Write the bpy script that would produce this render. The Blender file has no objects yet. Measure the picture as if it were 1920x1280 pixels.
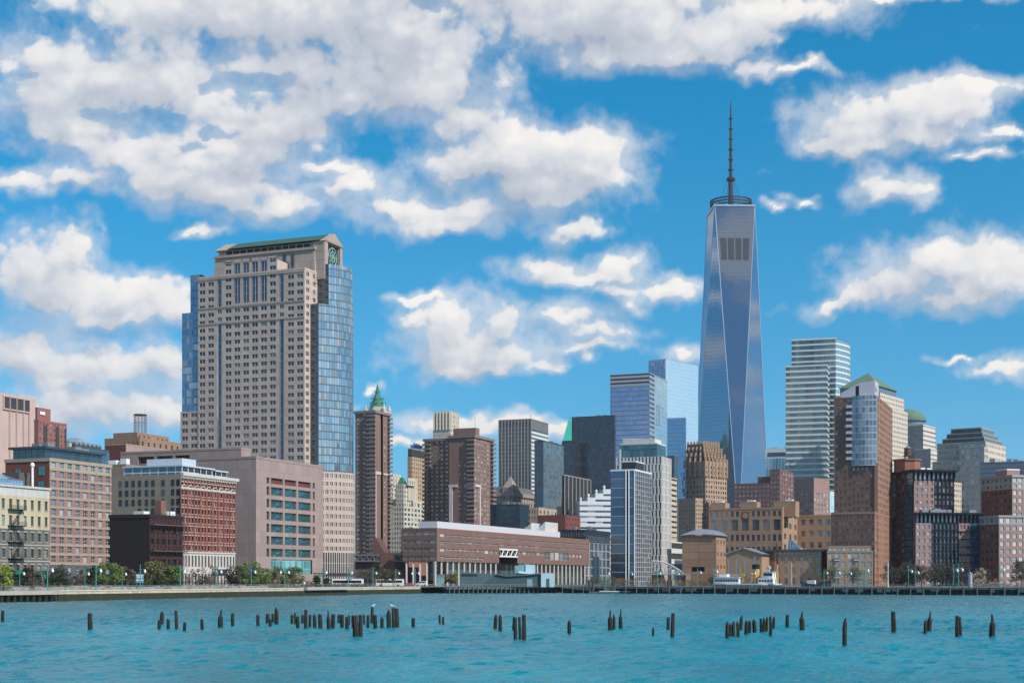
import bpy, math, random
import numpy as np

# ------------------------------------------------------------------ camera, world, sun, exposure
SC = bpy.context.scene
COL = SC.collection
HORIZON, FPX, CAM_H = 1085.0, 2700.0, 5.0        # photograph: horizon row, focal length in its pixels, eye height in metres

cam_data = bpy.data.cameras.new("camera")
cam = bpy.data.objects.new("camera", cam_data)
COL.objects.link(cam)
cam.location = (0, 0, CAM_H)
cam.rotation_euler = (math.radians(90), 0, 0)
cam_data.sensor_width = 36.0
cam_data.lens = 36.0 * FPX / 1920.0
cam_data.shift_y = (HORIZON - 640.0) / 1920.0
cam_data.clip_start = 0.5
cam_data.clip_end = 80000.0
SC.camera = cam

SUN_EL = math.radians(41)
SUN_H = (0.80, -0.60)                            # towards the sun, on the map
SUN_AZ = math.atan2(SUN_H[0], SUN_H[1])

world = bpy.data.worlds.new("World")
SC.world = world
world.use_nodes = True
wn = world.node_tree
bg = wn.nodes["Background"]
sky_tex = wn.nodes.new("ShaderNodeTexSky")
sky_tex.sky_type = 'NISHITA'
sky_tex.sun_disc = False
sky_tex.sun_elevation = SUN_EL
sky_tex.sun_rotation = SUN_AZ
sky_tex.air_density = 1.0
sky_tex.dust_density = 0.3
sky_tex.ozone_density = 3.0
hs = wn.nodes.new("ShaderNodeHueSaturation")
hs.inputs["Saturation"].default_value = 1.50
hs.inputs["Hue"].default_value = 0.484
hs.inputs["Value"].default_value = 1.0
tcw = wn.nodes.new("ShaderNodeTexCoord")
mpw = wn.nodes.new("ShaderNodeMapping")
mpw.inputs["Scale"].default_value = (1, 1, 0.8)
mpw.inputs["Location"].default_value = (0, 0, 0.105)      # clear air: the pale horizon band sits below the skyline
wn.links.new(tcw.outputs["Generated"], mpw.inputs["Vector"])
wn.links.new(mpw.outputs[0], sky_tex.inputs["Vector"])
wn.links.new(sky_tex.outputs[0], hs.inputs["Color"])
wn.links.new(hs.outputs[0], bg.inputs["Color"])
bg.inputs["Strength"].default_value = 0.125

sun_data = bpy.data.lights.new("sun", 'SUN')
sun = bpy.data.objects.new("sun", sun_data)
COL.objects.link(sun)
sun_data.energy = 4.7
sun_data.angle = math.radians(0.53)
sun_data.color = (1.0, 0.93, 0.84)
from mathutils import Vector, Matrix
sd = Vector((SUN_H[0], SUN_H[1], math.hypot(*SUN_H) * math.tan(SUN_EL)))
sun.rotation_euler = sd.to_track_quat('Z', 'Y').to_euler()
sun.location = (300, -100, 300)

SC.view_settings.view_transform = 'Standard'
SC.view_settings.look = 'None'
SC.view_settings.exposure = 0.21
SC.view_settings.gamma = 1.0
SC.cycles.max_bounces = 5
SC.cycles.diffuse_bounces = 2
SC.cycles.glossy_bounces = 3
SC.cycles.transparent_max_bounces = 8
SC.cycles.caustics_reflective = False
SC.cycles.caustics_refractive = False
RNG = random.Random(7)

# ------------------------------------------------------------------ helpers
def link_obj(o, parent=None):
    COL.objects.link(o)
    if parent is not None:
        o.parent = parent
    return o

def tag(o, label=None, cat=None, group=None, kind=None):
    if label: o["label"] = label
    if cat: o["category"] = cat
    if group: o["group"] = group
    if kind: o["kind"] = kind
    return o

def empty(name, loc=(0, 0, 0), rz=0.0):
    o = bpy.data.objects.new(name, None)
    o.empty_display_size = 1
    o.location = loc
    o.rotation_euler = (0, 0, rz)
    COL.objects.link(o)
    return o

def PX(x, y, Y):
    """point at depth Y seen at photograph pixel (x, y)"""
    return Vector(((x - 960.0) / FPX * Y, Y, CAM_H + (HORIZON - y) / FPX * Y))

class MB:
    """collects faces (with metre UVs) for ONE mesh"""
    def __init__(s):
        s.v, s.f, s.u, s.m = [], [], [], []
    def quad(s, a, b, c, d, uv=None, m=0):
        i = len(s.v)
        s.v += [tuple(a), tuple(b), tuple(c), tuple(d)]
        s.f.append((i, i+1, i+2, i+3)); s.m.append(m)
        s.u += uv if uv else [(0, 0), (1, 0), (1, 1), (0, 1)]
    def tri(s, a, b, c, m=0):
        i = len(s.v)
        s.v += [tuple(a), tuple(b), tuple(c)]
        s.f.append((i, i+1, i+2)); s.m.append(m)
        s.u += [(0, 0), (1, 0), (0.5, 1)]
    def poly(s, pts, m=0):
        i = len(s.v)
        s.v += [tuple(p) for p in pts]
        s.f.append(tuple(range(i, i+len(pts)))); s.m.append(m)
        s.u += [(p[0], p[1]) for p in pts]
    def vquad(s, p, q, z0, z1, m=0, u0=0.0):
        """vertical quad from plan point p to q"""
        L = math.hypot(q[0]-p[0], q[1]-p[1])
        s.quad((p[0], p[1], z0), (q[0], q[1], z0), (q[0], q[1], z1), (p[0], p[1], z1),
               [(u0, z0), (u0+L, z0), (u0+L, z1), (u0, z1)], m)
    def prism(s, poly, z0, z1, m=0, top=True, bottom=True, taper=None):
        """closed vertical prism over a counter-clockwise plan polygon"""
        n = len(poly)
        tp = taper if taper else poly
        for i in range(n):
            p, q = poly[i], poly[(i+1) % n]
            a, b = tp[i], tp[(i+1) % n]
            L = math.hypot(q[0]-p[0], q[1]-p[1])
            s.quad((p[0], p[1], z0), (q[0], q[1], z0), (b[0], b[1], z1), (a[0], a[1], z1),
                   [(0, z0), (L, z0), (L, z1), (0, z1)], m)
        if top: s.poly([(p[0], p[1], z1) for p in tp], m)
        if bottom: s.poly([(p[0], p[1], z0) for p in reversed(poly)], m)
    def box(s, c, sx, sy, z0, z1, rz=0.0, m=0):
        ca, sa = math.cos(rz), math.sin(rz)
        pl = [(c[0]+ca*x-sa*y, c[1]+sa*x+ca*y) for x, y in ((-sx/2, -sy/2), (sx/2, -sy/2), (sx/2, sy/2), (-sx/2, sy/2))]
        s.prism(pl, z0, z1, m)
    def bar(s, a, b, r0, r1=None, n=6, m=0, cap=True):
        r1 = r0 if r1 is None else r1
        a, b = Vector(a), Vector(b)
        d = (b-a)
        if d.length < 1e-6: return
        d.normalize()
        x = d.orthogonal().normalized(); y = d.cross(x)
        A = [a + (x*math.cos(t)+y*math.sin(t))*r0 for t in [2*math.pi*k/n for k in range(n)]]
        B = [b + (x*math.cos(t)+y*math.sin(t))*r1 for t in [2*math.pi*k/n for k in range(n)]]
        for k in range(n):
            j = (k+1) % n
            s.quad(A[k], A[j], B[j], B[k], None, m)
        if cap:
            s.poly(B, m); s.poly(list(reversed(A)), m)
    def lathe(s, c, prof, n=12, m=0):
        """prof: (radius, z) from bottom to top about the vertical through c"""
        rings = [[(c[0]+r*math.cos(2*math.pi*k/n), c[1]+r*math.sin(2*math.pi*k/n), z) for k in range(n)] for r, z in prof]
        for A, B in zip(rings, rings[1:]):
            for k in range(n):
                j = (k+1) % n
                s.quad(A[k], A[j], B[j], B[k], None, m)
        s.poly(rings[-1], m); s.poly(list(reversed(rings[0])), m)
    def mesh(s, name, mats, smooth=False):
        me = bpy.data.meshes.new(name)
        me.from_pydata(s.v, [], s.f)
        if not isinstance(mats, (list, tuple)): mats = [mats]
        for m in mats: me.materials.append(m)
        if len(mats) > 1:
            me.polygons.foreach_set("material_index", s.m)
        uv = me.uv_layers.new(name="UVMap")
        uv.data.foreach_set("uv", [c for p in s.u for c in p])
        if smooth: me.polygons.foreach_set("use_smooth", [True]*len(me.polygons))
        me.update()
        return me
    def build(s, name, mats, parent=None, smooth=False, origin=None):
        if not s.f: return None
        if origin is not None:
            ox, oy, oz = origin
            s.v = [(x-ox, y-oy, z-oz) for x, y, z in s.v]
        o = bpy.data.objects.new(name, s.mesh(name, mats, smooth))
        if origin is not None: o.location = origin
        return link_obj(o, parent)

# ------------------------------------------------------------------ materials
class NT:
    def __init__(s, nt): s.nt = nt
    def n(s, t, **kw):
        nd = s.nt.nodes.new(t)
        for k, v in kw.items(): setattr(nd, k, v)
        return nd
    def l(s, a, b): s.nt.links.new(a, b)
    def val(s, sock, v):
        if hasattr(v, "is_linked") or isinstance(v, bpy.types.NodeSocket): s.l(v, sock)
        else: sock.default_value = v
    def math(s, op, a, b=None, c=None, clamp=False):
        nd = s.n("ShaderNodeMath", operation=op, use_clamp=clamp)
        s.val(nd.inputs[0], a)
        if b is not None: s.val(nd.inputs[1], b)
        if c is not None: s.val(nd.inputs[2], c)
        return nd.outputs[0]
    def mix(s, fac, a, b, blend='MIX'):
        nd = s.n("ShaderNodeMix", data_type='RGBA', blend_type=blend)
        s.val(nd.inputs[0], fac)
        for i, c in ((6, a), (7, b)):
            s.val(nd.inputs[i], (c[0], c[1], c[2], 1) if isinstance(c, tuple) else c)
        return nd.outputs[2]
    def noise(s, vec, scale, detail=3, rough=0.55, dims='3D', out=0):
        nd = s.n("ShaderNodeTexNoise", noise_dimensions=dims)
        if vec is not None: s.l(vec, nd.inputs["Vector"])
        nd.inputs["Scale"].default_value = scale
        nd.inputs["Detail"].default_value = detail
        nd.inputs["Roughness"].default_value = rough
        return nd.outputs[out]
    def ramp(s, fac, a, b, to0=0.0, to1=1.0, smooth=False):
        nd = s.n("ShaderNodeMapRange", clamp=True, interpolation_type='SMOOTHSTEP' if smooth else 'LINEAR')
        s.val(nd.inputs[0], fac)
        for i, v in ((1, a), (2, b), (3, to0), (4, to1)): s.val(nd.inputs[i], v)
        return nd.outputs[0]

def new_mat(name):
    m = bpy.data.materials.new(name)
    m.use_nodes = True
    t = NT(m.node_tree)
    return m, t, m.node_tree.nodes["Principled BSDF"]

# ------------------------------------------------------------------ sky: cloud cover over the Nishita sky
BLOBS = [(330,15,300,85),(600,40,300,110),(780,80,170,110),(560,140,160,65),(200,150,190,85),(330,165,150,75),(90,112,95,50),
 (470,240,150,65),(565,215,90,60),(60,195,75,40),(140,240,110,48),(240,290,120,52),(340,330,130,50),(450,362,115,45),(515,388,70,32),(420,290,150,60),
 (650,190,110,50),(850,160,110,60),(760,160,90,60),(890,225,90,42),(960,268,90,45),(1060,285,130,55),(1120,330,85,62),(960,310,140,48),
 (1000,360,110,45),(880,305,90,38),(1150,285,50,42),(650,350,105,32),(740,390,85,26),(610,312,60,18),(880,395,90,34),(830,425,120,24),(1090,428,55,18),
 (1060,25,150,75),(1200,40,170,80),(1130,100,80,36),(1250,92,65,38),(1370,50,120,62),(1490,15,140,34),(1170,-20,300,60),(800,-40,500,70),
 (1600,232,105,38),(1700,208,150,56),(1780,205,110,50),(1840,170,90,24),(1590,262,80,24),(1720,255,120,30),
 (1665,345,62,32),(1700,352,45,26),(1628,328,28,30),(1880,258,70,16),(1840,300,70,9),(1447,396,17,11),(1500,378,28,12),
 (1760,482,140,48),(1870,480,120,52),(1680,520,110,45),(1620,550,60,30),(1550,573,75,15),(1780,545,120,34),(1890,520,90,40),
 (1890,697,65,20),(1790,674,42,7),(1020,495,80,26),(1165,498,52,30),(1085,517,110,16),(1170,540,60,13),(1270,542,75,20),(1200,562,26,16),
 (785,602,34,30),(855,590,55,40),(928,602,48,46),(850,650,90,48),(940,662,80,38),(1010,682,36,18),(800,556,60,13),(880,685,110,18),
 (1050,586,90,24),(1110,618,80,18),(1090,646,95,15),(1098,668,20,18),
 (60,490,95,72),(140,475,48,50),(100,550,120,60),(230,550,58,46),(300,548,68,48),(230,595,130,30),(335,585,60,38),
 (60,655,130,48),(180,685,140,45),(300,692,80,45),(150,765,240,48),(300,775,90,26),(40,800,120,30),
 (840,790,95,17),(960,800,120,15),(712,730,14,7),(1045,800,45,14),(780,830,60,10),
 (30,345,75,24),(150,342,75,22),(380,436,50,9),(1285,655,38,17),(1420,120,50,20),(1500,130,60,12),(1720,-5,180,14),(660,760,30,8),(640,700,10,4)]
HOLES = [(485,150,75,16),(405,165,22,12),(372,285,32,10),(190,218,40,8),(45,150,30,8),(300,225,50,8),(410,255,30,14),(820,0,50,14),(250,625,120,14),(560,345,60,9),
 (690,250,60,24),(1110,560,30,5)]

def fbm2(x, y, seed, octaves=5, gain=0.5):
    rng = np.random.RandomState(seed)
    tot = np.zeros_like(x); amp = 1.0; norm = 0.0
    for o in range(octaves):
        tab = rng.rand(256, 256)
        xi = np.floor(x).astype(int); yi = np.floor(y).astype(int)
        fx = x-xi; fy = y-yi
        fx = fx*fx*fx*(fx*(fx*6-15)+10); fy = fy*fy*fy*(fy*(fy*6-15)+10)
        a = tab[xi % 256, yi % 256]; b = tab[(xi+1) % 256, yi % 256]
        c = tab[xi % 256, (yi+1) % 256]; d = tab[(xi+1) % 256, (yi+1) % 256]
        tot += amp*((a*(1-fx)+b*fx)*(1-fy)+(c*(1-fx)+d*fx)*fy)
        norm += amp; amp *= gain
        x = x*2.03+17.3; y = y*2.03+5.7
    return tot/norm

def cover(px, py, both=False):
    """cloud density over photograph-plane direction coordinates"""
    wx = px + 70*(fbm2(px/95, py/95, 1, 4)-.5) + 26*(fbm2(px/24, py/24, 2, 3)-.5)
    wy = py + 55*(fbm2(px/95+31, py/95, 3, 4)-.5) + 20*(fbm2(px/24+9, py/24, 4, 3)-.5)
    acc = np.zeros_like(px); hal = np.zeros_like(px)
    for cx, cy, rx, ry in BLOBS:
        r = np.sqrt(((wx-cx)/rx)**2+((wy-cy)/ry)**2)
        v = np.clip(1.32-r, 0, None)
        acc += v**3
        if both: hal += np.clip(1.36+min(.7, 28/ry)-r, 0, None)**3
    D = acc**(1/3.0)
    halo = np.clip(hal, 0, None)**(1/3.0)
    for cx, cy, rx, ry in HOLES:
        r = np.sqrt(((wx-cx)/rx)**2+((wy-cy)/ry)**2)
        D -= 0.75*np.clip(1.35-r, 0, 1)
    # the rest of the sky, outside what the photograph shows
    out = np.clip((np.abs(px-960)-1060)/300, 0, 1)
    out = np.maximum(out, np.clip((-60-py)/200, 0, 1))
    gen = (fbm2(px/420+3, py/260+8, 9, 5)-0.47)*4.5
    gen = np.clip(gen, -1, 1.3)
    D = D*(1-out)+gen*out
    D = D + 0.9*(fbm2(px/60, py/48, 5, 5, .55)-.5)*np.clip(D+0.25, 0, .7)
    return (D, halo*(1-out)+np.clip(gen+.4, 0, 2)*out) if both else D

def build_sky():
    az = np.concatenate([np.arange(-180, -156, .25), np.arange(-156, -24, 2.0), np.arange(-24, 24, 0.11), np.arange(24, 156, 2.0), np.arange(156, 180.01, .25)])
    el = np.concatenate([np.array([-1.2, -0.5]), np.arange(0, 25, 0.10), np.arange(25, 88, 1.5), np.array([88.5])])
    A, E = np.meshgrid(np.radians(az), np.radians(el))
    dx, dy, dz = np.sin(A)*np.cos(E), np.cos(A)*np.cos(E), np.sin(E)
    den = np.maximum(np.abs(dy), 0.22)
    px = 960+FPX*dx/den; py = HORIZON-FPX*dz/den
    D, H = cover(px, py, True)
    back = dy < 0                                 # the sky behind the camera: broken cloud, seen only mirrored in glass and water
    Db = np.clip((fbm2(px/300+40, py/170+9, 31, 6)-.47)*5.0, -.6, 1.3)
    D = np.where(back, Db, D); H = np.where(back, np.clip(Db+.3, 0, 2), H)
    occ = np.zeros_like(D)
    for k, w in ((12, .2), (30, .3), (60, .3), (110, .2)):
        occ += w*np.clip(cover(px+0.45*k, py-0.85*k), 0, 1.6)
    lit = 0.66+0.55*(np.clip(D, 0, 1.6)*0.8-occ) - 0.12*(occ-0.3)
    R = 30000.0
    co = np.stack([dx*R, dy*R, dz*R], -1).reshape(-1, 3)
    ny, nx = D.shape
    idx = np.arange(ny*nx).reshape(ny, nx)
    f = np.stack([idx[:-1, :-1], idx[1:, :-1], idx[1:, 1:], idx[:-1, 1:]], -1).reshape(-1, 4)
    me = bpy.data.meshes.new("sky")
    me.vertices.add(len(co)); me.vertices.foreach_set("co", co.ravel())
    me.loops.add(f.size); me.loops.foreach_set("vertex_index", f.ravel().astype(np.int32))
    me.polygons.add(len(f)); me.polygons.foreach_set("loop_start", np.arange(0, f.size, 4, dtype=np.int32))
    me.polygons.foreach_set("use_smooth", np.ones(len(f), dtype=bool))
    for nm, arr in (("cover", D), ("lit", lit), ("halo", H)):
        at = me.attributes.new(nm, 'FLOAT', 'POINT'); at.data.foreach_set("value", arr.ravel().astype(np.float32))
    me.update(); me.validate()
    m = bpy.data.materials.new("cloud_layer"); m.use_nodes = True
    nt = m.node_tree; nt.nodes.clear(); t = NT(nt)
    cv = t.n("ShaderNodeAttribute", attribute_name="cover").outputs["Fac"]
    li = t.n("ShaderNodeAttribute", attribute_name="lit").outputs["Fac"]
    geo = t.n("ShaderNodeNewGeometry")
    sc_ = t.n("ShaderNodeVectorMath", operation='SCALE'); t.l(geo.outputs["Position"], sc_.inputs[0]); sc_.inputs["Scale"].default_value = 1/30000.0
    v = sc_.outputs[0]
    ha = t.n("ShaderNodeAttribute", attribute_name="halo").outputs["Fac"]
    n1 = t.noise(v, 95, 7, .62)
    n2 = t.noise(v, 30, 5, .55)
    warp = t.n("ShaderNodeVectorMath", operation='MULTIPLY_ADD'); t.l(t.noise(v, 55, 3, .5, out=1), warp.inputs[0]); warp.inputs[1].default_value = (.012, .012, .012); t.l(v, warp.inputs[2])
    vo = t.n("ShaderNodeTexVoronoi", feature='F1'); t.l(warp.outputs[0], vo.inputs["Vector"]); vo.inputs["Scale"].default_value = 42; vo.inputs["Detail"].default_value = 2; vo.inputs["Roughness"].default_value = .5
    puff = t.math('SUBTRACT', .60, vo.outputs["Distance"])
    d = t.math('ADD', cv, t.math('MULTIPLY', t.math('SUBTRACT', n1, .5), .60))
    d = t.math('ADD', d, t.math('MULTIPLY', t.math('SUBTRACT', n2, .5), .5))
    d = t.math('ADD', d, t.math('MULTIPLY', puff, .45))
    body = t.ramp(d, 0.14, 0.72, 0, 0.99, True)
    wisp = t.math('ADD', t.math('MULTIPLY', t.math('SUBTRACT', n2, .5), 2.2), t.math('MULTIPLY', t.math('SUBTRACT', n1, .5), 1.2))
    veil = t.ramp(t.math('ADD', ha, wisp), .30, 1.7, 0, .62, True)
    alpha = t.math('MAXIMUM', body, veil)
    lum = t.math('ADD', li, t.math('MULTIPLY', puff, .30))
    lum = t.math('ADD', lum, t.math('MULTIPLY', t.math('SUBTRACT', n2, .5), .14))
    lum = t.math('ADD', lum, t.math('MULTIPLY', t.math('SUBTRACT', 1.0, body), .12))
    cr = t.n("ShaderNodeValToRGB"); t.l(lum, cr.inputs[0])
    e = cr.color_ramp.elements
    e[0].position = -0.0; e[0].color = (.36, .405, .49, 1)
    e[1].position = 0.95; e[1].color = (.90, .865, .82, 1)
    x = cr.color_ramp.elements.new(.38); x.color = (.54, .575, .64, 1)
    x = cr.color_ramp.elements.new(.62); x.color = (.74, .74, .755, 1)
    em = t.n("ShaderNodeEmission"); t.l(cr.outputs[0], em.inputs[0]); em.inputs[1].default_value = 0.95
    tr = t.n("ShaderNodeBsdfTransparent")
    mx = t.n("ShaderNodeMixShader"); t.l(alpha, mx.inputs[0]); t.l(tr.outputs[0], mx.inputs[1]); t.l(em.outputs[0], mx.inputs[2])
    o = t.n("ShaderNodeOutputMaterial"); t.l(mx.outputs[0], o.inputs[0])
    m.cycles.emission_sampling = 'NONE'
    me.materials.append(m)
    ob = bpy.data.objects.new("sky", me); COL.objects.link(ob)
    tag(ob, kind="structure")
    ob.visible_shadow = True
build_sky()
# ------------------------------------------------------------------ facade materials
MATS = {}
def stone(name, col=None, var=0.10, scale=0.15, rough=0.85, streak=0.10, bump=0.15, tiles=None, line=None):
    """masonry / concrete: mottled, rain-streaked; optional joints in metre UVs (tile width, tile height)"""
    if name in MATS: return MATS[name]
    m, t, b = new_mat(name)
    tc = t.n("ShaderNodeTexCoord")
    geo = t.n("ShaderNodeNewGeometry")
    n = t.noise(geo.outputs["Position"], scale, 5, .65)
    mp = t.n("ShaderNodeMapping"); t.l(geo.outputs["Position"], mp.inputs[0]); mp.inputs["Scale"].default_value = (1.1, 1.1, .05)
    s = t.noise(mp.outputs[0], 1.0, 3, .6)
    f = t.math('ADD', t.math('MULTIPLY', t.math('SUBTRACT', n, .5), var*5), t.math('MULTIPLY', t.math('SUBTRACT', s, .5), streak*4))
    f = t.math('ADD', f, 1.0)
    g = t.n("ShaderNodeMix", data_type='RGBA', blend_type='MULTIPLY'); g.inputs[0].default_value = 1
    g.inputs[6].default_value = (*col, 1); t.l(f, g.inputs[7])
    out = g.outputs[2]
    if tiles:
        br = t.n("ShaderNodeTexBrick"); t.l(tc.outputs["UV"], br.inputs["Vector"])
        br.inputs["Scale"].default_value = 1.0
        br.inputs["Brick Width"].default_value = tiles[0]; br.inputs["Row Height"].default_value = tiles[1]
        br.inputs["Mortar Size"].default_value = tiles[2] if len(tiles) > 2 else .05
        br.offset = 0.0 if len(tiles) > 3 else .5
        br.inputs["Color1"].default_value = (.9, .9, .9, 1); br.inputs["Color2"].default_value = (1.08, 1.08, 1.08, 1)
        br.inputs["Mortar"].default_value = (*(line or (.7, .7, .7)), 1)
        out = t.mix(1.0, out, br.outputs["Color"], 'MULTIPLY')
    t.l(out, b.inputs["Base Color"])
    b.inputs["Roughness"].default_value = rough
    if bump:
        bp = t.n("ShaderNodeBump"); bp.inputs["Strength"].default_value = bump; bp.inputs["Distance"].default_value = .3
        t.l(n, bp.inputs["Height"]); t.l(bp.outputs[0], b.inputs["Normal"])
    MATS[name] = m
    return m

def paint(name, col=None, rough=.5, metal=0.0, var=.06):
    if name in MATS: return MATS[name]
    m, t, b = new_mat(name)
    geo = t.n("ShaderNodeNewGeometry")
    n = t.noise(geo.outputs["Position"], .9, 4, .6)
    g = t.mix(1.0, (*col,), t.math('ADD', t.math('MULTIPLY', t.math('SUBTRACT', n, .5), var*5), 1.0), 'MULTIPLY')
    t.l(g, b.inputs["Base Color"])
    b.inputs["Roughness"].default_value = rough; b.inputs["Metallic"].default_value = metal
    if max(col) < .03: b.inputs["Specular IOR Level"].default_value = .12
    MATS[name] = m
    return m

def rnd_value(t):
    oi = t.n("ShaderNodeObjectInfo"); ge = t.n("ShaderNodeNewGeometry")
    return t.math('FRACT', t.math('ADD', t.math('MULTIPLY', oi.outputs["Random"], 7.31), t.math('MULTIPLY', ge.outputs["Random Per Island"], 5.77)))

def winglass(name, dark=(.018, .022, .028), blind=(.42, .40, .37), share=.22, tint=(.035, .05, .065), refl=.07):
    """window panes: mostly dark rooms, some drawn blinds, per-window variation"""
    if name in MATS: return MATS[name]
    m, t, b = new_mat(name)
    r = rnd_value(t)
    r2 = t.math('FRACT', t.math('MULTIPLY', r, 13.7))
    c = t.mix(r2, dark, tint)
    isb = t.math('GREATER_THAN', r, 1.0-share)
    c = t.mix(t.math('MULTIPLY', isb, t.math('MULTIPLY_ADD', r2, .6, .4)), c, blind)
    t.l(c, b.inputs["Base Color"])
    b.inputs["Roughness"].default_value = .12
    gl = t.n("ShaderNodeBsdfGlossy"); gl.inputs["Roughness"].default_value = .06
    gl.inputs["Color"].default_value = (.8, .88, .95, 1)
    mx = t.n("ShaderNodeMixShader"); mx.inputs[0].default_value = refl
    t.l(b.outputs[0], mx.inputs[1]); t.l(gl.outputs[0], mx.inputs[2])
    t.l(mx.outputs[0], m.node_tree.nodes["Material Output"].inputs[0])
    MATS[name] = m
    return m

def curtain(name, body=(.03, .05, .08), tint=(.6, .75, .9), refl=.45, pw=1.5, fh=4.0, lw=.08, lh=.10, line=(.25, .27, .3), span=0.0, spanc=(.1, .12, .15), tilt=.02, rough=.05, var=.35):
    """glass curtain wall in metre UVs: panes of pw x fh, mullion lines, optional spandrel share, each pane tilted a little"""
    if name in MATS: return MATS[name]
    m, t, b = new_mat(name)
    uv = t.n("ShaderNodeUVMap").outputs[0]
    sp = t.n("ShaderNodeSeparateXYZ"); t.l(uv, sp.inputs[0])
    u = t.math('DIVIDE', sp.outputs[0], pw); v = t.math('DIVIDE', sp.outputs[1], fh)
    fu, fv = t.math('FRACT', u), t.math('FRACT', v)
    cb = t.n("ShaderNodeCombineXYZ"); t.l(t.math('FLOOR', u), cb.inputs[0]); t.l(t.math('FLOOR', v), cb.inputs[1])
    wn_ = t.n("ShaderNodeTexWhiteNoise", noise_dimensions='3D'); t.l(cb.outputs[0], wn_.inputs["Vector"])
    lnu = t.math('LESS_THAN', fu, lw/pw) if lw > 0 else 0.0
    lnv = t.math('LESS_THAN', fv, lh/fh) if lh > 0 else 0.0
    ln = t.math('MAXIMUM', lnu, lnv)
    c = t.mix(t.math('MULTIPLY', wn_.outputs["Value"], var), body, tuple(min(1, x*3+.02) for x in body))
    if span > 0:
        c = t.mix(t.math('LESS_THAN', fv, span), c, spanc)
    c = t.mix(ln, c, line)
    t.l(c, b.inputs["Base Color"]); b.inputs["Roughness"].default_value = .25
    geo = t.n("ShaderNodeNewGeometry")
    a = t.n("ShaderNodeVectorMath", operation='SUBTRACT'); t.l(wn_.outputs["Color"], a.inputs[0]); a.inputs[1].default_value = (.5, .5, .5)
    s = t.n("ShaderNodeVectorMath", operation='SCALE'); t.l(a.outputs[0], s.inputs[0]); s.inputs["Scale"].default_value = tilt
    d = t.n("ShaderNodeVectorMath", operation='ADD'); t.l(geo.outputs["Normal"], d.inputs[0]); t.l(s.outputs[0], d.inputs[1])
    nn = t.n("ShaderNodeVectorMath", operation='NORMALIZE'); t.l(d.outputs[0], nn.inputs[0])
    gl = t.n("ShaderNodeBsdfGlossy"); gl.inputs["Roughness"].default_value = rough
    gl.inputs["Color"].default_value = (*tint, 1); t.l(nn.outputs[0], gl.inputs["Normal"])
    fac = t.math('MULTIPLY', t.math('SUBTRACT', 1.0, ln), t.math('MULTIPLY_ADD', wn_.outputs["Value"], refl*var*.5, refl*(1-var*.25)))
    if span > 0:
        fac = t.math('MULTIPLY', fac, t.math('SUBTRACT', 1.0, t.math('MULTIPLY', t.math('LESS_THAN', fv, span), .7)))
    mx = t.n("ShaderNodeMixShader"); t.l(fac, mx.inputs[0])
    t.l(b.outputs[0], mx.inputs[1]); t.l(gl.outputs[0], mx.inputs[2])
    t.l(mx.outputs[0], m.node_tree.nodes["Material Output"].inputs[0])
    MATS[name] = m
    return m

WHITE = paint("white_paint", (.72, .73, .74))
FRAME_D = paint("dark_frame", (.045, .05, .055))
FRAME_L = paint("light_frame", (.55, .56, .56))
ROOFING = stone("roof_gravel", (.20, .19, .18), .12, .4)
STEEL = paint("grey_steel", (.23, .25, .27), .45, .3)
GLASS = winglass("window_glass")
GLASS_T = winglass("teal_window_glass", (.02, .045, .05), (.45, .5, .48), .25, (.09, .16, .18), .16)
GLASS_B = winglass("blue_window_glass", (.03, .045, .08), (.55, .58, .62), .3, (.12, .18, .27), .2)
GLASS_W = winglass("pale_window_glass", (.12, .13, .15), (.62, .6, .58), .5, (.35, .36, .4), .15)

# ------------------------------------------------------------------ plan frames and the building builder
class F:
    """building corner seen at pixel xc at depth Y; its left face runs back to pixel xl, its right face back to pixel xr"""
    def __init__(s, xc, Y, xl, xr, th=22.0, lenL=None, lenR=None):
        a = math.radians(th)
        s.R = Vector((math.sin(a), math.cos(a))); s.L = Vector((-math.cos(a), math.sin(a)))
        s.C = Vector(((xc-960)/FPX*Y, Y)); s.Y = Y
        s.lenL = lenL if lenL else s.tL(xl); s.lenR = lenR if lenR else s.tR(xr)
    def _t(s, d, px, base):
        u = (px-960)/FPX
        return (u*base.y-base.x)/(d.x-u*d.y)
    def tR(s, px, off=0): return s._t(s.R, px, s.C+s.L*off)
    def tL(s, px, off=0): return s._t(s.L, px, s.C+s.R*off)
    def pt(s, tR=0.0, tL=0.0): return s.C+s.R*tR+s.L*tL
    def z(s, y, tR=0, tL=0): return CAM_H+(HORIZON-y)/FPX*s.pt(tR, tL).y
    def sub(s, r0, r1, l0, l1):
        """box frame inside this one: from r0..r1 along the right face, l0..l1 along the left face"""
        g = object.__new__(F); g.R, g.L, g.C = s.R, s.L, s.pt(r0, l0); g.Y = g.C.y; g.lenL = l1-l0; g.lenR = r1-r0
        return g
    @property
    def quad(s): return [s.pt(0, 0), s.pt(s.lenR, 0), s.pt(s.lenR, s.lenL), s.pt(0, s.lenL)]
    @property
    def left(s): return (s.pt(0, s.lenL), s.pt(0, 0))
    @property
    def right(s): return (s.pt(0, 0), s.pt(s.lenR, 0))

def offset(poly, d):
    n = len(poly); out = []
    for i in range(n):
        p0, p1, p2 = Vector(poly[i-1]), Vector(poly[i]), Vector(poly[(i+1) % n])
        e1, e2 = (p1-p0).normalized(), (p2-p1).normalized()
        n1, n2 = Vector((e1.y, -e1.x)), Vector((e2.y, -e2.x))
        k = 1+n1.dot(n2)
        out.append(p1+(n1+n2)*(d/max(k, .3)))
    return out

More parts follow.
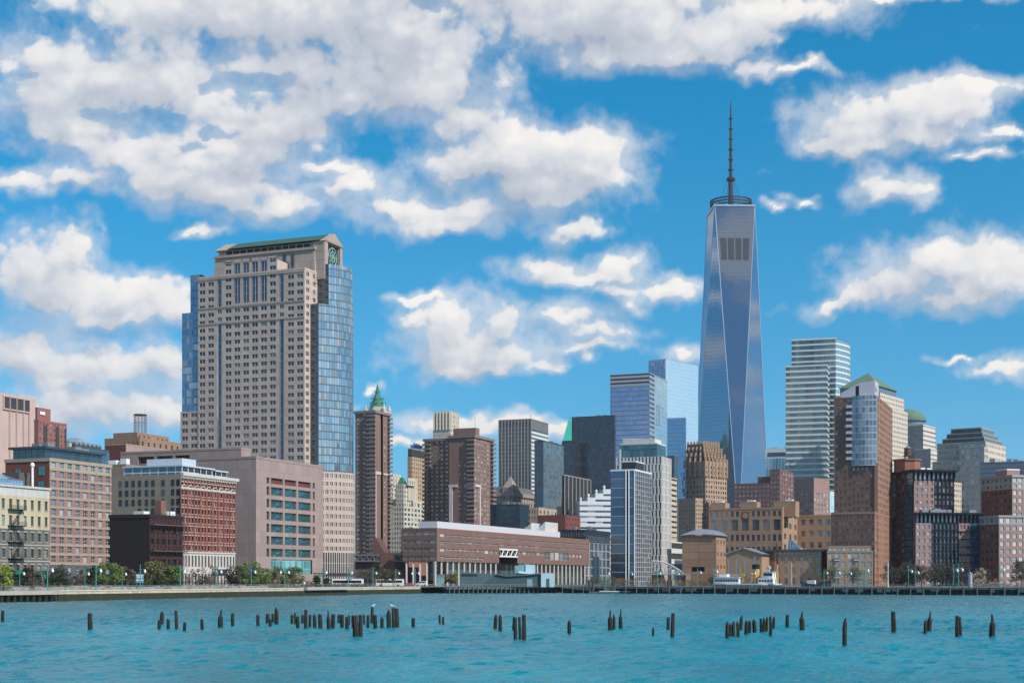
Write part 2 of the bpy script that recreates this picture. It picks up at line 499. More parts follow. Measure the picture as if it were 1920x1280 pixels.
def ring(mb, poly, do, di, z0, z1, m=0):
    A, B = offset(poly, do), offset(poly, di)
    n = len(poly)
    for i in range(n):
        j = (i+1) % n
        mb.vquad(A[i], A[j], z0, z1, m); mb.vquad(B[j], B[i], z0, z1, m)
        mb.quad((*A[i], z1), (*A[j], z1), (*B[j], z1), (*B[i], z1), None, m)
        mb.quad((*A[j], z0), (*A[i], z0), (*B[i], z0), (*B[j], z0), None, m)

WINS = {}
def wstyle(key, glass, frame=FRAME_D, sill=None, nv=1, nh=0, bar=.09, sillh=.22, lintel=False, silld=.14):
    WINS[key] = (glass, frame, sill, nv, nh, bar, sillh, lintel, silld)
wstyle('dark', GLASS, FRAME_D, None, 1, 0)
GLASS_P = winglass("tower_window_glass", (.012, .014, .018), (.20, .19, .18), .10, (.02, .024, .032), .03)
wstyle('pair', GLASS_P, paint("pier_stone", (.46, .41, .37)), None, 1, 0, .42)
wstyle('plain', GLASS, FRAME_D, None, 0, 0)
wstyle('light', GLASS, FRAME_L, None, 1, 1, .10)

def window_mb(w, h, style, dep):
    glass, frame, sill, nv, nh, bar, sillh, lintel, silld = WINS[style]
    mb = MB()
    mb.quad((-w/2, 0, 0), (w/2, 0, 0), (w/2, 0, h), (-w/2, 0, h), [(0, 0), (w, 0), (w, h), (0, h)], 0)
    e = -.06
    def strip(x0, x1, z0, z1):
        mb.quad((x0, e, z0), (x1, e, z0), (x1, e, z1), (x0, e, z1), None, 1)
    if min(w, h) > .5:
        f = min(.07, w*.06)
        strip(-w/2, -w/2+f, 0, h); strip(w/2-f, w/2, 0, h)
        strip(-w/2+f, w/2-f, h-f, h); strip(-w/2+f, w/2-f, 0, f)
    for k in range(nv):
        x = -w/2+w*(k+1)/(nv+1)
        mb.quad((x-bar/2, e-.02, 0), (x+bar/2, e-.02, 0), (x+bar/2, e-.02, h), (x-bar/2, e-.02, h), None, 1)
    for k in range(nh):
        z = h*(k+1)/(nh+1)
        mb.quad((-w/2, e-.01, z-.04), (w/2, e-.01, z-.04), (w/2, e-.01, z+.04), (-w/2, e-.01, z+.04), None, 1)
    if sill:
        def slab(z0, z1):
            x0, x1, y0, y1 = -w/2-.12, w/2+.12, -dep-silld, -dep+.02
            mb.prism([(x0, y0), (x1, y0), (x1, y1), (x0, y1)], z0, z1, 2)
        slab(-sillh, 0)
        if lintel: slab(h, h+sillh*1.4)
    return mb, [glass, frame]+([sill] if sill else [])

ROOF_PARTS = {'rooftop_unit', 'parapet', 'chimney', 'antenna', 'mast', 'roof_vent', 'plant_room', 'cooling_drum', 'roof_crane', 'rooftop_crane', 'roof_flue', 'roof_shed', 'greenhouse', 'water_tank', 'tank_roof', 'tank_leg', 'tank_house', 'tank_house_eave', 'roof_sign', 'skylight', 'turret', 'pinnacle'}
def split_window(mb, mats):
    """one window mesh per material: pane, frame, sill"""
    out = []
    for k, nm in ((0, 'window'), (1, 'frame'), (2, 'sill'), (3, 'lintel')):
        q = MB()
        for f, mi in zip(mb.f, mb.m):
            if mi == 2 and mb.v[f[0]][2] > .3: mi = 3
            if mi == k: q.quad(*[mb.v[i] for i in f]) if len(f) == 4 else q.poly([mb.v[i] for i in f])
        if q.f: out.append((nm, q.mesh(nm, mats[min(k, 2)])))
    return out[0][1], out[1:]

class Bld:
    def __init__(s, name, label, cat, origin, walls, group=None):
        s.o = Vector((origin[0], origin[1], 2.0))
        s.root = tag(empty(name, s.o), label, cat, group)
        s.parts = {}                      # part name -> (MB, mats)
        s.wm = walls if isinstance(walls, (list, tuple)) else [walls]
        s.w = s.part('wall', s.wm)
        s.win = []                        # (distance, plan point, angle, z, w, h, style, dep)
        s.maxwin = 100
        s.frames = False
        s.cache = {}
    def part(s, name, mats, key=None):
        k = key or name
        if k not in s.parts: s.parts[k] = (MB(), mats, name)
        return s.parts[k][0]
    # -- facades, each between plan points p (left) and q (right) as seen from outside
    def wall(s, p, q, z0, z1, m=0): s.w.vquad(p, q, z0, z1, m)
    def punch(s, p, q, z0, z1, c, r, ww=.5, wh=.55, m=0, w='dark', dep=.28, zc=.5, skip=None, ml=None):
        p, q = Vector(p[:2]), Vector(q[:2])
        d = (q-p); L = d.length; d.normalize()
        nrm = Vector((d.y, -d.x)); ang = math.atan2(d.y, d.x)
        cw, rh = L/c, (z1-z0)/r
        W = ww*cw if ww <= 1 else ww; H = wh*rh if wh <= 1 else wh
        mb = s.w
        def V(u, z, k=0.0):
            a = p+d*u-nrm*k
            return (a.x, a.y, z)
        def Q(u0, u1, a, b, mm):
            mb.quad(V(u0, a), V(u1, a), V(u1, b), V(u0, b), [(u0, a), (u1, a), (u1, b), (u0, b)], mm)
        zprev = z0
        for j in range(r):
            zb = z0+j*rh+(rh-H)*zc; zt = zb+H
            mm = ml(j) if ml else m
            Q(0, L, zprev, zb, mm); zprev = zt
            u = 0.0
            for i in range(c):
                if skip and skip(i, j): continue
                a = i*cw+(cw-W)/2; b = a+W
                if a-u > 1e-4: Q(u, a, zb, zt, mm)
                u = b
                mb.quad(V(a, zb), V(a, zb, dep), V(a, zt, dep), V(a, zt), None, mm)
                mb.quad(V(b, zb, dep), V(b, zb), V(b, zt), V(b, zt, dep), None, mm)
                mb.quad(V(a, zb), V(b, zb), V(b, zb, dep), V(a, zb, dep), None, mm)
                mb.quad(V(a, zt, dep), V(b, zt, dep), V(b, zt), V(a, zt), None, mm)
                ce = p+d*((a+b)/2)-nrm*dep
                s.win.append((ce.length-0.35*zb, ce, ang, zb, round(W, 3), round(H, 3), w, dep))
            if L-u > 1e-4: Q(u, L, zb, zt, mm)
        Q(0, L, zprev, z1, m)
    def bands(s, p, q, z0, z1, r, frac=.5, m=0, glass=None, dep=.3, name='window_band'):
        p, q = Vector(p[:2]), Vector(q[:2])
        d = (q-p).normalized(); n = Vector((d.y, -d.x)); rh = (z1-z0)/r
        for j in range(r):
            a = z0+j*rh; b = a+rh*(1-frac)
            s.w.vquad(p, q, a, b, m)
            pi, qi = p-n*dep, q-n*dep
            s.w.quad((*p, b), (*q, b), (*qi, b), (*pi, b), None, m)
            s.w.quad((*pi, a+rh), (*qi, a+rh), (*q, a+rh), (*p, a+rh), None, m)
            mb = s.part(name, [glass], key=f"{name}#{len(s.parts)}")
            mb.vquad(pi, qi, b, a+rh, 0)
    def glass(s, p, q, z0, z1, mat, name='glass_wall'):
        s.part(name, [mat], key=f"{name}#{len(s.parts)}").vquad(Vector(p[:2]), Vector(q[:2]), z0, z1)
    def face(s, p, q, z0, z1, spec):
        if spec is None: return
        k = dict(spec); t = k.pop('k')
        if t == 'p': s.punch(p, q, z0, z1, **k)
        elif t == 'b': s.bands(p, q, z0, z1, **k)
        elif t == 'g': s.glass(p, q, z0, z1, **k)
        else: s.wall(p, q, z0, z1, **k)
    def block(s, fr, z0, z1, left=None, right=None, m=0, cap=True, parapet=.8, out=.0, rm=None, back=True, pm=None):
        a, b, c, d = fr.quad
        if back:
            s.w.vquad(b, c, z0, z1, m); s.w.vquad(c, d, z0, z1, m)
        W = dict(k='s', m=m)
        s.face(*fr.left, z0, z1, left or W); s.face(*fr.right, z0, z1, right or W)
        if cap:
            s.part('roof', [rm or ROOFING]).poly([(p.x, p.y, z1+.02) for p in offset(fr.quad, -.02)])
            if parapet > 0:
                ring(s.part('parapet', [pm or s.wm[min(m, len(s.wm)-1)]]), fr.quad, out+.04, -.35, z1-(.5 if out else .15), z1+parapet)
    def vol(s, fr, z0, z1, name, mat):
        """plain closed box part"""
        s.part(name, [mat], key=f"{name}#{len(s.parts)}").prism([tuple(p) for p in fr.quad], z0, z1)
    def cornice(s, fr, z0, z1, out=.5, mat=None, name='cornice'):
        ring(s.part(name, [mat or s.wm[0]], key=f"{name}#{len(s.parts)}"), fr.quad, out, -.2, z0, z1)
    def units(s, fr, z, n=4, hmax=2.6, mat=None, seed=1):
        r = random.Random(seed)
        for k in range(n):
            a, b = r.uniform(1.5, max(1.6, fr.lenR-3)), r.uniform(1.5, max(1.6, fr.lenL-3))
            g = fr.sub(a, a+r.uniform(1.5, 3.5), b, b+r.uniform(1.5, 4))
            s.vol(g, z, z+r.uniform(1.2, hmax), 'rooftop_unit', mat or STEEL)
    def balconies(s, p, q, zs, depth=1.4, slab=None, rail=None, h=1.05):
        """one balcony mesh copied up the facade"""
        p, q = Vector(p[:2]), Vector(q[:2]); d = (q-p); L = d.length; d.normalize(); ang = math.atan2(d.y, d.x)
        mb = MB(); e = .06
        mb.prism([(0, -depth), (L, -depth), (L, .05), (0, .05)], -.22, 0, 0)
        mb.prism([(0, -depth), (L, -depth), (L, -depth+e), (0, -depth+e)], .02, h, 1)
        mb.prism([(0, -depth+e), (e, -depth+e), (e, .0), (0, .0)], .02, h, 1)
        mb.prism([(L-e, -depth+e), (L, -depth+e), (L, .0), (L-e, .0)], .02, h, 1)
        me = mb.mesh('balcony', [slab or s.wm[0], rail or slab or s.wm[0]])
        for z in zs:
            o = bpy.data.objects.new('balcony', me); o.location = (p.x-s.o.x, p.y-s.o.y, z-s.o.z); o.rotation_euler = (0, 0, ang)
            link_obj(o, s.root)
    def done(s):
        made = [s._emit(mb, mats, name) for k, (mb, mats, name) in s.parts.items() if mb.f]
        roof = next((o for o in made if o.name.split('.')[0] == 'roof'), None)
        if roof:
            for o in made:
                if o.name.split('.')[0] in ROOF_PARTS: o.parent = roof      # roof > chimney, parapet, ...
        s.win.sort(key=lambda t: t[0])
        for i, (dist, ce, ang, z, w, h, st, dep) in enumerate(s.win[:s.maxwin]):
            key = (w, h, st, dep)
            if key not in s.cache:
                mb, mats = window_mb(w, h, st, dep)
                s.cache[key] = split_window(mb, mats) if s.frames else (mb.mesh('window', mats), [])
            me, subs = s.cache[key]
            o = bpy.data.objects.new('window', me)
            o.location = (ce.x-s.o.x, ce.y-s.o.y, z-s.o.z); o.rotation_euler = (0, 0, ang)
            link_obj(o, s.root)
            for nm, m2 in subs: link_obj(bpy.data.objects.new(nm, m2), o)
        rest = s.win[s.maxwin:]
        if rest:
            mats, index, big = [], {}, MB()
            for dist, ce, ang, z, w, h, st, dep in rest:
                key = (w, h, st, dep, 'mb')
                if key not in s.cache: s.cache[key] = window_mb(w, h, st, dep)
                mb, ms = s.cache[key]
                for x in ms:
                    if x.name not in index: index[x.name] = len(mats); mats.append(x)
                ca, sa = math.cos(ang), math.sin(ang); n0 = len(big.v)
                ox, oy, oz = ce.x-s.o.x, ce.y-s.o.y, z-s.o.z
                big.v += [(ox+ca*x-sa*y, oy+sa*x+ca*y, oz+zz) for x, y, zz in mb.v]
                big.f += [tuple(v+n0 for v in f) for f in mb.f]
                big.u += mb.u; big.m += [index[ms[k].name] for k in mb.m]
            o = big.build('windows', mats, s.root); o["kind"] = "stuff"
        return s.root
    def _emit(s, mb, mats, name):
        ox, oy, oz = s.o
        mb.v = [(x-ox, y-oy, z-oz) for x, y, z in mb.v]
        return mb.build(name, mats, s.root)
# ------------------------------------------------------------------ water, land, road
GRID = math.radians(22)
RD = Vector((math.sin(GRID), math.cos(GRID))); LD = Vector((-math.cos(GRID), math.sin(GRID)))
def shore_pt(px, Y): return Vector(((px-960)/FPX*Y, Y))
S0 = shore_pt(0, 329.0)
S1 = shore_pt(838, 530.0)                       # end of the old seawall
S1 = S0+RD*((S1-S0).dot(RD))
SB = S0-RD*260                                   # behind the camera's left shoulder
PA, PB = shore_pt(1050, 545.0), shore_pt(2120, 452.0)
def build_ground():
    land = stone("park_ground", (.16, .145, .11), .14, .05)
    paving = stone("promenade_paving", (.36, .34, .31), .08, .2, tiles=(2, 2, .04))
    asphalt = stone("asphalt", (.055, .056, .058), .1, .3)
    mb = MB()
    far = 6000
    E = S1+Vector((60, 12))
    pts = [SB-LD*0, S0, S1, S1+LD*-2, E, PA+Vector((-40, 30)), PA+Vector((60, 20)), PB+Vector((0, 40)), (900, 420), (3000, 300), (far, 2500), (far, far), (-far, far), (-far, -2000), (-900, -600)]
    mb.poly([(p[0], p[1], 2.0) for p in pts])
    o = mb.build('ground', land); tag(o, kind='structure')
    mb = MB()
    a, b = S0-RD*100, S1
    mb.poly([(*(a+LD*.6), 2.02), (*(b+LD*.6), 2.02), (*(b+LD*7), 2.02), (*(a+LD*7), 2.02)])
    o = mb.build('promenade', paving); tag(o, kind='structure')
    mb = MB()
    a, b = S0-RD*100+LD*34, S1+RD*500+LD*34
    mb.poly([(*a, 2.03), (*b, 2.03), (*(b+LD*22), 2.03), (*(a+LD*22), 2.03)])
    o = mb.build('road', asphalt); tag(o, kind='structure')
    mk = MB()
    for k in range(4):
        for i in range(60):
            if k in (0, 3) or i % 2 == 0:
                p = a+RD*(i*12)+LD*(1.2+k*6.4)
                mk.poly([(*p, 2.04), (*(p+RD*(12 if k in (0, 3) else 5)), 2.04), (*(p+RD*(12 if k in (0, 3) else 5)+LD*.18), 2.04), (*(p+LD*.18), 2.04)])
    o = mk.build('road_marking', paint("road_white", (.7, .7, .68))); tag(o, kind='structure')

def build_water():
    xs = np.concatenate([[-6000, -2500, -900, -400], np.arange(-190, 240, .62), [400, 900, 2500, 6000]])
    ys = np.concatenate([[-6000, -2000, -300, -40, 10, 30, 45], np.arange(52, 200, .5), np.arange(200, 560, .9), [620, 900, 2000, 6000]])
    X, Y = np.meshgrid(xs, ys)
    rng = np.random.RandomState(3)
    Z = np.zeros_like(X)
    for k in range(60):
        lam = np.exp(rng.uniform(np.log(1.1), np.log(6.5)))
        th = rng.normal(-0.35, .55)
        kx, ky = np.sin(th)*2*np.pi/lam, -np.cos(th)*2*np.pi/lam
        ph = rng.uniform(0, 6.28)
        wx = X+1.5*np.sin(Y*.11+k)+.9*np.sin(X*.17+2*k)
        s = np.sin(kx*wx+ky*Y+ph)
        Z += .0054*lam**.8*(1-np.abs(s))**1.4 * 2 - .0054*lam**.8
    gust = .55+.9*fbm2(X/46+200, Y/26+200, 21, 4)
    w = np.clip((X+400)/150, 0, 1)*np.clip((500-X)/150, 0, 1)*np.clip((Y-20)/20, 0, 1)*np.clip((640-Y)/60, 0, 1)
    Z = Z*gust*w
    ny, nx = X.shape
    idx = np.arange(ny*nx).reshape(ny, nx)
    f = np.stack([idx[:-1, :-1], idx[:-1, 1:], idx[1:, 1:], idx[1:, :-1]], -1).reshape(-1, 4)
    me = bpy.data.meshes.new("water")
    me.vertices.add(X.size); me.vertices.foreach_set("co", np.stack([X, Y, Z], -1).ravel())
    me.loops.add(f.size); me.loops.foreach_set("vertex_index", f.ravel().astype(np.int32))
    me.polygons.add(len(f)); me.polygons.foreach_set("loop_start", np.arange(0, f.size, 4, dtype=np.int32))
    me.polygons.foreach_set("use_smooth", np.ones(len(f), dtype=bool))
    me.update(); me.validate()
    m, t, b = new_mat("river_water")
    geo = t.n("ShaderNodeNewGeometry")
    mp = t.n("ShaderNodeMapping"); t.l(geo.outputs["Position"], mp.inputs[0]); mp.inputs["Scale"].default_value = (1, 1.0, 1)
    n1 = t.noise(mp.outputs[0], 1.5, 4, .6)
    mp2 = t.n("ShaderNodeMapping"); t.l(geo.outputs["Position"], mp2.inputs[0]); mp2.inputs["Scale"].default_value = (.05, .022, 1)
    n2 = t.noise(mp2.outputs[0], 1.0, 4, .6)
    mp3 = t.n("ShaderNodeMapping"); t.l(geo.outputs["Position"], mp3.inputs[0]); mp3.inputs["Scale"].default_value = (.4, .16, 1)
    n3 = t.noise(mp3.outputs[0], 1.0, 5, .65)
    c = t.mix(t.ramp(n2, .35, .65), (.0, .15, .205), (.0, .228, .30))
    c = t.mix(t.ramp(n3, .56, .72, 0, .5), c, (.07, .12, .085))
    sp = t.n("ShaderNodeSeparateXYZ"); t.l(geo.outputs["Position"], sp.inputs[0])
    far_tint = t.math('MULTIPLY', t.ramp(t.math('ADD', sp.outputs[1], t.math('MULTIPLY', n2, 140.0)), 200, 420, 0, .5, True), t.ramp(n2, .3, .6, .55, 1))   # greyer green farther out, broken up by noise
    c = t.mix(far_tint, c, (.05, .115, .115))
    n4 = t.noise(mp.outputs[0], .55, 6, .7)
    c = t.mix(t.ramp(n4, .745, .79, 0, .7), c, (.45, .5, .5))
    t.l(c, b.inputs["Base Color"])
    b.inputs["Roughness"].default_value = .16; b.inputs["IOR"].default_value = 1.33
    bp = t.n("ShaderNodeBump"); bp.inputs["Strength"].default_value = .8; bp.inputs["Distance"].default_value = .3
    t.l(n1, bp.inputs["Height"]); t.l(bp.outputs[0], b.inputs["Normal"])
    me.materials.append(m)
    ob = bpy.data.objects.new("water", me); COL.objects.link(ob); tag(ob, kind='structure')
build_ground()
build_water()
# ------------------------------------------------------------------ buildings, left half
def P_(c, r, ww=.5, wh=.55, **kw): return dict(k='p', c=c, r=r, ww=ww, wh=wh, **kw)
def G_(mat, **kw): return dict(k='g', mat=mat, **kw)
def B_(r, frac, glass, **kw): return dict(k='b', r=r, frac=frac, glass=glass, **kw)
def S_(m=0): return dict(k='s', m=m)

def old_loft():
    fr = F(-104, 368, -190, 93)
    cream = stone("cream_brick", (.46, .39, .26), .12); grey = stone("grey_rubble_stone", (.155, .145, .125), .25, .5, tiles=(1.2, .45, .06))
    b = Bld('loft_building', 'old stone loft at the far left with cream top floors and a black fire escape', 'building', fr.C, [grey, cream, stone("worn_white_paint", (.46, .46, .44), .12, .4)])
    b.frames = True
    wstyle('loft', GLASS_T, FRAME_D, stone("pale_sill", (.42, .40, .36)), 1, 1, .07, .18, True)
    z1 = fr.z(900)
    zc = fr.z(984)
    nb = 14
    b.wall(*fr.left, 2, z1, 0)
    rh = (z1-2.6-zc)/2
    b.wall(*fr.right, 2, zc-rh*5, 0)
    b.punch(*fr.right, zc-rh*5, zc, nb, 5, .40, .56, 0, 'loft', .35)
    b.punch(*fr.right, zc, z1-2.6, nb, 2, .40, .6, 1, 'loft', .35)
    b.wall(*fr.right, z1-2.6, z1, 2)
    b.block(fr, 2, z1, dict(k='none') if False else S_(0), None, cap=False) if False else None
    a, bb, c, d = fr.quad
    b.w.vquad(bb, c, 2, z1, 0); b.w.vquad(c, d, 2, z1, 0)
    b.part('roof', [ROOFING]).poly([(p.x, p.y, z1-.2) for p in offset(fr.quad, -.2)])
    b.cornice(fr, z1-.25, z1+.35, .35, b.wm[2])
    for k in range(6):
        zz = zc-rh*(k+0) if k else zc
        b.cornice(fr, zz-.12, zz+.12, .13, stone("pale_sill", (.42, .40, .36)), 'string_course')
    # black iron fire escape: platforms, railings and ladders
    t0, t1 = fr.tR(14), fr.tR(43)
    iron = paint("black_iron", (.018, .018, .02), .6)
    n = Vector((fr.R.y, -fr.R.x))
    mb = b.part('fire_escape', [iron])
    for k in range(7):
        zz = zc+rh-rh*k+.7
        p, q = fr.pt(t0), fr.pt(t1)
        mb.prism([tuple(p+n*1.3), tuple(q+n*1.3), tuple(q+n*.02), tuple(p+n*.02)], zz, zz+.1)
        for h in (.35, .7, 1.05): mb.bar((*(p+n*1.3), zz+h), (*(q+n*1.3), zz+h), .05, n=4)
        for i in range(9):
            x = p+(q-p)*(i/8)+n*1.3
            mb.bar((*x, zz), (*x, zz+1.05), .05, n=4)
        if k:
            s0, s1 = (p+(q-p)*.2, p+(q-p)*.8) if k % 2 else (p+(q-p)*.8, p+(q-p)*.2)
            for w_ in (.35, 1.0): mb.bar((*(s0+n*w_), zz+.1), (*(s1+n*w_), zz+rh), .09, n=4)
            for i in range(10):
                x = s0+(s1-s0)*(i/10); mb.bar((*(x+n*.35), zz+.1+rh*i/10), (*(x+n*1.0), zz+.1+rh*i/10), .05, n=4)
    # green awning over the street door, roof greenhouse, chimney, roof shed
    p, q = fr.pt(fr.tR(15)), fr.pt(fr.tR(75))
    b.part('awning', [paint("green_canvas", (.01, .10, .075), .7)]).prism([tuple(p+n*2.6), tuple(q+n*2.6), tuple(q+n*.03), tuple(p+n*.03)], 6.2, 7.4)
    g = fr.sub(fr.tR(16), fr.tR(60), 3, 11)
    gl = curtain("greenhouse_glass", (.05, .08, .12), (.7, .85, 1), .5, 1.2, 1.2, .10, .1, (.5, .5, .5))
    mb = b.part('greenhouse', [WHITE, gl])
    A = g.quad; zt = z1+4.2
    mb.prism([tuple(x) for x in A], z1, z1+2.0, 1)
    mb.quad((*A[0], z1+2.05), (*A[1], z1+2.05), (*A[2], zt), (*A[3], zt), [(0, 0), (g.lenR, 0), (g.lenR, 6), (0, 6)], 1)
    mb.tri((*A[1], z1+2.05), (*A[2], z1+2.05), (*A[2], zt), 0); mb.quad((*A[2], z1+2), (*A[3], z1+2), (*A[3], zt), (*A[2], zt), None, 0)
    mb.tri((*A[3], z1+2.05), (*A[0], z1+2.05), (*A[3], zt), 0)
    b.vol(fr.sub(fr.tR(68), fr.tR(88), 6, 12), z1, z1+4.6, 'roof_shed', stone("dark_render", (.10, .085, .075)))
    x = fr.pt(fr.tR(77), 3)
    b.part('chimney', [WHITE]).lathe(x, [(.35, z1), (.35, z1+6.2), (.6, z1+6.3), (.6, z1+6.9), (.3, z1+7.3)], 8)
    b.done()
old_loft()

def brick_hotel():
    fr = F(93, 420, 10, 209)
    brick = stone("pink_brick", (.29, .155, .13), .10, .3); tan = stone("tan_brick", (.34, .275, .215), .08, .3); dred = stone("dark_red_brick", (.17, .05, .035), .12, .3)
    slate = stone("slate_base", (.085, .095, .11), .1)
    b = Bld('hotel_building', 'pink brick hotel with tan bands and a dark glass roof pavilion', 'building', fr.C, [brick, tan, dred, slate])
    b.frames = True
    wstyle('hotel', GLASS_T, FRAME_L, None, 1, 1, .10)
    z1 = fr.z(861); zb = fr.z(1056); zr = fr.z(879)
    b.wall(*fr.left, 2, z1, 2)
    rh = (zr-zb)/10
    n = Vector((fr.R.y, -fr.R.x))
    b.punch(*fr.right, 2, zb, 8, 2, .4, .5, 3, 'hotel', .25)
    b.punch(*fr.right, zb, zr, 8, 10, .54, .66, 0, 'hotel', .3)
    b.punch(*fr.right, zr, z1, 8, 1, .54, .58, 1, 'hotel', .3)
    b.block(fr, 2, z1, None, None, 0, True, .9, .15, pm=tan) if False else None
    a, c, d, e = fr.quad
    b.w.vquad(c, d, 2, z1, 0); b.w.vquad(d, e, 2, z1, 0)
    b.part('roof', [ROOFING]).poly([(p.x, p.y, z1-.1) for p in offset(fr.quad, -.1)])
    ring(b.part('parapet', [tan]), fr.quad, .2, -.35, z1-.5, z1+.5)
    for k in range(11):
        p, q = fr.right
        b.part('string_course', [tan]).prism([tuple(p+n*.12), tuple(q+n*.12), tuple(q-n*.05), tuple(p-n*.05)], zb+k*rh-.32, zb+k*rh+.28)
    # left end windows
    wstyle('green', winglass("green_glass", (.02, .06, .055), (.2, .3, .28), .2, (.05, .16, .14), .15), FRAME_D, None, 1, 1, .1)
    for t, z, w, h in ((11.5, z1-5.2, 2.0, 2.8), (2.8, z1-4.6, 2.4, 2.8), (3, z1-9, 2.2, 2.8)):
        p = fr.pt(0, t); dd = -fr.L; ang = math.atan2(dd.y, dd.x); nn = Vector((dd.y, -dd.x))
        b.win.append((0, p+nn*.08, ang, z, w, h, 'green', .0))
    # glass roof pavilion with a flat dark roof
    g = fr.sub(.8, fr.tR(202), 2.2, 14)
    zt = z1+3.3
    pg = curtain("pavilion_glass", (.02, .03, .035), (.5, .6, .65), .16, 2.2, 5, .25, .0, (.05, .06, .07))
    for p, q in (g.left, g.right): b.glass(p, q, z1, zt, pg, 'pavilion_glass')
    b.part('pavilion_roof', [paint("dark_metal_roof", (.06, .075, .09), .4, .3)]).prism([tuple(p) for p in offset(g.quad, 1.0)], zt, zt+.7)
    b.units(g, zt+.7, 5, 1.6, seed=3)
    b.done()
brick_hotel()

def scaffold_building():
    fr = F(280, 440, 205, 343)
    net = stone("black_netting", (.012, .010, .012), .3, .8); rust = stone("netted_brick", (.06, .022, .022), .3, .3)
    b = Bld('netted_building', 'low building wrapped in black netting with scaffold on its reddish side', 'building', fr.C, [net, rust])
    z1 = fr.z(965)
    b.wall(*fr.left, 2, z1, 0)
    wstyle('shade', winglass("shadowed_glass", (.008, .008, .01), (.04, .03, .03), .2, (.015, .012, .015), .03), FRAME_D, None, 1, 0)
    b.punch(*fr.right, 2, z1-3, 6, 6, .42, .55, 1, 'shade', .3)
    b.wall(*fr.right, z1-3, z1, 1)
    a, c, d, e = fr.quad
    b.w.vquad(c, d, 2, z1, 0); b.w.vquad(d, e, 2, z1, 0)
    b.part('roof', [paint("tar_roof", (.02, .022, .028), .7)]).poly([(p.x, p.y, z1-.3) for p in offset(fr.quad, -.1)])
    ring(b.part('parapet', [net]), fr.quad, .2, -.35, z1-.8, z1+.3)
    iron = paint("scaffold_steel", (.05, .04, .04), .5, .3)
    n = Vector((fr.R.y, -fr.R.x)); p, q = fr.right
    pole = b.part('scaffold', [iron])
    for i in range(10):
        x = p+(q-p)*(i/9)
        for k in (.5, 1.6): pole.bar((*(x+n*k), 2), (*(x+n*k), z1+.8), .06, n=4)
    for j in range(11):
        z = 3.5+j*2.0
        for k in (.5, 1.6): pole.bar((*(p+n*k), z), (*(q+n*k), z), .06, n=4)
    for j in (2, 5, 9):
        b.part('scaffold_deck', [stone("scaffold_boards", (.16, .10, .085))]).prism([tuple(p+n*1.7), tuple(q+n*1.7), tuple(q+n*.4), tuple(p+n*.4)], 3.6+j*2, 3.8+j*2)
    b.part('chimney', [stone("brick_chimney", (.2, .1, .07))]).prism([tuple(x) for x in fr.sub(6, 8.5, -.0, 2.5).quad], z1, z1+4.8)
    b.units(fr, z1, 4, 2.0, WHITE, 5)
    b.done()
scaffold_building()

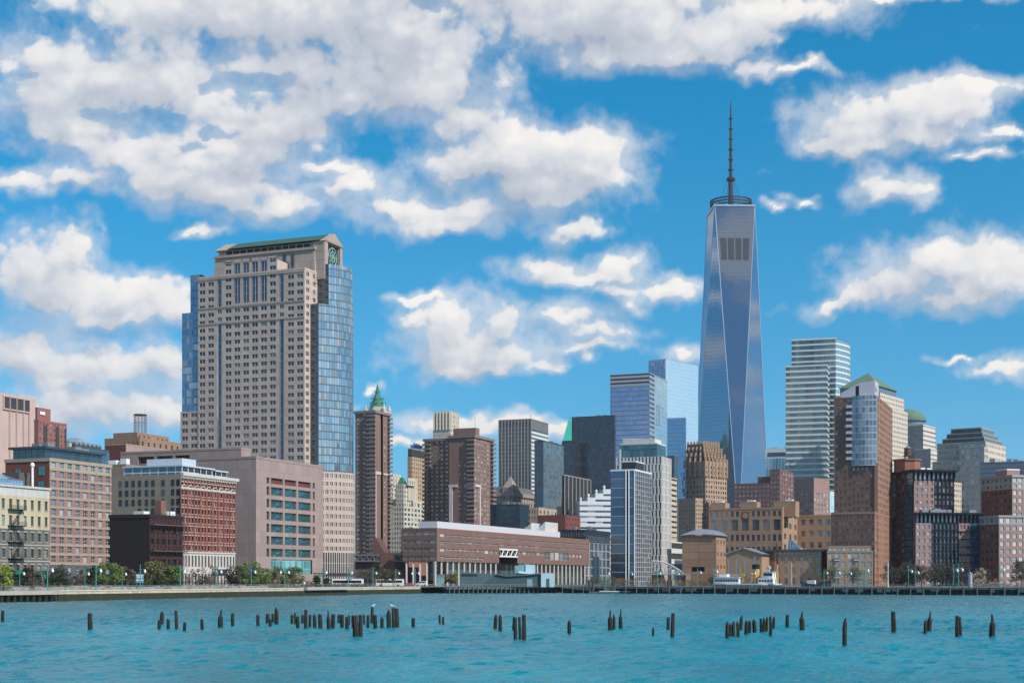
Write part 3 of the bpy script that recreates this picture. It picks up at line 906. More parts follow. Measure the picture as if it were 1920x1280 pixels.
def arch_warehouse():
    fr = F(339, 470, 209, 441)
    tan = stone("tan_side_wall", (.27, .225, .175), .08, .15); red = stone("russet_brick", (.21, .068, .05), .1, .3); white = stone("white_terracotta", (.50, .47, .43), .08, .3)
    b = Bld('warehouse_building', 'russet brick warehouse with white arched windows and white base beside a blank tan side', 'building', fr.C, [tan, red, white])
    b.frames = True
    wstyle('wh', GLASS, FRAME_D, white, 0, 0, .2, .17, True, .14); wstyle('side', GLASS_P, FRAME_D, None, 1, 1, .08)
    z1 = fr.z(888); n = Vector((fr.R.y, -fr.R.x))
    zt = fr.z(913); zm = fr.z(1034)
    # tan left side: a few rows of small windows
    tc = [fr.tL(x) for x in (334, 324, 306, 287, 275, 262, 250, 238, 226)]
    dl = -fr.L; ang = math.atan2(dl.y, dl.x); nn = Vector((dl.y, -dl.x))
    b.wall(*fr.left, 2, z1, 0)
    for j, y in enumerate((910, 928, 946, 963)):
        for i, t in enumerate(tc):
            if j == 3 and i > 5: continue
            p = fr.pt(0, t)
            b.win.append((400, p+nn*.05, ang, fr.z(y), 1.25, 2.1, 'side', .0))
    rows = 7; rh = (zt-zm)/rows
    b.punch(*fr.right, zm, zt, 17, rows, .52, .60, 1, 'wh', .35)
    b.punch(*fr.right, zt, z1-1.2, 17, 1, .52, .50, 1, 'wh', .35, zc=.15)
    b.wall(*fr.right, z1-1.2, z1, 2)
    b.punch(*fr.right, 2, zm, 17, 2, .55, .62, 2, 'dark', .4)
    a, c, d, e = fr.quad
    b.w.vquad(c, d, 2, z1, 0); b.w.vquad(d, e, 2, z1, 0)
    b.part('roof', [ROOFING]).poly([(p.x, p.y, z1-.3) for p in offset(fr.quad, -.1)])
    p, q = fr.right; L = fr.lenR
    arch = b.part('arch', [white])
    for zz in (zt+2.6, zt-.5):                                     # rounded hood of each bay
        for i in range(18 if zz > zt else 9):
            k = 18 if zz > zt else 9
            cx = L*(i+.5)/k; r = L/k*.42
            for s in range(6):
                a0, a1 = math.pi*s/6, math.pi*(s+1)/6
                P0 = p+fr.R*(cx+r*math.cos(a0)); P1 = p+fr.R*(cx+r*math.cos(a1))
                arch.bar((*(P0+n*.12), zz+r*math.sin(a0)), (*(P1+n*.12), zz+r*math.sin(a1)), .17, n=4)
    co = b.part('cornice', [white])
    co.prism([tuple(p+n*1.0), tuple(q+n*1.0+fr.R*1.0), tuple(q-n*.3+fr.R*1.0), tuple(p-n*.3)], z1-.5, z1+.5)
    co.prism([tuple(p+n*.45), tuple(q+n*.45), tuple(q-n*.1), tuple(p-n*.1)], z1-1.3, z1-.52)
    for k in range(28):
        x = p+fr.R*(L*(k+.5)/28); co.prism([tuple(x+n*.8-fr.R*.2), tuple(x+n*.8+fr.R*.2), tuple(x+n*.46+fr.R*.2), tuple(x+n*.46-fr.R*.2)], z1-1.25, z1-.52)
    for zz in (zm, zt-.05):
        b.part('string_course', [white]).prism([tuple(p+n*.25), tuple(q+n*.25), tuple(q-n*.05), tuple(p-n*.05)], zz-.3, zz+.2)
    pil = b.part('pier', [red])
    for k in range(10):
        x = p+fr.R*(L*k/9)
        pil.prism([tuple(x+n*.22-fr.R*.22), tuple(x+n*.22+fr.R*.22), tuple(x-n*.02+fr.R*.22), tuple(x-n*.02-fr.R*.22)], zm+.25, zt-.4)
    pg = curtain("penthouse_glass", (.02, .028, .035), (.6, .7, .8), .16, 3.4, 4, .35, .3, (.6, .62, .65))
    for r0, r1, l0, l1, h in ((2, 12, 1, 24, 2.7), (14, 22, 2, 10, 2.8), (23, 30, 2, 10, 2.4)):
        g = fr.sub(r0, r1, l0, l1)
        for x, y in (g.left, g.right): b.glass(x, y, z1, z1+h, pg, 'penthouse_glass')
        b.part('penthouse_roof', [paint("pale_metal", (.56, .60, .66), .4, .2)]).prism([tuple(x) for x in offset(g.quad, .4)], z1+h, z1+h+.5)
    b.vol(fr.sub(5, 13, 3, 17), z1+3.2, z1+5.6, 'plant_room', paint("pale_metal", (.56, .60, .66), .4, .2))
    b.done()
arch_warehouse()

def tan_backdrop():
    fr = F(236, 505, 196, 262)
    tan = stone("buff_render", (.23, .19, .14), .1)
    b = Bld('loft_building', 'plain buff block squeezed between the pink hotel and the tan warehouse', 'building', fr.C, [tan])
    b.block(fr, 2, fr.z(872), parapet=.5)
    b.units(fr, fr.z(872)+.5, 5, 2.2, WHITE, 8)
    b.done()
tan_backdrop()

def beige_block():
    fr = F(480, 540, 330, 606)
    bg_ = stone("mauve_concrete", (.31, .235, .215), .05, .1, tiles=(6, 4.6, .06)); dr = stone("oxblood_panel", (.13, .035, .03), .1); dk = paint("dark_opening", (.03, .012, .012), .8)
    b = Bld('office_building', 'blocky mauve concrete office with six rows of wide teal windows and stepped terraces', 'building', fr.C, [bg_, dr, dk])
    z1 = fr.z(857); n = Vector((fr.R.y, -fr.R.x))
    wstyle('bay', curtain("teal_bay_glass", (.01, .05, .06), (.3, .65, .7), .35, 2.4, .9, .12, .22, (.03, .07, .075), var=.6), paint("beige_mullion", (.3, .23, .2)), None, 0, 0)
    wstyle('slot', dk, dr, None, 0, 0); wstyle('redslot', dr, dr, None, 0, 0)
    p, q = fr.right
    t = [fr.tR(x) for x in (499, 506, 508, 531, 533.5, 556, 559, 583, 586, 591)]
    zl = fr.z(1047); zh = fr.z(906)
    P = lambda a: fr.pt(a)
    b.wall(P(0), P(t[0]), 2, z1, 0); b.wall(P(t[9]), q, 2, z1, 0)
    b.wall(P(t[0]), P(t[9]), zh+4.4, z1, 0)
    rows = 6; rh = (zh-zl)/rows
    for a, c, st, w in ((t[0], t[1], 'slot', .75), (t[1], t[2], None, 0), (t[2], t[3], 'bay', .985), (t[3], t[4], None, 0), (t[4], t[5], 'bay', .985), (t[5], t[6], None, 0), (t[6], t[7], 'bay', .985), (t[7], t[8], None, 0), (t[8], t[9], 'slot', .75)):
        if st is None: b.wall(P(a), P(c), zl, zh+4.4, 0); continue
        b.punch(P(a), P(c), zl, zh, 1, rows, w, .66, 0, st, .8, zc=.6)
        b.punch(P(a), P(c), zh, zh+4.4, 1, 1, w, .5, 0, 'redslot' if st == 'bay' else 'slot', .8, zc=.3)
    b.wall(P(t[0]), P(t[9]), 2, fr.z(1075), 0)
    lob = curtain("lobby_glass", (.05, .20, .22), (.5, .95, 1), .45, 2.3, 3.0, .15, .18, (.35, .5, .5), var=.9)
    b.wall(P(t[0]), P(t[2]), fr.z(1075), zl, 0); b.wall(P(t[7]+1), P(t[9]), fr.z(1075), zl, 0)
    b.glass(P(t[2])-n*.5, P(t[7]+1)-n*.5, fr.z(1075), zl, lob, 'lobby_glass')
    # left side with its recessed loggias
    ts = [fr.tL(x) for x in (372, 386, 397)]
    L1, L2 = fr.lenL, fr.tL(440)
    b.wall(fr.pt(0, 17), fr.pt(0, 0), 2, z1, 0)
    b.punch(fr.pt(0, fr.lenL), fr.pt(0, 17), 2, z1-2, 3, 8, .8, .42, 0, 'slot', 1.2)
    b.wall(fr.pt(0, fr.lenL), fr.pt(0, 17), z1-2, z1, 0)
    A = fr.quad
    b.w.vquad(A[1], A[2], 2, z1, 0); b.w.vquad(A[2], A[3], 2, z1, 0)
    b.part('roof', [ROOFING]).poly([(x.x, x.y, z1-.3) for x in offset(fr.quad, -.05)])
    ring(b.part('parapet', [bg_]), fr.quad, .12, -.5, z1-.4, z1+.5)
    # terraces behind
    g = F(452, 590, 226, 470)
    zg = g.z(840)
    b.wall(g.pt(0, 10), g.pt(0, 0), 2, zg, 0); b.wall(*g.right, 2, zg, 0)
    tt = [g.tL(x) for x in (358, 326, 291, 256)]
    zs = g.z(866)
    b.wall(g.pt(0, tt[0]), g.pt(0, 10), 2, zg, 0); b.wall(g.pt(0, g.lenL), g.pt(0, tt[3]), 2, zg, 0); b.wall(g.pt(0, tt[3]), g.pt(0, tt[0]), 2, zs, 0)
    for u0, u1 in zip(tt, tt[1:]): b.punch(g.pt(0, u1), g.pt(0, u0), zs, zg, 1, 1, .86, .52, 0, 'redslot', 2.5, zc=.3)
    b.w.vquad(*g.right[::-1], 2, 3, 0) if False else None
    Q = g.quad; b.w.vquad(Q[1], Q[2], 2, zg); b.w.vquad(Q[2], Q[3], 2, zg)
    b.part('roof', [ROOFING]).poly([(x.x, x.y, zg-.3) for x in offset(Q, -.05)])
    ring(b.part('parapet', [bg_]), Q, .12, -.5, zg-.4, zg+.4)
    h = F(236, 640, 197, 330)
    zh2 = h.z(833)
    b.block(h, 2, zh2, S_(1), S_(0), parapet=.4)
    b.done()
beige_block()

def lattice_block():
    fr = F(262, 950, 196, 338)
    br = stone("ochre_brick", (.27, .165, .105), .14, .08)
    b = Bld('office_building', 'ochre brick block behind the terraces carrying a round lattice mast on its roof', 'building', fr.C, [br])
    z1 = fr.z(822)
    wstyle('slit', GLASS, FRAME_D, None, 0, 0)
    b.block(fr, 2, z1, P_(8, 12, .25, .5, w='slit', dep=.6), P_(7, 12, .3, .6, w='slit', dep=.6), parapet=1)
    g = fr.sub(4, fr.lenR-6, 5, fr.lenL-4)
    b.block(g, z1, fr.z(810), P_(9, 1, .35, .4, w='slit'), P_(7, 1, .35, .4, w='slit'), parapet=.6)
    st = paint("lattice_steel", (.13, .14, .15), .5, .3)
    c = PX(263, 810, 985); c2 = (c.x, c.y); z0, zt = c.z-1, PX(263, 777, 985).z
    mb = b.part('lattice_mast', [st]); R_ = 4.3; N = 12
    for k in range(N):
        a = 2*math.pi*k/N; a2 = 2*math.pi*(k+1)/N
        A = (c.x+R_*math.cos(a), c.y+R_*math.sin(a)); B2 = (c.x+R_*math.cos(a2), c.y+R_*math.sin(a2))
        mb.bar((*A, z0), (*A, zt), .16, n=4)
        for j in range(7):
            zz = z0+(zt-z0)*(j+1)/7
            mb.bar((*A, zz), (*B2, zz), .2 if j in (3, 6) else .13, n=4)
            mb.bar((*A, zz-(zt-z0)/7), (*B2, zz), .08, n=4)
    for rr in (4.6, 4.6): mb.lathe(c2, [(rr, zt-.6), (rr, zt)], 12)
    mb.bar((c.x+3, c.y, zt), (c.x+3, c.y, zt+6), .08, n=4)
    b.units(fr, z1, 6, 2.5, seed=4)
    b.done()
lattice_block()

def concrete_tower():
    fr = F(-42, 1000, -90, 67)
    pk = stone("pink_granite", (.44, .335, .295), .05, .1, streak=.14)
    b = Bld('concrete_tower', 'windowless pink granite tower with four dark vents at the left edge', 'skyscraper', fr.C, [pk])
    z1 = fr.z(732); zv = fr.z(757); zt = fr.z(735)
    t = [fr.tR(x) for x in (6.5, 16.5, 18.5, 29.5, 31.5, 42.5, 44.5, 54)]
    n = Vector((fr.R.y, -fr.R.x))
    b.block(fr, 2, z1, S_(0), S_(0), parapet=1.2)
    ribm = stone("granite_rib", (.37, .275, .24), .05, .1)
    for x in (17.5, 30.5, 43.5, 54):
        a = fr.tR(x)
        b.part('rib', [ribm], key=f'rib#{x}').prism([tuple(fr.pt(a-.6)+n*.7), tuple(fr.pt(a+.6)+n*.7), tuple(fr.pt(a+.6)-n*.02), tuple(fr.pt(a-.6)-n*.02)], 2, zv)
    vd = paint("vent_dark", (.03, .03, .035), .8)
    for k in range(4):
        a, c = fr.pt(t[2*k]), fr.pt(t[2*k+1])
        mb = b.part('vent', [vd, pk], key=f'vent#{k}')
        mb.prism([tuple(a+n*.5), tuple(c+n*.5), tuple(c-n*.02), tuple(a-n*.02)], zv, zt, 0)
        R_ = fr.R
        for p, q in ((a-R_*.9, a), (c, c+R_*.9)): mb.prism([tuple(p+n*1.0), tuple(q+n*1.0), tuple(q-n*.02), tuple(p-n*.02)], zv-1, zt+1, 1)
        mb.prism([tuple(a+n*1.0), tuple(c+n*1.0), tuple(c-n*.02), tuple(a-n*.02)], zt, zt+1, 1)
        mb.prism([tuple(a+n*1.0), tuple(c+n*1.0), tuple(c-n*.02), tuple(a-n*.02)], zv-1, zv, 1)
    b.done()
concrete_tower()

def far_brick_tower():
    fr = F(72, 900, 64, 125)
    br = stone("maroon_brick", (.24, .10, .085), .1, .2)
    b = Bld('apartment_tower', 'maroon brick apartment tower with a roof tank house beside the granite tower', 'apartment building', fr.C, [br, stone("dark_recess", (.035, .035, .04))])
    wstyle('mar', winglass("mauve_glass", (.06, .06, .07), (.4, .35, .35), .3, (.16, .15, .17)), FRAME_D, None, 1, 0)
    z1 = fr.z(789)
    n = 8; L = fr.lenR
    b.punch(*fr.right, 2, z1, 8, 33, .5, .5, 0, 'mar', .25)
    b.block(fr, 2, z1, S_(0), None, parapet=.8) if False else None
    b.wall(*fr.left, 2, z1, 0)
    A = fr.quad; b.w.vquad(A[1], A[2], 2, z1); b.w.vquad(A[2], A[3], 2, z1)
    b.part('roof', [ROOFING]).poly([(x.x, x.y, z1) for x in A]); ring(b.part('parapet', [br]), A, .1, -.4, z1-.2, z1+.9)
    nn = Vector((fr.R.y, -fr.R.x))
    for u0, u1 in ((.18, .30), (.60, .72), (.93, .99)):
        p, q = fr.pt(L*u0), fr.pt(L*u1)
        b.part('recess', [b.wm[1]], key=f'r{u0}').prism([tuple(p+nn*.15), tuple(q+nn*.15), tuple(q-nn*.02), tuple(p-nn*.02)], 2, z1-2)
    g = F(70, 915, 66, 95); b.block(g, z1, g.z(765), parapet=.6)
    b.part('roof_sign', [WHITE]).prism([tuple(x) for x in (g.pt(2)+nn*.6, g.pt(g.lenR-6)+nn*.6, g.pt(g.lenR-6)+nn*.3, g.pt(2)+nn*.3)], z1+6, z1+8)
    b.done()
far_brick_tower()

def dome_pavilion():
    c = PX(134, 845, 960)
    b = Bld('domed_building', 'small pale building with a lattice arched dome behind the pink hotel', 'building', (c.x, c.y), [stone("pale_limestone", (.42, .40, .36))])
    fr = F(130, 955, 124, 147)
    b.block(fr, 2, fr.z(832), parapet=.6)
    z = fr.z(832)
    b.part('dome', [curtain("dome_glass", (.1, .13, .14), (.6, .8, .85), .4, .3, .3, .05, .05, (.3, .33, .33))]).lathe((c.x+1, c.y+4), [(6.5, z), (6.2, z+2), (4.8, z+3.7), (2.6, z+4.7), (.3, z+5)], 16)
    b.done()
    fr = F(142, 610, 134, 205)
    b = Bld('glass_roof_building', 'low dark building with a row of barrel cooling drums on its roof', 'building', fr.C, [stone("slate_blue_wall", (.05, .065, .085))])
    z = fr.z(838)
    b.block(fr, 2, z, G_(curtain("slate_glass", (.02, .035, .05), (.5, .65, .8), .3, 2, 3.5)), G_(curtain("slate_glass")), parapet=.5)
    for k in range(6):
        x = fr.pt(3+k*(fr.lenR-5)/6, 2.5)
        b.part('cooling_drum', [paint("drum_grey", (.10, .12, .14), .4, .4)], key=f'd{k}').lathe(x, [(1.5, z), (1.7, z+1.6), (1.3, z+2.3), (1.0, z+2.5)], 10)
    b.done()
dome_pavilion()

# ---- the big stone and glass tower
def stone_glass_tower():
    fr = F(571, 720, 340, 700, lenR=42)
    st = stone("pink_grey_granite", (.46, .375, .33), .06, .1, tiles=(4.2, 3.95, .10), line=(.8, .8, .8)); cr = stone("crown_granite", (.36, .29, .25), .06, .1, tiles=(7, 4.5, .16), line=(.72, .72, .72)); dk = paint("dark_slot", (.02, .02, .025), .7)
    gblue = curtain("tower_blue_glass", (.02, .06, .11), (.40, .60, .80), .38, 1.45, 3.95, .14, .9, (.16, .19, .23), span=.0, tilt=.05, var=.8)
    gslot = curtain("slot_glass", (.012, .015, .025), (.35, .45, .65), .10, 1.75, 3.95, .38, .12, (.42, .42, .44))
    b = Bld('office_tower', 'tall pink-grey granite tower with a green gabled crown and a curved glass side', 'skyscraper', fr.C, [st, cr, dk])
    z1 = 160.0; zb = 44.0; fl = 3.95
    H = z1-zb; nrow = int(round(H/fl)); rh = H/nrow
    W = 63.0; bw = W/12
    P = lambda t: fr.pt(0, t)
    b.wall(P(73), P(0), 2, zb, 0)
    zband0, zband1 = zb+rh*round((fr.z(590)-zb)/rh), zb+rh*round((fr.z(590)-zb)/rh)+2*rh
    # bays counted from the right corner; bays 2 and 9 are glass slots
    def run(i0, i1, za, zz, c, style='pair'):
        r = int(round((zz-za)/rh))
        b.punch(P(bw*i1), P(bw*i0), za, zz, c, r, .66, .52, 0, style, .3)
    for i0, i1 in ((0, 2), (3, 9), (10, 12)):
        if (i0, i1) != (3, 9): run(i0, i1, zb, z1-1.5, i1-i0); b.wall(P(bw*i1), P(bw*i0), z1-1.5, z1, 0)
        else:
            run(3, 9, zb, zband1+0*rh, 6)
            # tall slots high in the centre
            zs0, zs1 = zband1, zband1+rh*6
            run(3, 4, zs0, zs1, 1); run(8, 9, zs0, zs1, 1)
            for k in range(4, 8):
                a, c = P(bw*(k+1)), P(bw*k)
                b.wall(a, P(bw*(k+1)-.9), zs0, zs1, 0); b.wall(P(bw*k+.9), c, zs0, zs1, 0)
                n_ = Vector((fr.L.y, -fr.L.x)) * -1
                b.wall(P(bw*(k+1)-.9), P(bw*k+.9), zs0, zs0+1.4, 0); b.wall(P(bw*(k+1)-.9), P(bw*k+.9), zs1-1.5, zs1, 0)
                b.glass(P(bw*(k+1)-.9)+fr.R*.3, P(bw*k+.9)+fr.R*.3, zs0+1.4, zs1-1.5, gslot, 'slot_glass')
            zc1 = 166.0
            b.punch(P(bw*9), P(bw*3), zs1, zc1, 6, 1, .66, .75 if zc1-zs1 < 6 else .8, 0, 'pair', .3, zc=.4)
            b.w.vquad(P(bw*3), P(bw*3)+fr.R*10, z1, zc1, 0); b.w.vquad(P(bw*9)+fr.R*10, P(bw*9), z1, zc1, 0)
            b.part('roof', [ROOFING]).poly([(*P(bw*9), zc1), (*P(bw*3), zc1), (*(P(bw*3)+fr.R*10), zc1), (*(P(bw*9)+fr.R*10), zc1)])
    for i in (2, 9):
        a, c = P(bw*(i+1)), P(bw*i)
        e = 1.4
        b.wall(a, P(bw*(i+1)-e), zb, z1, 0); b.wall(P(bw*i+e), c, zb, z1, 0)
        m0, m1 = P(bw*(i+1)-e), P(bw*i+e)
        b.glass(m0+fr.R*.3, m1+fr.R*.3, zb, zband0, gslot, 'slot_glass')
        b.punch(m0, m1, zband0, zband1, 1, 2, .97, .5, 0, 'pair', .3)
        b.glass(m0+fr.R*.3, m1+fr.R*.3, zband1, z1, gslot, 'slot_glass')
    for zz in (zband0+.1, zband1+.2, z1-.9):
        p, q = P(W), P(0); n_ = -fr.R
        b.part('string_course', [cr], key=f'sc{zz}').prism([tuple(p+n_*.25), tuple(q+n_*.25), tuple(q-n_*.02), tuple(p-n_*.02)], zz-.5, zz+.4)
    # roof edge and side strip
    zt3 = zband0
    b.punch(fr.pt(0), fr.pt(5.7), zb, zt3, 1, int(round((zt3-zb)/rh)), .5, .52, 0, 'pair', .3)
    r_ = int(round((z1-zt3)/rh)); b.punch(fr.pt(0), fr.pt(12.8), zt3, z1, 2, r_, .42, .52, 0, 'pair', .3)
    b.wall(fr.pt(0), fr.pt(5.7), 2, zb, 0)
    A = [P(0), fr.pt(12), fr.pt(12, W), P(W)]
    b.part('roof', [ROOFING]).poly([(x.x, x.y, z1-.1) for x in A])
    ring(b.part('parapet', [st]), A, .15, -.4, z1-.3, z1+.7)
    # left glass wing and its stone foot
    zg0, zg1, zg2 = fr.z(771, 0, 70), fr.z(586, 0, 70), fr.z(514, 0, 66)
    o = 1.0
    b.glass(fr.pt(o, 73.5), fr.pt(o, W), zg0, zg1, gblue, 'wing_glass'); b.glass(fr.pt(o+1, 69), fr.pt(o+1, W), zg1, zg2, gblue, 'wing_glass')
    b.punch(fr.pt(.3, 74), fr.pt(.3, W), zb, zg0, 2, int(round((zg0-zb)/rh)), .66, .52, 0, 'pair', .3)
    b.part('wing_roof', [STEEL]).poly([(*fr.pt(o, 73.5), zg1), (*fr.pt(o, W), zg1), (*fr.pt(30, W), zg1), (*fr.pt(30, 73.5), zg1)])
    b.part('wing_roof', [STEEL]).poly([(*fr.pt(o+1, 69), zg2), (*fr.pt(o+1, W), zg2), (*fr.pt(30, W), zg2), (*fr.pt(30, 69), zg2)])
    b.w.vquad(fr.pt(40, 74), fr.pt(.3, 74), 2, zg0, 0)
    b.glass(fr.pt(30, 73.5), fr.pt(o, 73.5), zg0, zg1, gblue, 'wing_glass'); b.glass(fr.pt(30, 69), fr.pt(o+1, 69), zg1, zg2, gblue, 'wing_glass')
    b.w.vquad(fr.pt(42, 0), fr.pt(42, 74), 2, z1, 0)
    # crown with battered sides
    c0 = [fr.pt(10, -.3), fr.pt(37, -.3), fr.pt(37, 61), fr.pt(10, 61)]
    zc = 173.2
    def bat(k): return [fr.pt(10+k, .1+k*.8-.3), fr.pt(37-k, .1+k*.8-.3), fr.pt(37-k, 61-k*.6), fr.pt(10+k, 61-k*.6)]
    b.part('crown', [cr]).prism([tuple(x) for x in c0], 155, zc, 0, True, True, [tuple(x) for x in bat(1.6)])
    ring(b.part('crown_cornice', [cr]), bat(1.2), .5, -.6, zc-1.0, zc+.3)
    n_ = -fr.R
    # crown small windows
    wstyle('crownwin', GLASS, FRAME_D, None, 1, 0)
    for px_, y, w_, h_ in ((533, 487, 1.9, 4.6), (548, 492, 1.9, 8.2)):
        t = fr.tL(px_, 10); ang = math.atan2(-fr.L.y, -fr.L.x)
        b.win.append((0, fr.pt(10+.9, t)+n_*.9, ang, fr.z(y+6 if h_ < 5 else y+14, 10, t), w_, h_, 'crownwin', 0.0))
    for k in range(6):
        t = fr.tL(437+k*16, 10); ang = math.atan2(-fr.L.y, -fr.L.x)
        b.win.append((0, fr.pt(10.8, t)+n_*.9, ang, 167.4, 2.6, .9, 'crownwin', 0.0))
    # temple: colonnade, gables, green roof
    t0, t1, s0, s1 = 12.0, 31.6, -4.4, 60.0
    ze, zr = 176.3, 181.2; tm = (t0+t1)/2
    b.part('temple', [cr]).prism([tuple(x) for x in (fr.pt(t0+1.2, s0+1), fr.pt(t1-1.2, s0+1), fr.pt(t1-1.2, s1-1), fr.pt(t0+1.2, s1-1))], 157, ze)
    nb = 12
    for k in range(nb):
        a = s0+9+(s1-s0-14)*k/nb
        b.part('loggia_opening', [dk], key=f'lo{k}').prism([tuple(x) for x in (fr.pt(t0+1.0, a), fr.pt(t0+1.19, a), fr.pt(t0+1.19, a+3.4), fr.pt(t0+1.0, a+3.4))], zc+.4, ze-.5)
    cop = stone("green_copper", (.03, .085, .07), .2, .3); rf = b.part('gable_roof', [cop])
    e0, e1 = s0-.6, s1+.6
    def pz(t, s, z): return (*fr.pt(t, s), z)
    for ta, sgn in ((t0-.6, 1), (t1+.6, -1)):
        q = [pz(ta, e1-8, ze+.5), pz(ta, e0+3, ze+.5), pz(tm, e0+3, zr+.6), pz(tm, e1-8, zr+.6)]
        if sgn < 0: q.reverse()
        rf.quad(*q)
    for sa, sb in ((e0, e0+3.2), (e1-8.2, e1)):
        gb = b.part('pediment', [cr], key=f'pd{sa}')
        F0 = [pz(t0-.6, sa, ze), pz(t1+.6, sa, ze), pz(tm, sa, zr+.7)]; B0 = [pz(t0-.6, sb, ze), pz(t1+.6, sb, ze), pz(tm, sb, zr+.7)]
        gb.tri(F0[0], F0[1], F0[2]); gb.tri(B0[1], B0[0], B0[2])
        gb.quad(F0[0], F0[2], B0[2], B0[0]); gb.quad(F0[2], F0[1], B0[1], B0[2]); gb.quad(F0[1], F0[0], B0[0], B0[1])
    # big round-tracery window in the gable end
    n2 = -fr.L
    wt = b.part('gable_window', [paint("pale_green_glass", (.25, .42, .38), .3), dk])
    a, c = fr.pt(t0+4, s0+.9)+n2*.1, fr.pt(t1-4, s0+.9)+n2*.1
    wt.vquad(a, c, ze-11.5, ze-.8, 1)
    cx = fr.pt(tm, s0+.9)+n2*.3; zc0 = ze-6.2
    for rr in (4.4, 2.6, .9):
        for s in range(16):
            a0, a1 = 2*math.pi*s/16, 2*math.pi*(s+1)/16
            wt.bar((*(cx+fr.R*rr*math.cos(a0)), zc0+rr*math.sin(a0)), (*(cx+fr.R*rr*math.cos(a1)), zc0+rr*math.sin(a1)), .3, n=4)
    for s in range(8):
        a0 = 2*math.pi*s/8; wt.bar((*cx, zc0), (*(cx+fr.R*5*math.cos(a0)), zc0+5*math.sin(a0)), .2, n=4)
    for t in (t0+1, t1-3.4): b.part('corner_pier', [cr], key=f'cp{t}').prism([tuple(x) for x in (fr.pt(t, s0-.3), fr.pt(t+2.4, s0-.3), fr.pt(t+2.4, s0+1.0), fr.pt(t, s0+1.0))], 157, ze)
    b.part('corner_pier', [cr], key='cpx').prism([tuple(x) for x in (fr.pt(t0, s0-.2), fr.pt(t0+3, s0-.2), fr.pt(t0+3, 2), fr.pt(t0, 2))], 157, ze)
    # curved glass bay: lower and upper tiers, stone foot
    gcur = curtain("curved_tower_glass", (.06, .095, .115), (.80, .88, .92), .40, 1.5, 3.95, .26, .6, (.09, .10, .12), tilt=.09, var=.85)
    gdark = curtain("shaded_bay_glass", (.01, .015, .02), (.3, .4, .5), .2, 1.6, 1.98, .1, .3, (.10, .11, .12))  # front side of the bay: its shade put into a darker glass
    def bay(ra, w0, bul, rend, grow=0):
        pts = [fr.pt(ra, -w0)]
        N = 14; L = rend-ra
        for k in range(1, N+1):
            f = k/N; pts.append(fr.pt(ra+L*f, -w0-bul*math.sin(math.pi*f*.85)))
        return pts
    zl1 = fr.z(569, 6, -4)
    zu1 = fr.z(495, 13, -5)
    low = bay(5.7, 4.6, 8.0, 36); up = bay(12.8, 6.4, 5.5, 34)
    def curve(pts, z0, z1_, fn):
        for p, q in zip(pts, pts[1:]): fn(p, q, z0, z1_)
    zs = fr.z(886, 20, -8)
    b.glass(fr.pt(5.7, 0), low[0], zb, zl1, gdark, 'bay_glass')
    mbc = b.part('curved_glass', [gcur]); u = 0
    for p, q in zip(low, low[1:]): mbc.vquad(p, q, zs-.5, zl1, 0, u); u += (q-p).length
    b.glass(fr.pt(12.8, 0), up[0], zl1, zu1, gdark, 'bay_glass')
    mbc = b.part('curved_glass', [gcur], key='cg2'); u = 0
    for p, q in zip(up, up[1:]): mbc.vquad(p, q, zl1, zu1, 0, u); u += (q-p).length
    rb = b.part('bay_roof', [STEEL])
    rb.poly([(*fr.pt(5.7, 0), zl1)]+[(*p, zl1) for p in low]+[(*fr.pt(36, 0), zl1)]); rb.poly([(*fr.pt(12.8, 0), zu1)]+[(*p, zu1) for p in up]+[(*fr.pt(34, 0), zu1)])
    foot = bay(6.2, 5.2, 8.2, 36)
    colon = curtain("foot_glass", (.015, .02, .03), (.5, .6, .75), .3, 1.3, 13, .5, .2, (.45, .42, .38))
    zf = fr.z(1036, 20, -8); rr = int(round((zs-zf)/4.1))
    nseg = len(foot)-1
    b.wall(fr.pt(6.2, 0), foot[0], 2, zs, 0)
    for p, q in zip(foot, foot[1:]):
        b.punch(p, q, zf, zs, 1, rr, .6, .5, 0, 'pair', .3)
    for k in range(0, nseg):
        p, q = foot[k], foot[k+1]
        b.glass(p, q, 2, zf, colon, 'foot_glass')
    b.done()
stone_glass_tower()

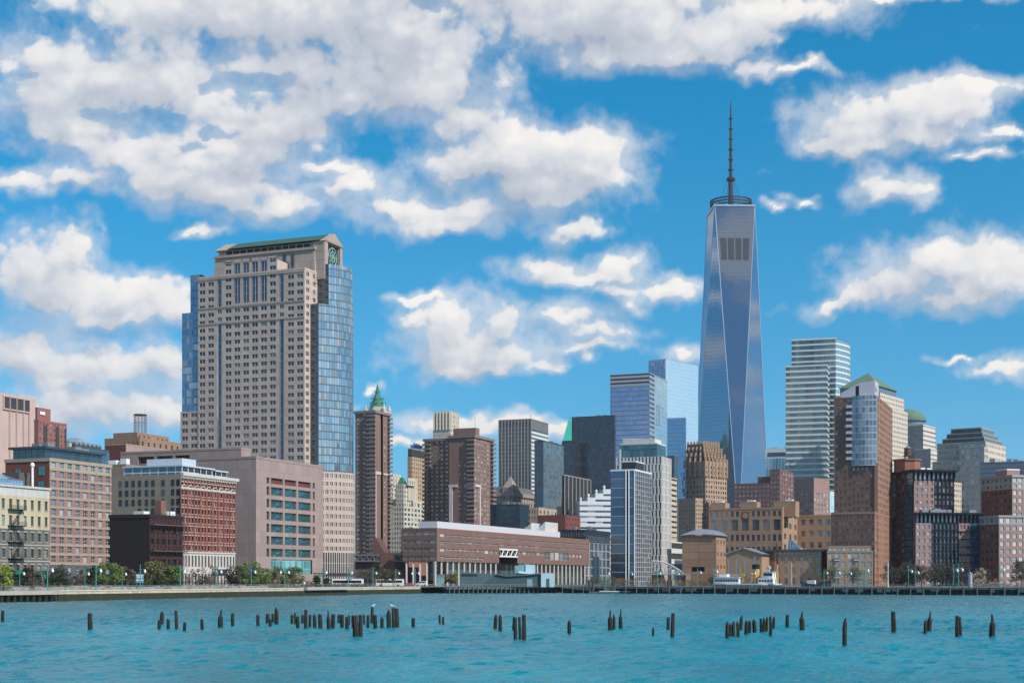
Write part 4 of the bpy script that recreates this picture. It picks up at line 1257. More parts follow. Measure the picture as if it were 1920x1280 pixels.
# ---- brown balcony towers
def balcony_tower_slim():
    fr = F(703, 880, 666, 731)
    br = stone("brown_brick", (.20, .125, .105), .1, .25); wt = stone("white_band", (.5, .46, .46))
    slab = stone("balcony_slab", (.19, .155, .145))
    b = Bld('apartment_tower', 'slim brown brick balcony tower standing just right of the curved glass tower', 'apartment building', fr.C, [br, wt])
    wstyle('apt', winglass("apartment_glass", (.05, .05, .055), (.62, .59, .56), .5, (.15, .15, .16)), FRAME_L, None, 1, 0, .1)
    z1 = fr.z(772); n = 38; rh = (z1-4)/n
    L = fr.lenL
    b.punch(fr.pt(0, L), fr.pt(0, 5.4), 4, z1, 2, n, .42, .45, 0, 'apt', .2)
    b.punch(fr.pt(0, 5.4), fr.pt(0, 0), 4, z1, 1, n, .7, .6, 0, 'apt', .5)
    t1, t2 = fr.tR(713), fr.tR(718)
    b.wall(fr.pt(0), fr.pt(t1), 4, z1, 0)
    b.wall(fr.pt(t1)-Vector((fr.R.y, -fr.R.x))*1.5, fr.pt(t2)-Vector((fr.R.y, -fr.R.x))*1.5, 4, z1, 0)
    b.punch(fr.pt(t2), fr.pt(fr.lenR), 4, z1, 2, n, .4, .45, 0, 'apt', .2)
    A = fr.quad; b.w.vquad(A[1], A[2], 2, z1); b.w.vquad(A[2], A[3], 2, z1)
    b.part('roof', [ROOFING]).poly([(x.x, x.y, z1) for x in A])
    ring(b.part('parapet', [slab]), A, .8, -.3, z1-.6, z1+1.0)
    b.balconies(fr.pt(0, 5.2), fr.pt(0, -.8), [4+rh*k for k in range(2, n)], 1.7, slab, slab)
    b.balconies(fr.pt(fr.lenR-3.5), fr.pt(fr.lenR+1.4), [4+rh*k for k in range(2, n)], 1.5, slab, slab)
    zw = fr.z(886); nn = Vector((fr.R.y, -fr.R.x))
    mb = b.part('white_band', [wt])
    p = fr.pt(0); mb.prism([tuple(p+nn*.6), tuple(fr.pt(t1)+nn*.6), tuple(fr.pt(t1)-nn*.02), tuple(p-nn*.02)], zw-.8, zw+.9)
    mb.prism([tuple(p+nn*.6), tuple(fr.pt(.9)+nn*.6), tuple(fr.pt(.9)-nn*.02), tuple(p-nn*.02)], 6, zw-.8)
    mb.prism([tuple(fr.pt(t2)+nn*.5), tuple(fr.pt(fr.lenR)+nn*.5), tuple(fr.pt(fr.lenR)-nn*.02), tuple(fr.pt(t2)-nn*.02)], zw-.6, zw+.6)
    b.done()
balcony_tower_slim()

def balcony_tower_wide():
    fr = F(889, 880, 842, 925)
    br = MATS["brown_brick"]; slab = MATS["balcony_slab"]; wt = MATS["white_band"]
    b = Bld('apartment_tower', 'broad brown brick apartment tower with stacked balconies above the white roofed college', 'apartment building', fr.C, [br, wt])
    z1 = fr.z(818); n = 33; rh = (z1-4)/n
    b.wall(fr.pt(0, fr.lenL), fr.pt(0, 11.5), 4, z1, 0)
    b.punch(fr.pt(0, 11.5), fr.pt(0, 4.5), 4, z1, 2, n, .4, .45, 0, 'apt', .2)
    b.punch(fr.pt(0, 4.5), fr.pt(0, 0), 4, z1, 1, n, .7, .6, 0, 'apt', .5)
    b.punch(fr.pt(0), fr.pt(fr.lenR-6), 4, z1, 5, n, .45, .45, 0, 'apt', .2)
    b.punch(fr.pt(fr.lenR-6), fr.pt(fr.lenR), 4, z1, 1, n, .6, .6, 0, 'apt', .5)
    A = fr.quad; b.w.vquad(A[1], A[2], 2, z1); b.w.vquad(A[2], A[3], 2, z1)
    b.part('roof', [ROOFING]).poly([(x.x, x.y, z1) for x in A])
    ring(b.part('parapet', [slab]), A, .8, -.3, z1-.6, z1+1.0)
    g = F(842, 905, 796, 860)
    zg = g.z(824)
    b.punch(g.pt(0, g.lenL), g.pt(0, 0), 4, zg, 5, n, .5, .5, 0, 'apt', .25)
    Q = g.quad; b.w.vquad(Q[2], Q[3], 2, zg); b.w.vquad(Q[1], Q[2], 2, zg)
    b.part('roof', [ROOFING]).poly([(x.x, x.y, zg) for x in Q]); ring(b.part('parapet', [slab]), Q, .8, -.3, zg-.6, zg+1)
    zs = [4+rh*k for k in range(2, n)]
    b.balconies(g.pt(0, g.lenL+.8), g.pt(0, g.lenL-4.4), zs, 1.5, slab, slab)
    b.balconies(fr.pt(0, 4.2), fr.pt(0, -.6), zs, 1.7, slab, slab)
    b.balconies(fr.pt(fr.lenR-5), fr.pt(fr.lenR+1.2), zs, 1.7, slab, slab)
    h = F(892, 895, 850, 899); b.block(h, z1, h.z(803), S_(0), S_(0), parapet=.5)
    zw = fr.z(912); nl = -fr.R; nn = Vector((fr.R.y, -fr.R.x))
    mb = b.part('white_band', [wt])
    for a, c in ((fr.lenL-.2, fr.lenL-2.4),):
        mb.prism([tuple(fr.pt(0, a)+nl*.6), tuple(fr.pt(0, c)+nl*.6), tuple(fr.pt(0, c)-nl*.02), tuple(fr.pt(0, a)-nl*.02)], 6, zw)
    mb.prism([tuple(fr.pt(0, fr.lenL)+nl*.7), tuple(fr.pt(0, 11)+nl*.7), tuple(fr.pt(0, 11)-nl*.02), tuple(fr.pt(0, fr.lenL)-nl*.02)], zw, zw+1.6)
    mb.prism([tuple(fr.pt(0, 6)+nl*.7), tuple(fr.pt(0, 0)+nl*.7), tuple(fr.pt(0, 0)-nl*.02), tuple(fr.pt(0, 6)-nl*.02)], zw, zw+1.6)
    mb.prism([tuple(fr.pt(0)+nn*.7), tuple(fr.pt(9)+nn*.7), tuple(fr.pt(9)-nn*.02), tuple(fr.pt(0)-nn*.02)], zw, zw+1.6)
    mb.prism([tuple(fr.pt(7.6)+nn*.6), tuple(fr.pt(9)+nn*.6), tuple(fr.pt(9)-nn*.02), tuple(fr.pt(7.6)-nn*.02)], 6, zw)
    b.part('mast', [STEEL]).bar((*h.pt(h.lenR*.6, 2), h.z(803)), (*h.pt(h.lenR*.6, 2), h.z(780)), .15, n=4)
    b.done()
balcony_tower_wide()

def gothic_spire():
    c = PX(706, 770, 1500)
    ls = stone("cream_terracotta", (.48, .43, .36)); cop = stone("verdigris", (.03, .16, .11), .2, .3)
    b = Bld('spired_tower', 'cream gothic tower with a green copper pyramid spire behind the slim brown tower', 'skyscraper', (c.x, c.y), [ls])
    s = FPX/1500.0
    fr = F(720, 1480, 686, 730)
    zb = fr.z(772)
    b.block(fr, 2, zb, P_(7, 40, .45, .6), P_(5, 40, .45, .6), parapet=1.5)
    cx, cy = fr.pt(fr.lenR/2, fr.lenL/2)
    def sq(r): return [(cx-r*.93-r*.37, cy), (cx, cy-r*1.3), (cx+r*1.3, cy), (cx, cy+r*1.3)]
    def oc(r, k=8): return [(cx+r*math.cos(2*math.pi*i/k+.4), cy+r*math.sin(2*math.pi*i/k+.4)) for i in range(k)]
    z2, z3, z4 = PX(0, 764, 1490).z, PX(0, 739, 1490).z, PX(0, 719, 1490).z
    b.part('lantern_base', [ls]).prism(oc(9.3), zb, z2)
    b.part('spire_roof', [cop]).prism(oc(8.8), z2, z3, taper=oc(2.7))
    b.part('spire_lantern', [cop]).prism(oc(2.5), z3, z3+3.0)
    b.part('spire_tip', [cop]).prism(oc(2.3), z3+3.0, z4, taper=oc(.12))
    for i in range(8):
        for zz, rr in ((z2+4, 8.1), (z2+8.5, 6.4)):
            a = 2*math.pi*(i+.5)/8+.4; x, y = cx+rr*.98*math.cos(a), cy+rr*.98*math.sin(a)
            b.part('dormer', [cop], key=f'do{i}{rr}').prism([(x-.8, y-.8), (x+.8, y-.8), (x+.8, y+.8), (x-.8, y+.8)], zz, zz+2.4, taper=[(x-.05, y-.05), (x+.05, y-.05), (x+.05, y+.05), (x-.05, y+.05)])
    for p in fr.quad:
        b.part('pinnacle', [ls], key=f'p{p.x:.1f}').lathe(p, [(1.9, zb-4), (1.9, zb+2.4), (2.2, zb+2.6), (1.2, zb+5), (.15, zb+8.5)], 8)
    for k in range(6):
        a = fr.pt(0, fr.lenL*(k+.5)/6)
        b.part('pinnacle', [ls], key=f'q{k}').lathe(a, [(.7, zb), (.7, zb+2.2), (.1, zb+4.5)], 6)
    b.done()
gothic_spire()

def cream_cluster():
    cr = stone("cream_limestone", (.50, .46, .37), .08, .12)
    wstyle('crm', GLASS, FRAME_D, None, 0, 0)
    fr = F(733, 1080, 722, 749)
    b = Bld('gothic_building', 'cream gothic shaft seen between the slim brown tower and the green mansard', 'building', fr.C, [cr])
    z = fr.z(895)
    b.block(fr, 2, z, P_(4, 22, .5, .6, w='crm'), P_(3, 22, .42, .62, w='crm'), parapet=1)
    for k in range(4):
        x = fr.pt(fr.lenR*k/3); b.part('pinnacle', [cr], key=f'p{k}').lathe(x, [(1.3, z-6), (1.3, z+1.5), (.2, z+3.5)], 6)
    b.done()
    fr = F(757, 1060, 742, 781)
    b = Bld('gothic_building', 'cream ribbed building with a torn green copper mansard between two brown towers', 'building', fr.C, [cr])
    z = fr.z(902); za = fr.z(909)
    b.block(fr, 2, za, P_(4, 22, .5, .6, w='crm'), P_(5, 22, .42, .65, w='crm'), parapet=.8)
    cp = stone("verdigris", (.03, .16, .11), .2, .3)
    g = F(757, 1062, 744, 764)
    b.part('mansard_roof', [cp]).prism([tuple(x) for x in g.quad], za, g.z(894), taper=[tuple(x) for x in offset(g.quad, -2)])
    h = F(765, 1062, 763, 779); b.block(h, za, h.z(898), P_(1, 1, .3, .5), P_(4, 1, .4, .6, w='crm'), parapet=1)
    for k in range(6):
        x = fr.pt(fr.lenR*(.35+.65*k/5)); b.part('rib', [cr], key=f'p{k}').lathe(x, [(.8, 30), (.8, z+1.5), (.15, z+3.0)], 6)
    b.done()
    fr = F(757, 990, 729, 795)
    b = Bld('office_building', 'cream office with dark square windows and stepped top behind the college roof', 'building', fr.C, [cr])
    z = fr.z(950)
    b.block(fr, 2, z, P_(6, 16, .6, .55, w='crm'), P_(6, 16, .62, .55, w='crm'), parapet=.7)
    g = F(757, 992, 742, 771); b.block(g, z, g.z(941), P_(3, 1, .5, .5, w='crm'), P_(3, 1, .5, .5, w='crm'), parapet=.5)
    g = F(775, 1010, 765, 795); b.block(g, z, g.z(939), P_(2, 1, .5, .5, w='crm'), P_(3, 1, .5, .5, w='crm'), parapet=.5)
    b.units(fr, z, 4, 4, cr, 3)
    b.done()
    fr = F(772, 1250, 764, 797)
    br = stone("tan_tower_brick", (.36, .26, .17), .1)
    b = Bld('office_tower', 'tan brick tower topped by a dark storey and blue sheeted roof', 'skyscraper', fr.C, [br, paint("black_storey", (.03, .03, .035), .6)])
    z = fr.z(857)
    b.block(fr, 2, z, P_(3, 30, .4, .5), P_(7, 30, .4, .5), parapet=.5)
    b.block(fr.sub(.3, fr.lenR-.3, .3, fr.lenL-.3), z, fr.z(841), S_(1), S_(1), m=1, parapet=.6)
    bl = paint("blue_sheet", (.04, .13, .30), .4)
    zz = fr.z(841); g = fr.sub(2, fr.lenR-2, 1, fr.lenL-1)
    b.part('sheeted_roof', [bl]).prism([tuple(x) for x in g.quad], zz+.6, fr.z(832), taper=[tuple(x) for x in offset(g.quad, -4)])
    b.vol(fr.sub(fr.lenR*.25, fr.lenR*.75, 2, fr.lenL-2), fr.z(836), fr.z(828), 'plant_room', STEEL)
    b.done()
    fr = F(845, 1480, 812, 860)
    ls = stone("pale_deco_stone", (.50, .45, .37), .08, .1)
    b = Bld('deco_tower', 'pale art deco tower top rising behind the broad brown apartment tower', 'skyscraper', fr.C, [ls])
    z = fr.z(776)
    b.block(fr, 2, z, P_(10, 36, .38, .55, w='crm'), P_(5, 36, .38, .55, w='crm'), parapet=1.2)
    g = fr.sub(.6, fr.lenR-1, 2.2, fr.lenL-1.2); b.block(g, z, fr.z(771), S_(0), S_(0), parapet=.6)
    nl = -fr.R
    for k in range(6):
        x = fr.pt(-.1, 1.0+(fr.lenL-2)*k/5); b.part('rib', [ls], key=f'r{k}').prism([(x.x-.8, x.y-.7), (x.x+.8, x.y-.7), (x.x+.8, x.y+.7), (x.x-.8, x.y+.7)], z-16, z+3)
    for k in range(4):
        x = fr.pt(1+(fr.lenR-2)*k/3); b.part('rib', [ls], key=f's{k}').prism([(x.x-.8, x.y-.7), (x.x+.8, x.y-.7), (x.x+.8, x.y+.7), (x.x-.8, x.y+.7)], z-16, z+3)
    b.done()
cream_cluster()

# ---- long college building on columns
def college():
    fr = F(819, 640, 755, 1105)
    br = stone("college_brick", (.20, .118, .098), .06, .25, tiles=(7.0, 40, .16, 1), line=(.8, .75, .72)); wt = paint("white_roof_box", (.58, .59, .63), .5)
    b = Bld('college_building', 'long low brown brick college with a white roof box raised on pale columns', 'building', fr.C, [br, wt])
    zt = fr.z(991); zb = fr.z(1052); L = fr.lenR
    rh = (zt-zb)/4
    n = Vector((fr.R.y, -fr.R.x))
    wstyle('slot', winglass("college_glass", (.04, .045, .05), (.6, .58, .52), .3, (.14, .16, .17), .15), FRAME_L, paint("sill_grey", (.4, .39, .37)), 3, 0, .12, .15)
    wstyle('big', winglass("college_big_glass", (.07, .12, .12), (.65, .68, .64), .4, (.2, .3, .3), .2), WHITE, None, 1, 1, .14)
    ta, tb = fr.tR(936), fr.tR(970)
    P = fr.pt
    c0 = [fr.tR(x) for x in (824, 834.5)]
    b.wall(P(0), P(c0[0]), zb, zt)
    b.punch(P(c0[0]), P(c0[1]), zb, zt-1.2, 1, 4, .86, .42, 0, 'big', .3, zc=.65); b.wall(P(c0[0]), P(c0[1]), zt-1.2, zt)
    def run(a, c, k, z0, z1, rows, ww, wh, st, zc=.5):
        b.punch(P(a), P(c), z0, z1, k, rows, ww, wh, 0, st, .35, zc=zc)
    m1 = fr.tR(908)
    run(c0[1], L, 25, zb+2*rh, zt-1.2, 2, .78, .18, 'slot', .6); b.wall(P(c0[1]), P(L), zt-1.2, zt)
    run(c0[1], m1, 9, zb, zb+2*rh, 2, .78, .2, 'slot', .55)
    run(m1, ta, 3, zb+rh, zb+2*rh, 1, .8, .48, 'big', .4); b.wall(P(m1), P(ta), zb, zb+rh)
    tc, td = fr.tR(1022), fr.tR(1066)
    run(tb, tc, 6, zb+rh, zb+2*rh, 1, .8, .42, 'big', .5); b.wall(P(tb), P(tc), zb, zb+rh)
    run(tc, td, 5, zb+.6*rh, zb+2*rh, 1, .92, .85, 'big', .4); b.wall(P(tc), P(td), zb, zb+.6*rh)
    run(td, fr.tR(1092), 4, zb+rh, zb+2*rh, 1, .7, .45, 'big', .4); b.wall(P(td), P(fr.tR(1092)), zb, zb+rh)
    b.wall(P(fr.tR(1092)), P(L), zb, zb+2*rh)
    # opening with the white truss footbridge
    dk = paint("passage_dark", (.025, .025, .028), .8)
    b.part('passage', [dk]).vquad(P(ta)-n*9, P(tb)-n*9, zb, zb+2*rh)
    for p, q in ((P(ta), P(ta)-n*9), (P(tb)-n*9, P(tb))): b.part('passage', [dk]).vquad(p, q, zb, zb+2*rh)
    tr = b.part('truss_bridge', [WHITE]); z0, z2 = zb+rh*.95, zb+rh*1.9
    for z in (z0, z2): tr.prism([tuple(P(ta)+n*.3), tuple(P(tb)+n*.3), tuple(P(tb)-n*.4), tuple(P(ta)-n*.4)], z-.4, z+.4)
    N = 8
    for k in range(N):
        a, c = ta+(tb-ta)*k/N, ta+(tb-ta)*(k+1)/N
        za, zc_ = (z0, z2) if k % 2 else (z2, z0)
        tr.bar((*P(a), za), (*P(c), zc_), .32, n=4)
    # left end face
    l1 = fr.lenL
    b.punch(*fr.left, zb, zt, 5, 4, .86, .40, 0, 'big', .35)
    A = fr.quad; b.w.vquad(A[1], A[2], zb, zt); b.w.vquad(A[2], A[3], zb, zt)
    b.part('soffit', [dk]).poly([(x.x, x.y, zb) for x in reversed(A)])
    b.part('roof', [ROOFING]).poly([(x.x, x.y, zt) for x in A]); ring(b.part('parapet', [stone("brick_coping", (.22, .12, .09))]), A, .08, -.4, zt-.2, zt+.5)
    g = F(818, 644, 794, 1050)
    b.part('roof_box', [wt]).prism([tuple(x) for x in (g.pt(1), g.pt(g.lenR), g.pt(g.lenR, 9), g.pt(1, 9))], zt+.05, g.z(976.5))
    # glass ground floor and columns
    gg = curtain("college_ground_glass", (.02, .04, .04), (.5, .7, .68), .16, 3.4, 6, .12, .2, (.15, .2, .2), var=.9)
    b.glass(P(fr.tR(852))-n*4, P(L)-n*4, 2, zb, gg, 'ground_glass')
    cl = paint("column_white", (.62, .58, .55), .6)
    xs = [i*L/33 for i in range(34)]
    for i, t in enumerate(xs):
        x = P(t)-n*.6
        if ta+1 < t < tb-1: continue
        b.part('column', [cl], key=f'c{i}').prism([(x.x-.35, x.y-.35), (x.x+.35, x.y-.35), (x.x+.35, x.y+.35), (x.x-.35, x.y+.35)], 2, zb)
    for i in range(5):
        x = fr.pt(.6, l1*(i+.5)/5); b.part('column', [cl], key=f'd{i}').prism([(x.x-.35, x.y-.35), (x.x+.35, x.y-.35), (x.x+.35, x.y+.35), (x.x-.35, x.y+.35)], 2, zb)
    # darker left wing and roof plant
    w = F(776, 668, 752, 800); b.block(w, w.z(1050), w.z(993), P_(3, 4, .4, .3, w='shade'), S_(0), parapet=.4)
    for k in range(6): 
        x = w.pt(1+k*2.2, 1.0+k*1.6); b.part('roof_vent', [WHITE], key=f'v{k}').lathe(x, [(.5, w.z(993)), (.5, w.z(993)+1.2), (.9, w.z(993)+1.4), (.5, w.z(993)+2.0)], 8)
    b.done()
college()

def podium():
    fr = F(757, 700, 664, 800)
    br = stone("podium_brick", (.26, .12, .09), .1, .3); gy = stone("podium_concrete", (.17, .165, .165), .1)
    b = Bld('podium_building', 'low brick and grey concrete podium with dark truss walkway left of the college', 'building', fr.C, [br, gy, paint("podium_dark", (.05, .04, .045), .8)])
    b.block(fr, 2, fr.z(1052), S_(1), S_(0), m=1, parapet=.4)
    g = F(757, 690, 712, 785); b.block(g, 2, g.z(1037), S_(0), S_(0), parapet=.4, pm=WHITE)
    st = paint("truss_grey", (.22, .23, .25), .5)
    for x0, x1 in ((664, 710), (738, 764)):
        h = F(x1, 686, x0, x1+20); z0, z1 = h.z(1051), h.z(1040)
        tr = b.part('truss_walkway', [st], key=f't{x0}')
        nl = -h.R
        for z in (z0, z1): tr.prism([tuple(h.pt(0, h.lenL)+nl*.3), tuple(h.pt(0, 0)+nl*.3), tuple(h.pt(.4, 0)), tuple(h.pt(.4, h.lenL))], z-.35, z+.35)
        N = 8 if x0 < 700 else 5
        for k in range(N):
            za, zc_ = (z0, z1) if k % 2 else (z1, z0)
            tr.bar((*h.pt(0, h.lenL*(1-k/N)), za), (*h.pt(0, h.lenL*(1-(k+1)/N)), zc_), .22, n=4)
        b.part('walkway_back', [b.wm[2]], key=f'b{x0}').vquad(h.pt(1.2, h.lenL), h.pt(1.2, 0), z0-4, z1)
    # dark sloped wing at the foot of the slim tower
    a, c = PX(700, 1040, 780), PX(757, 1046, 780)
    t = PX(703, 1008, 790)
    mb = b.part('sloped_wing', [stone("wing_dark_brick", (.10, .05, .042))])
    A = [(a.x, a.y), (c.x, c.y), (c.x+2, c.y+12), (a.x+2, a.y+12)]
    T = [(a.x, a.y), (a.x+1.2, a.y), (a.x+3, a.y+12), (a.x+2, a.y+12)]
    mb.prism(A, 2, t.z, taper=T)
    b.done()
podium()
# ------------------------------------------------------------------ buildings, right half
def simple(name, label, cat, fr, y, left, right, walls, parapet=.8, n=0, seed=1, base=2, pm=None, fin=True):
    b = Bld(name, label, cat, fr.C, walls)
    z = fr.z(y)
    b.block(fr, base, z, left, right, parapet=parapet, pm=pm)
    if n: b.units(fr, z, n, 3.0, seed=seed)
    if fin: b.done()
    return b, z

def downtown_mid():
    # ribbed grey office slab
    fr = F(996, 1400, 935, 1028)
    gy = stone("charcoal_pier", (.125, .125, .13), .06, .1); lt = stone("pale_spandrel", (.55, .56, .54), .06, .1)
    b = Bld('office_tower', 'grey ribbed office slab with a pale banded right side and rooftop antenna', 'skyscraper', fr.C, [gy, lt])
    z = fr.z(786); zt = fr.z(797)
    wstyle('rib', winglass("grey_glass", (.04, .045, .055), (.2, .2, .21), .3, (.10, .11, .13), .08), FRAME_D, None, 0, 0)
    b.punch(*fr.left, 2, zt, 10, 40, .62, .62, 0, 'rib', .4); b.wall(*fr.left, zt, z, 0)
    b.bands(*fr.right, 2, fr.z(804), 38, .45, 1, GLASS_T, .3); b.wall(*fr.right, fr.z(804), z, 0)
    for k in range(11):
        x = fr.pt(0, fr.lenL*k/10); b.part('pier', [stone("grey_pier", (.24, .24, .25), .06)], key=f'p{k}').prism([(x.x-.35, x.y-.6), (x.x+.35, x.y-.6), (x.x+.35, x.y+.2), (x.x-.35, x.y+.2)], 2, z)
    A = fr.quad; b.w.vquad(A[1], A[2], 2, z); b.w.vquad(A[2], A[3], 2, z)
    b.part('roof', [ROOFING]).poly([(x.x, x.y, z) for x in A]); ring(b.part('parapet', [gy]), A, .1, -.4, z-.2, z+.8)
    x = fr.pt(4, 2)
    mb = b.part('antenna', [STEEL]); mb.bar((*x, z), (*x, z+6), .25, n=4)
    for k in range(4): mb.bar((x.x-2+k, x.y, z+3.5+k*.4), (x.x+1.5-k*.6, x.y, z+5.5-k*.3), .15, n=4)
    b.done()
    # ornate grey building
    fr = F(962, 1150, 918, 1004)
    ls = stone("taupe_stone", (.27, .22, .19), .1, .1)
    b = Bld('ornate_building', 'old taupe stone building with a pointed dormer gable below the ribbed slab', 'building', fr.C, [ls])
    z = fr.z(925)
    b.block(fr, 2, z, P_(10, 14, .4, .6), P_(9, 14, .4, .6), parapet=1)
    b.cornice(fr, z-2, z+.5, 1.2, ls)
    sl = stone("slate_roof", (.10, .10, .105), .1)
    b.part('mansard_roof', [sl]).prism([tuple(p) for p in fr.quad], z+.5, z+6, taper=[tuple(p) for p in offset(fr.quad, -3)])
    g = fr.sub(-.3, 12, 0, 9)
    b.block(g, z-6, z+5, P_(3, 2, .4, .55), P_(3, 2, .4, .55), cap=False)
    m = g.pt(g.lenR/2, g.lenL/2)
    b.part('gable_roof', [ls]).prism([tuple(p) for p in g.quad], z+5, z+14, taper=[tuple(m+(p-m)*.05) for p in g.quad])
    b.done()
    # dark glass slab with paler glass side
    fr = F(1019, 1100, 1002, 1057)
    dk = paint("navy_cladding", (.022, .028, .038), .4)
    simple('glass_tower', 'dark navy slab with a mottled grey glass side left of the black towers', 'skyscraper', fr, 827,
           G_(curtain("navy_glass", (.012, .017, .026), (.3, .4, .5), .15, 1.5, 3.8, .1, .2, (.03, .035, .045))),
           G_(curtain("mottled_glass", (.04, .055, .06), (.45, .58, .62), .16, 1.3, 3.9, .2, .7, (.10, .12, .13), var=1.0)), [dk], .8, 4, 2)
    # big black glass tower with lower shoulder
    fr = F(1152, 1260, 1072, 1200, lenR=40)
    b = Bld('glass_tower', 'broad black glass tower behind the small ribbed black box', 'skyscraper', fr.C, [dk])
    bk = curtain("black_glass", (.008, .012, .02), (.22, .32, .45), .12, 1.6, 4.0, .1, .8, (.022, .028, .038), tilt=.012, var=.7)
    z = fr.z(780)
    b.block(fr, 2, z, G_(bk), G_(bk), parapet=1)
    g = F(1076, 1255, 1054, 1110, lenR=20); b.block(g, 2, g.z(827), G_(bk), G_(bk), parapet=.8)
    b.units(fr, z, 5, 2.5, seed=9)
    b.done()
    c = PX(1063, 830, 2000)
    b = Bld('spired_tower', 'sliver of a steep green copper roof with a needle beside the black glass tower', 'skyscraper', (c.x+4, c.y), [stone("pale_deco_stone", (.5, .45, .37))])
    cp = stone("bright_verdigris", (.02, .36, .27), .15, .3)
    q = lambda r: [(c.x+4-r, c.y-r), (c.x+4+r, c.y-r), (c.x+4+r, c.y+r), (c.x+4-r, c.y+r)]
    b.w.prism(q(11), 2, c.z); b.part('spire_roof', [cp]).prism(q(10.8), c.z, PX(0, 788, 2000).z, taper=q(2.2))
    b.part('needle', [cp]).prism(q(1.2), PX(0, 788, 2000).z, PX(0, 776, 2000).z, taper=q(.1)); b.done()
    # ribbed black box
    fr = F(1058, 950, 1054, 1107)
    b, z = simple('office_building', 'small black office box with pale vertical ribs', 'office building', fr, 890, S_(0), G_(curtain("black_rib_glass", (.012, .012, .016), (.3, .38, .48), .14, 1.4, 3.6, .15, .5, (.02, .02, .025))), [paint("black_cladding", (.02, .018, .02), .5)], .3, fin=False, pm=stone("rib_stone", (.36, .32, .29)))
    n = Vector((fr.R.y, -fr.R.x))
    for k in range(8):
        x = fr.pt(fr.lenR*k/7); b.part('rib', [stone("rib_stone", (.36, .32, .29))], key=f'r{k}').prism([tuple(x+n*.5-fr.R*.3), tuple(x+n*.5+fr.R*.3), tuple(x-n*.02+fr.R*.3), tuple(x-n*.02-fr.R*.3)], 2, z)
    b.done()
    # clutter between the college roof and the towers
    fr = F(975, 820, 919, 990, lenR=14)
    simple('office_building', 'dark navy block behind the college roof at the foot of the ornate building', 'office building', fr, 946, G_(curtain("ink_glass", (.006, .02, .035), (.25, .4, .5), .12, 2, 3.6, .1, .4, (.015, .03, .045))), G_(curtain("ink_glass")), [paint("ink_cladding", (.01, .025, .04), .5)], .5, 3, 3)
    fr = F(1010, 1000, 952, 1045)
    simple('old_building', 'tan old building with dark roof plant left of the lighthouse-like turret', 'building', fr, 953, P_(12, 12, .4, .55), P_(5, 12, .4, .55), [stone("dusty_tan", (.42, .33, .25), .1)], .8, 7, 4)
    fr = F(1060, 905, 1008, 1088)
    b, z = simple('brick_building', 'wine red brick block behind the white curved roofs', 'building', fr, 966, S_(0), P_(5, 12, .3, .4, w='shade'), [stone("wine_brick", (.16, .05, .042), .1, .2)], .5, fin=False)
    b.done()
    fr = F(1062, 960, 1044, 1090)
    b, z = simple('old_building', 'cream building with a slender white turret on its roof', 'building', fr, 950, S_(0), P_(7, 12, .45, .55), [stone("warm_cream", (.52, .44, .32), .08)], .6, fin=False)
    x = fr.pt(1.5, 3.0)
    b.part('turret', [WHITE]).lathe(x, [(2.2, z), (2.2, z+1.5), (1.5, z+1.7), (1.4, z+5), (1.7, z+5.2), (1.0, z+5.5), (.9, z+7.2), (.15, z+9.2)], 10)
    b.done()
    for x0, x1, yy, lab in ((984, 1016, 982, 'white curved roof hood, the left one behind the college roof'), (1010, 1046, 980, 'white boxy roof hood, the right one behind the college roof')):
        fr = F(x0+12, 780, x0, x1)
        b = Bld('vaulted_building', lab, 'building', fr.C, [paint("white_hood", (.52, .53, .54), .6), stone("warm_hood", (.55, .49, .44))])
        z = fr.z(yy+8)
        b.block(fr, 2, z, S_(0), S_(1), cap=False)
        A = fr.quad; N = 6
        for k in range(N):
            a0, a1 = math.pi/2*k/N, math.pi/2*(k+1)/N
            def q(t, a): 
                p = fr.pt(t, fr.lenL*(1-math.sin(a)) if True else 0); return (*fr.pt(t, fr.lenL*math.cos(a)), z+3.0*math.sin(a))
            b.part('curved_roof', [b.wm[0]]).quad(q(0, a0), q(fr.lenR, a0), q(fr.lenR, a1), q(0, a1))
        b.part('curved_roof', [b.wm[0]]).quad((*fr.pt(0, 0), z), (*fr.pt(fr.lenR, 0), z), (*fr.pt(fr.lenR, 0), z+3), (*fr.pt(0, 0), z+3))
        b.part('curved_roof', [b.wm[0]]).tri((*fr.pt(0, fr.lenL), z), (*fr.pt(0, 0), z), (*fr.pt(0, 0), z+3))
        b.done()
    # white stepped office
    wt = paint("white_panel", (.60, .64, .67), .5)
    fr = F(1087, 940, 1082, 1104, th=80, lenL=14)
    b = Bld('office_building', 'white stepped office with dark ribbon windows climbing to the right', 'office building', fr.C, [wt])
    tot = F(1087, 940, 1082, 1146, th=80, lenL=14); L = tot.lenR
    for i, y in enumerate((941, 934, 926, 918)):
        g = tot.sub(L*i/4, L*(i+1)/4, 0, 14); z = tot.z(y)
        nb = int((z-4.2)/3.6); b.bands(*g.right, 3, 3+nb*3.6, nb, .36, 0, GLASS_B, .25); b.wall(*g.right, 3+nb*3.6, z); b.wall(*g.right, 2, 3)
        b.w.vquad(g.pt(0, 14), g.pt(0, 0), 2, z)
        b.part('roof', [ROOFING]).poly([(p.x, p.y, z) for p in g.quad]); ring(b.part('parapet', [wt]), g.quad, .05, -.3, z-.1, z+.7)
        x = g.pt(1.5, 4); b.part('roof_vent', [WHITE], key=f'v{i}').lathe(x, [(.7, z), (.7, z+2), (1.0, z+2.4), (.2, z+3.4)], 8)
    b.w.vquad(tot.pt(L, 0), tot.pt(L, 14), 2, tot.z(918)); b.w.vquad(tot.pt(L, 14), tot.pt(0, 14), 2, tot.z(941))
    b.done()
    # dark low glass building with white frames
    fr = F(1098, 880, 1050, 1144)
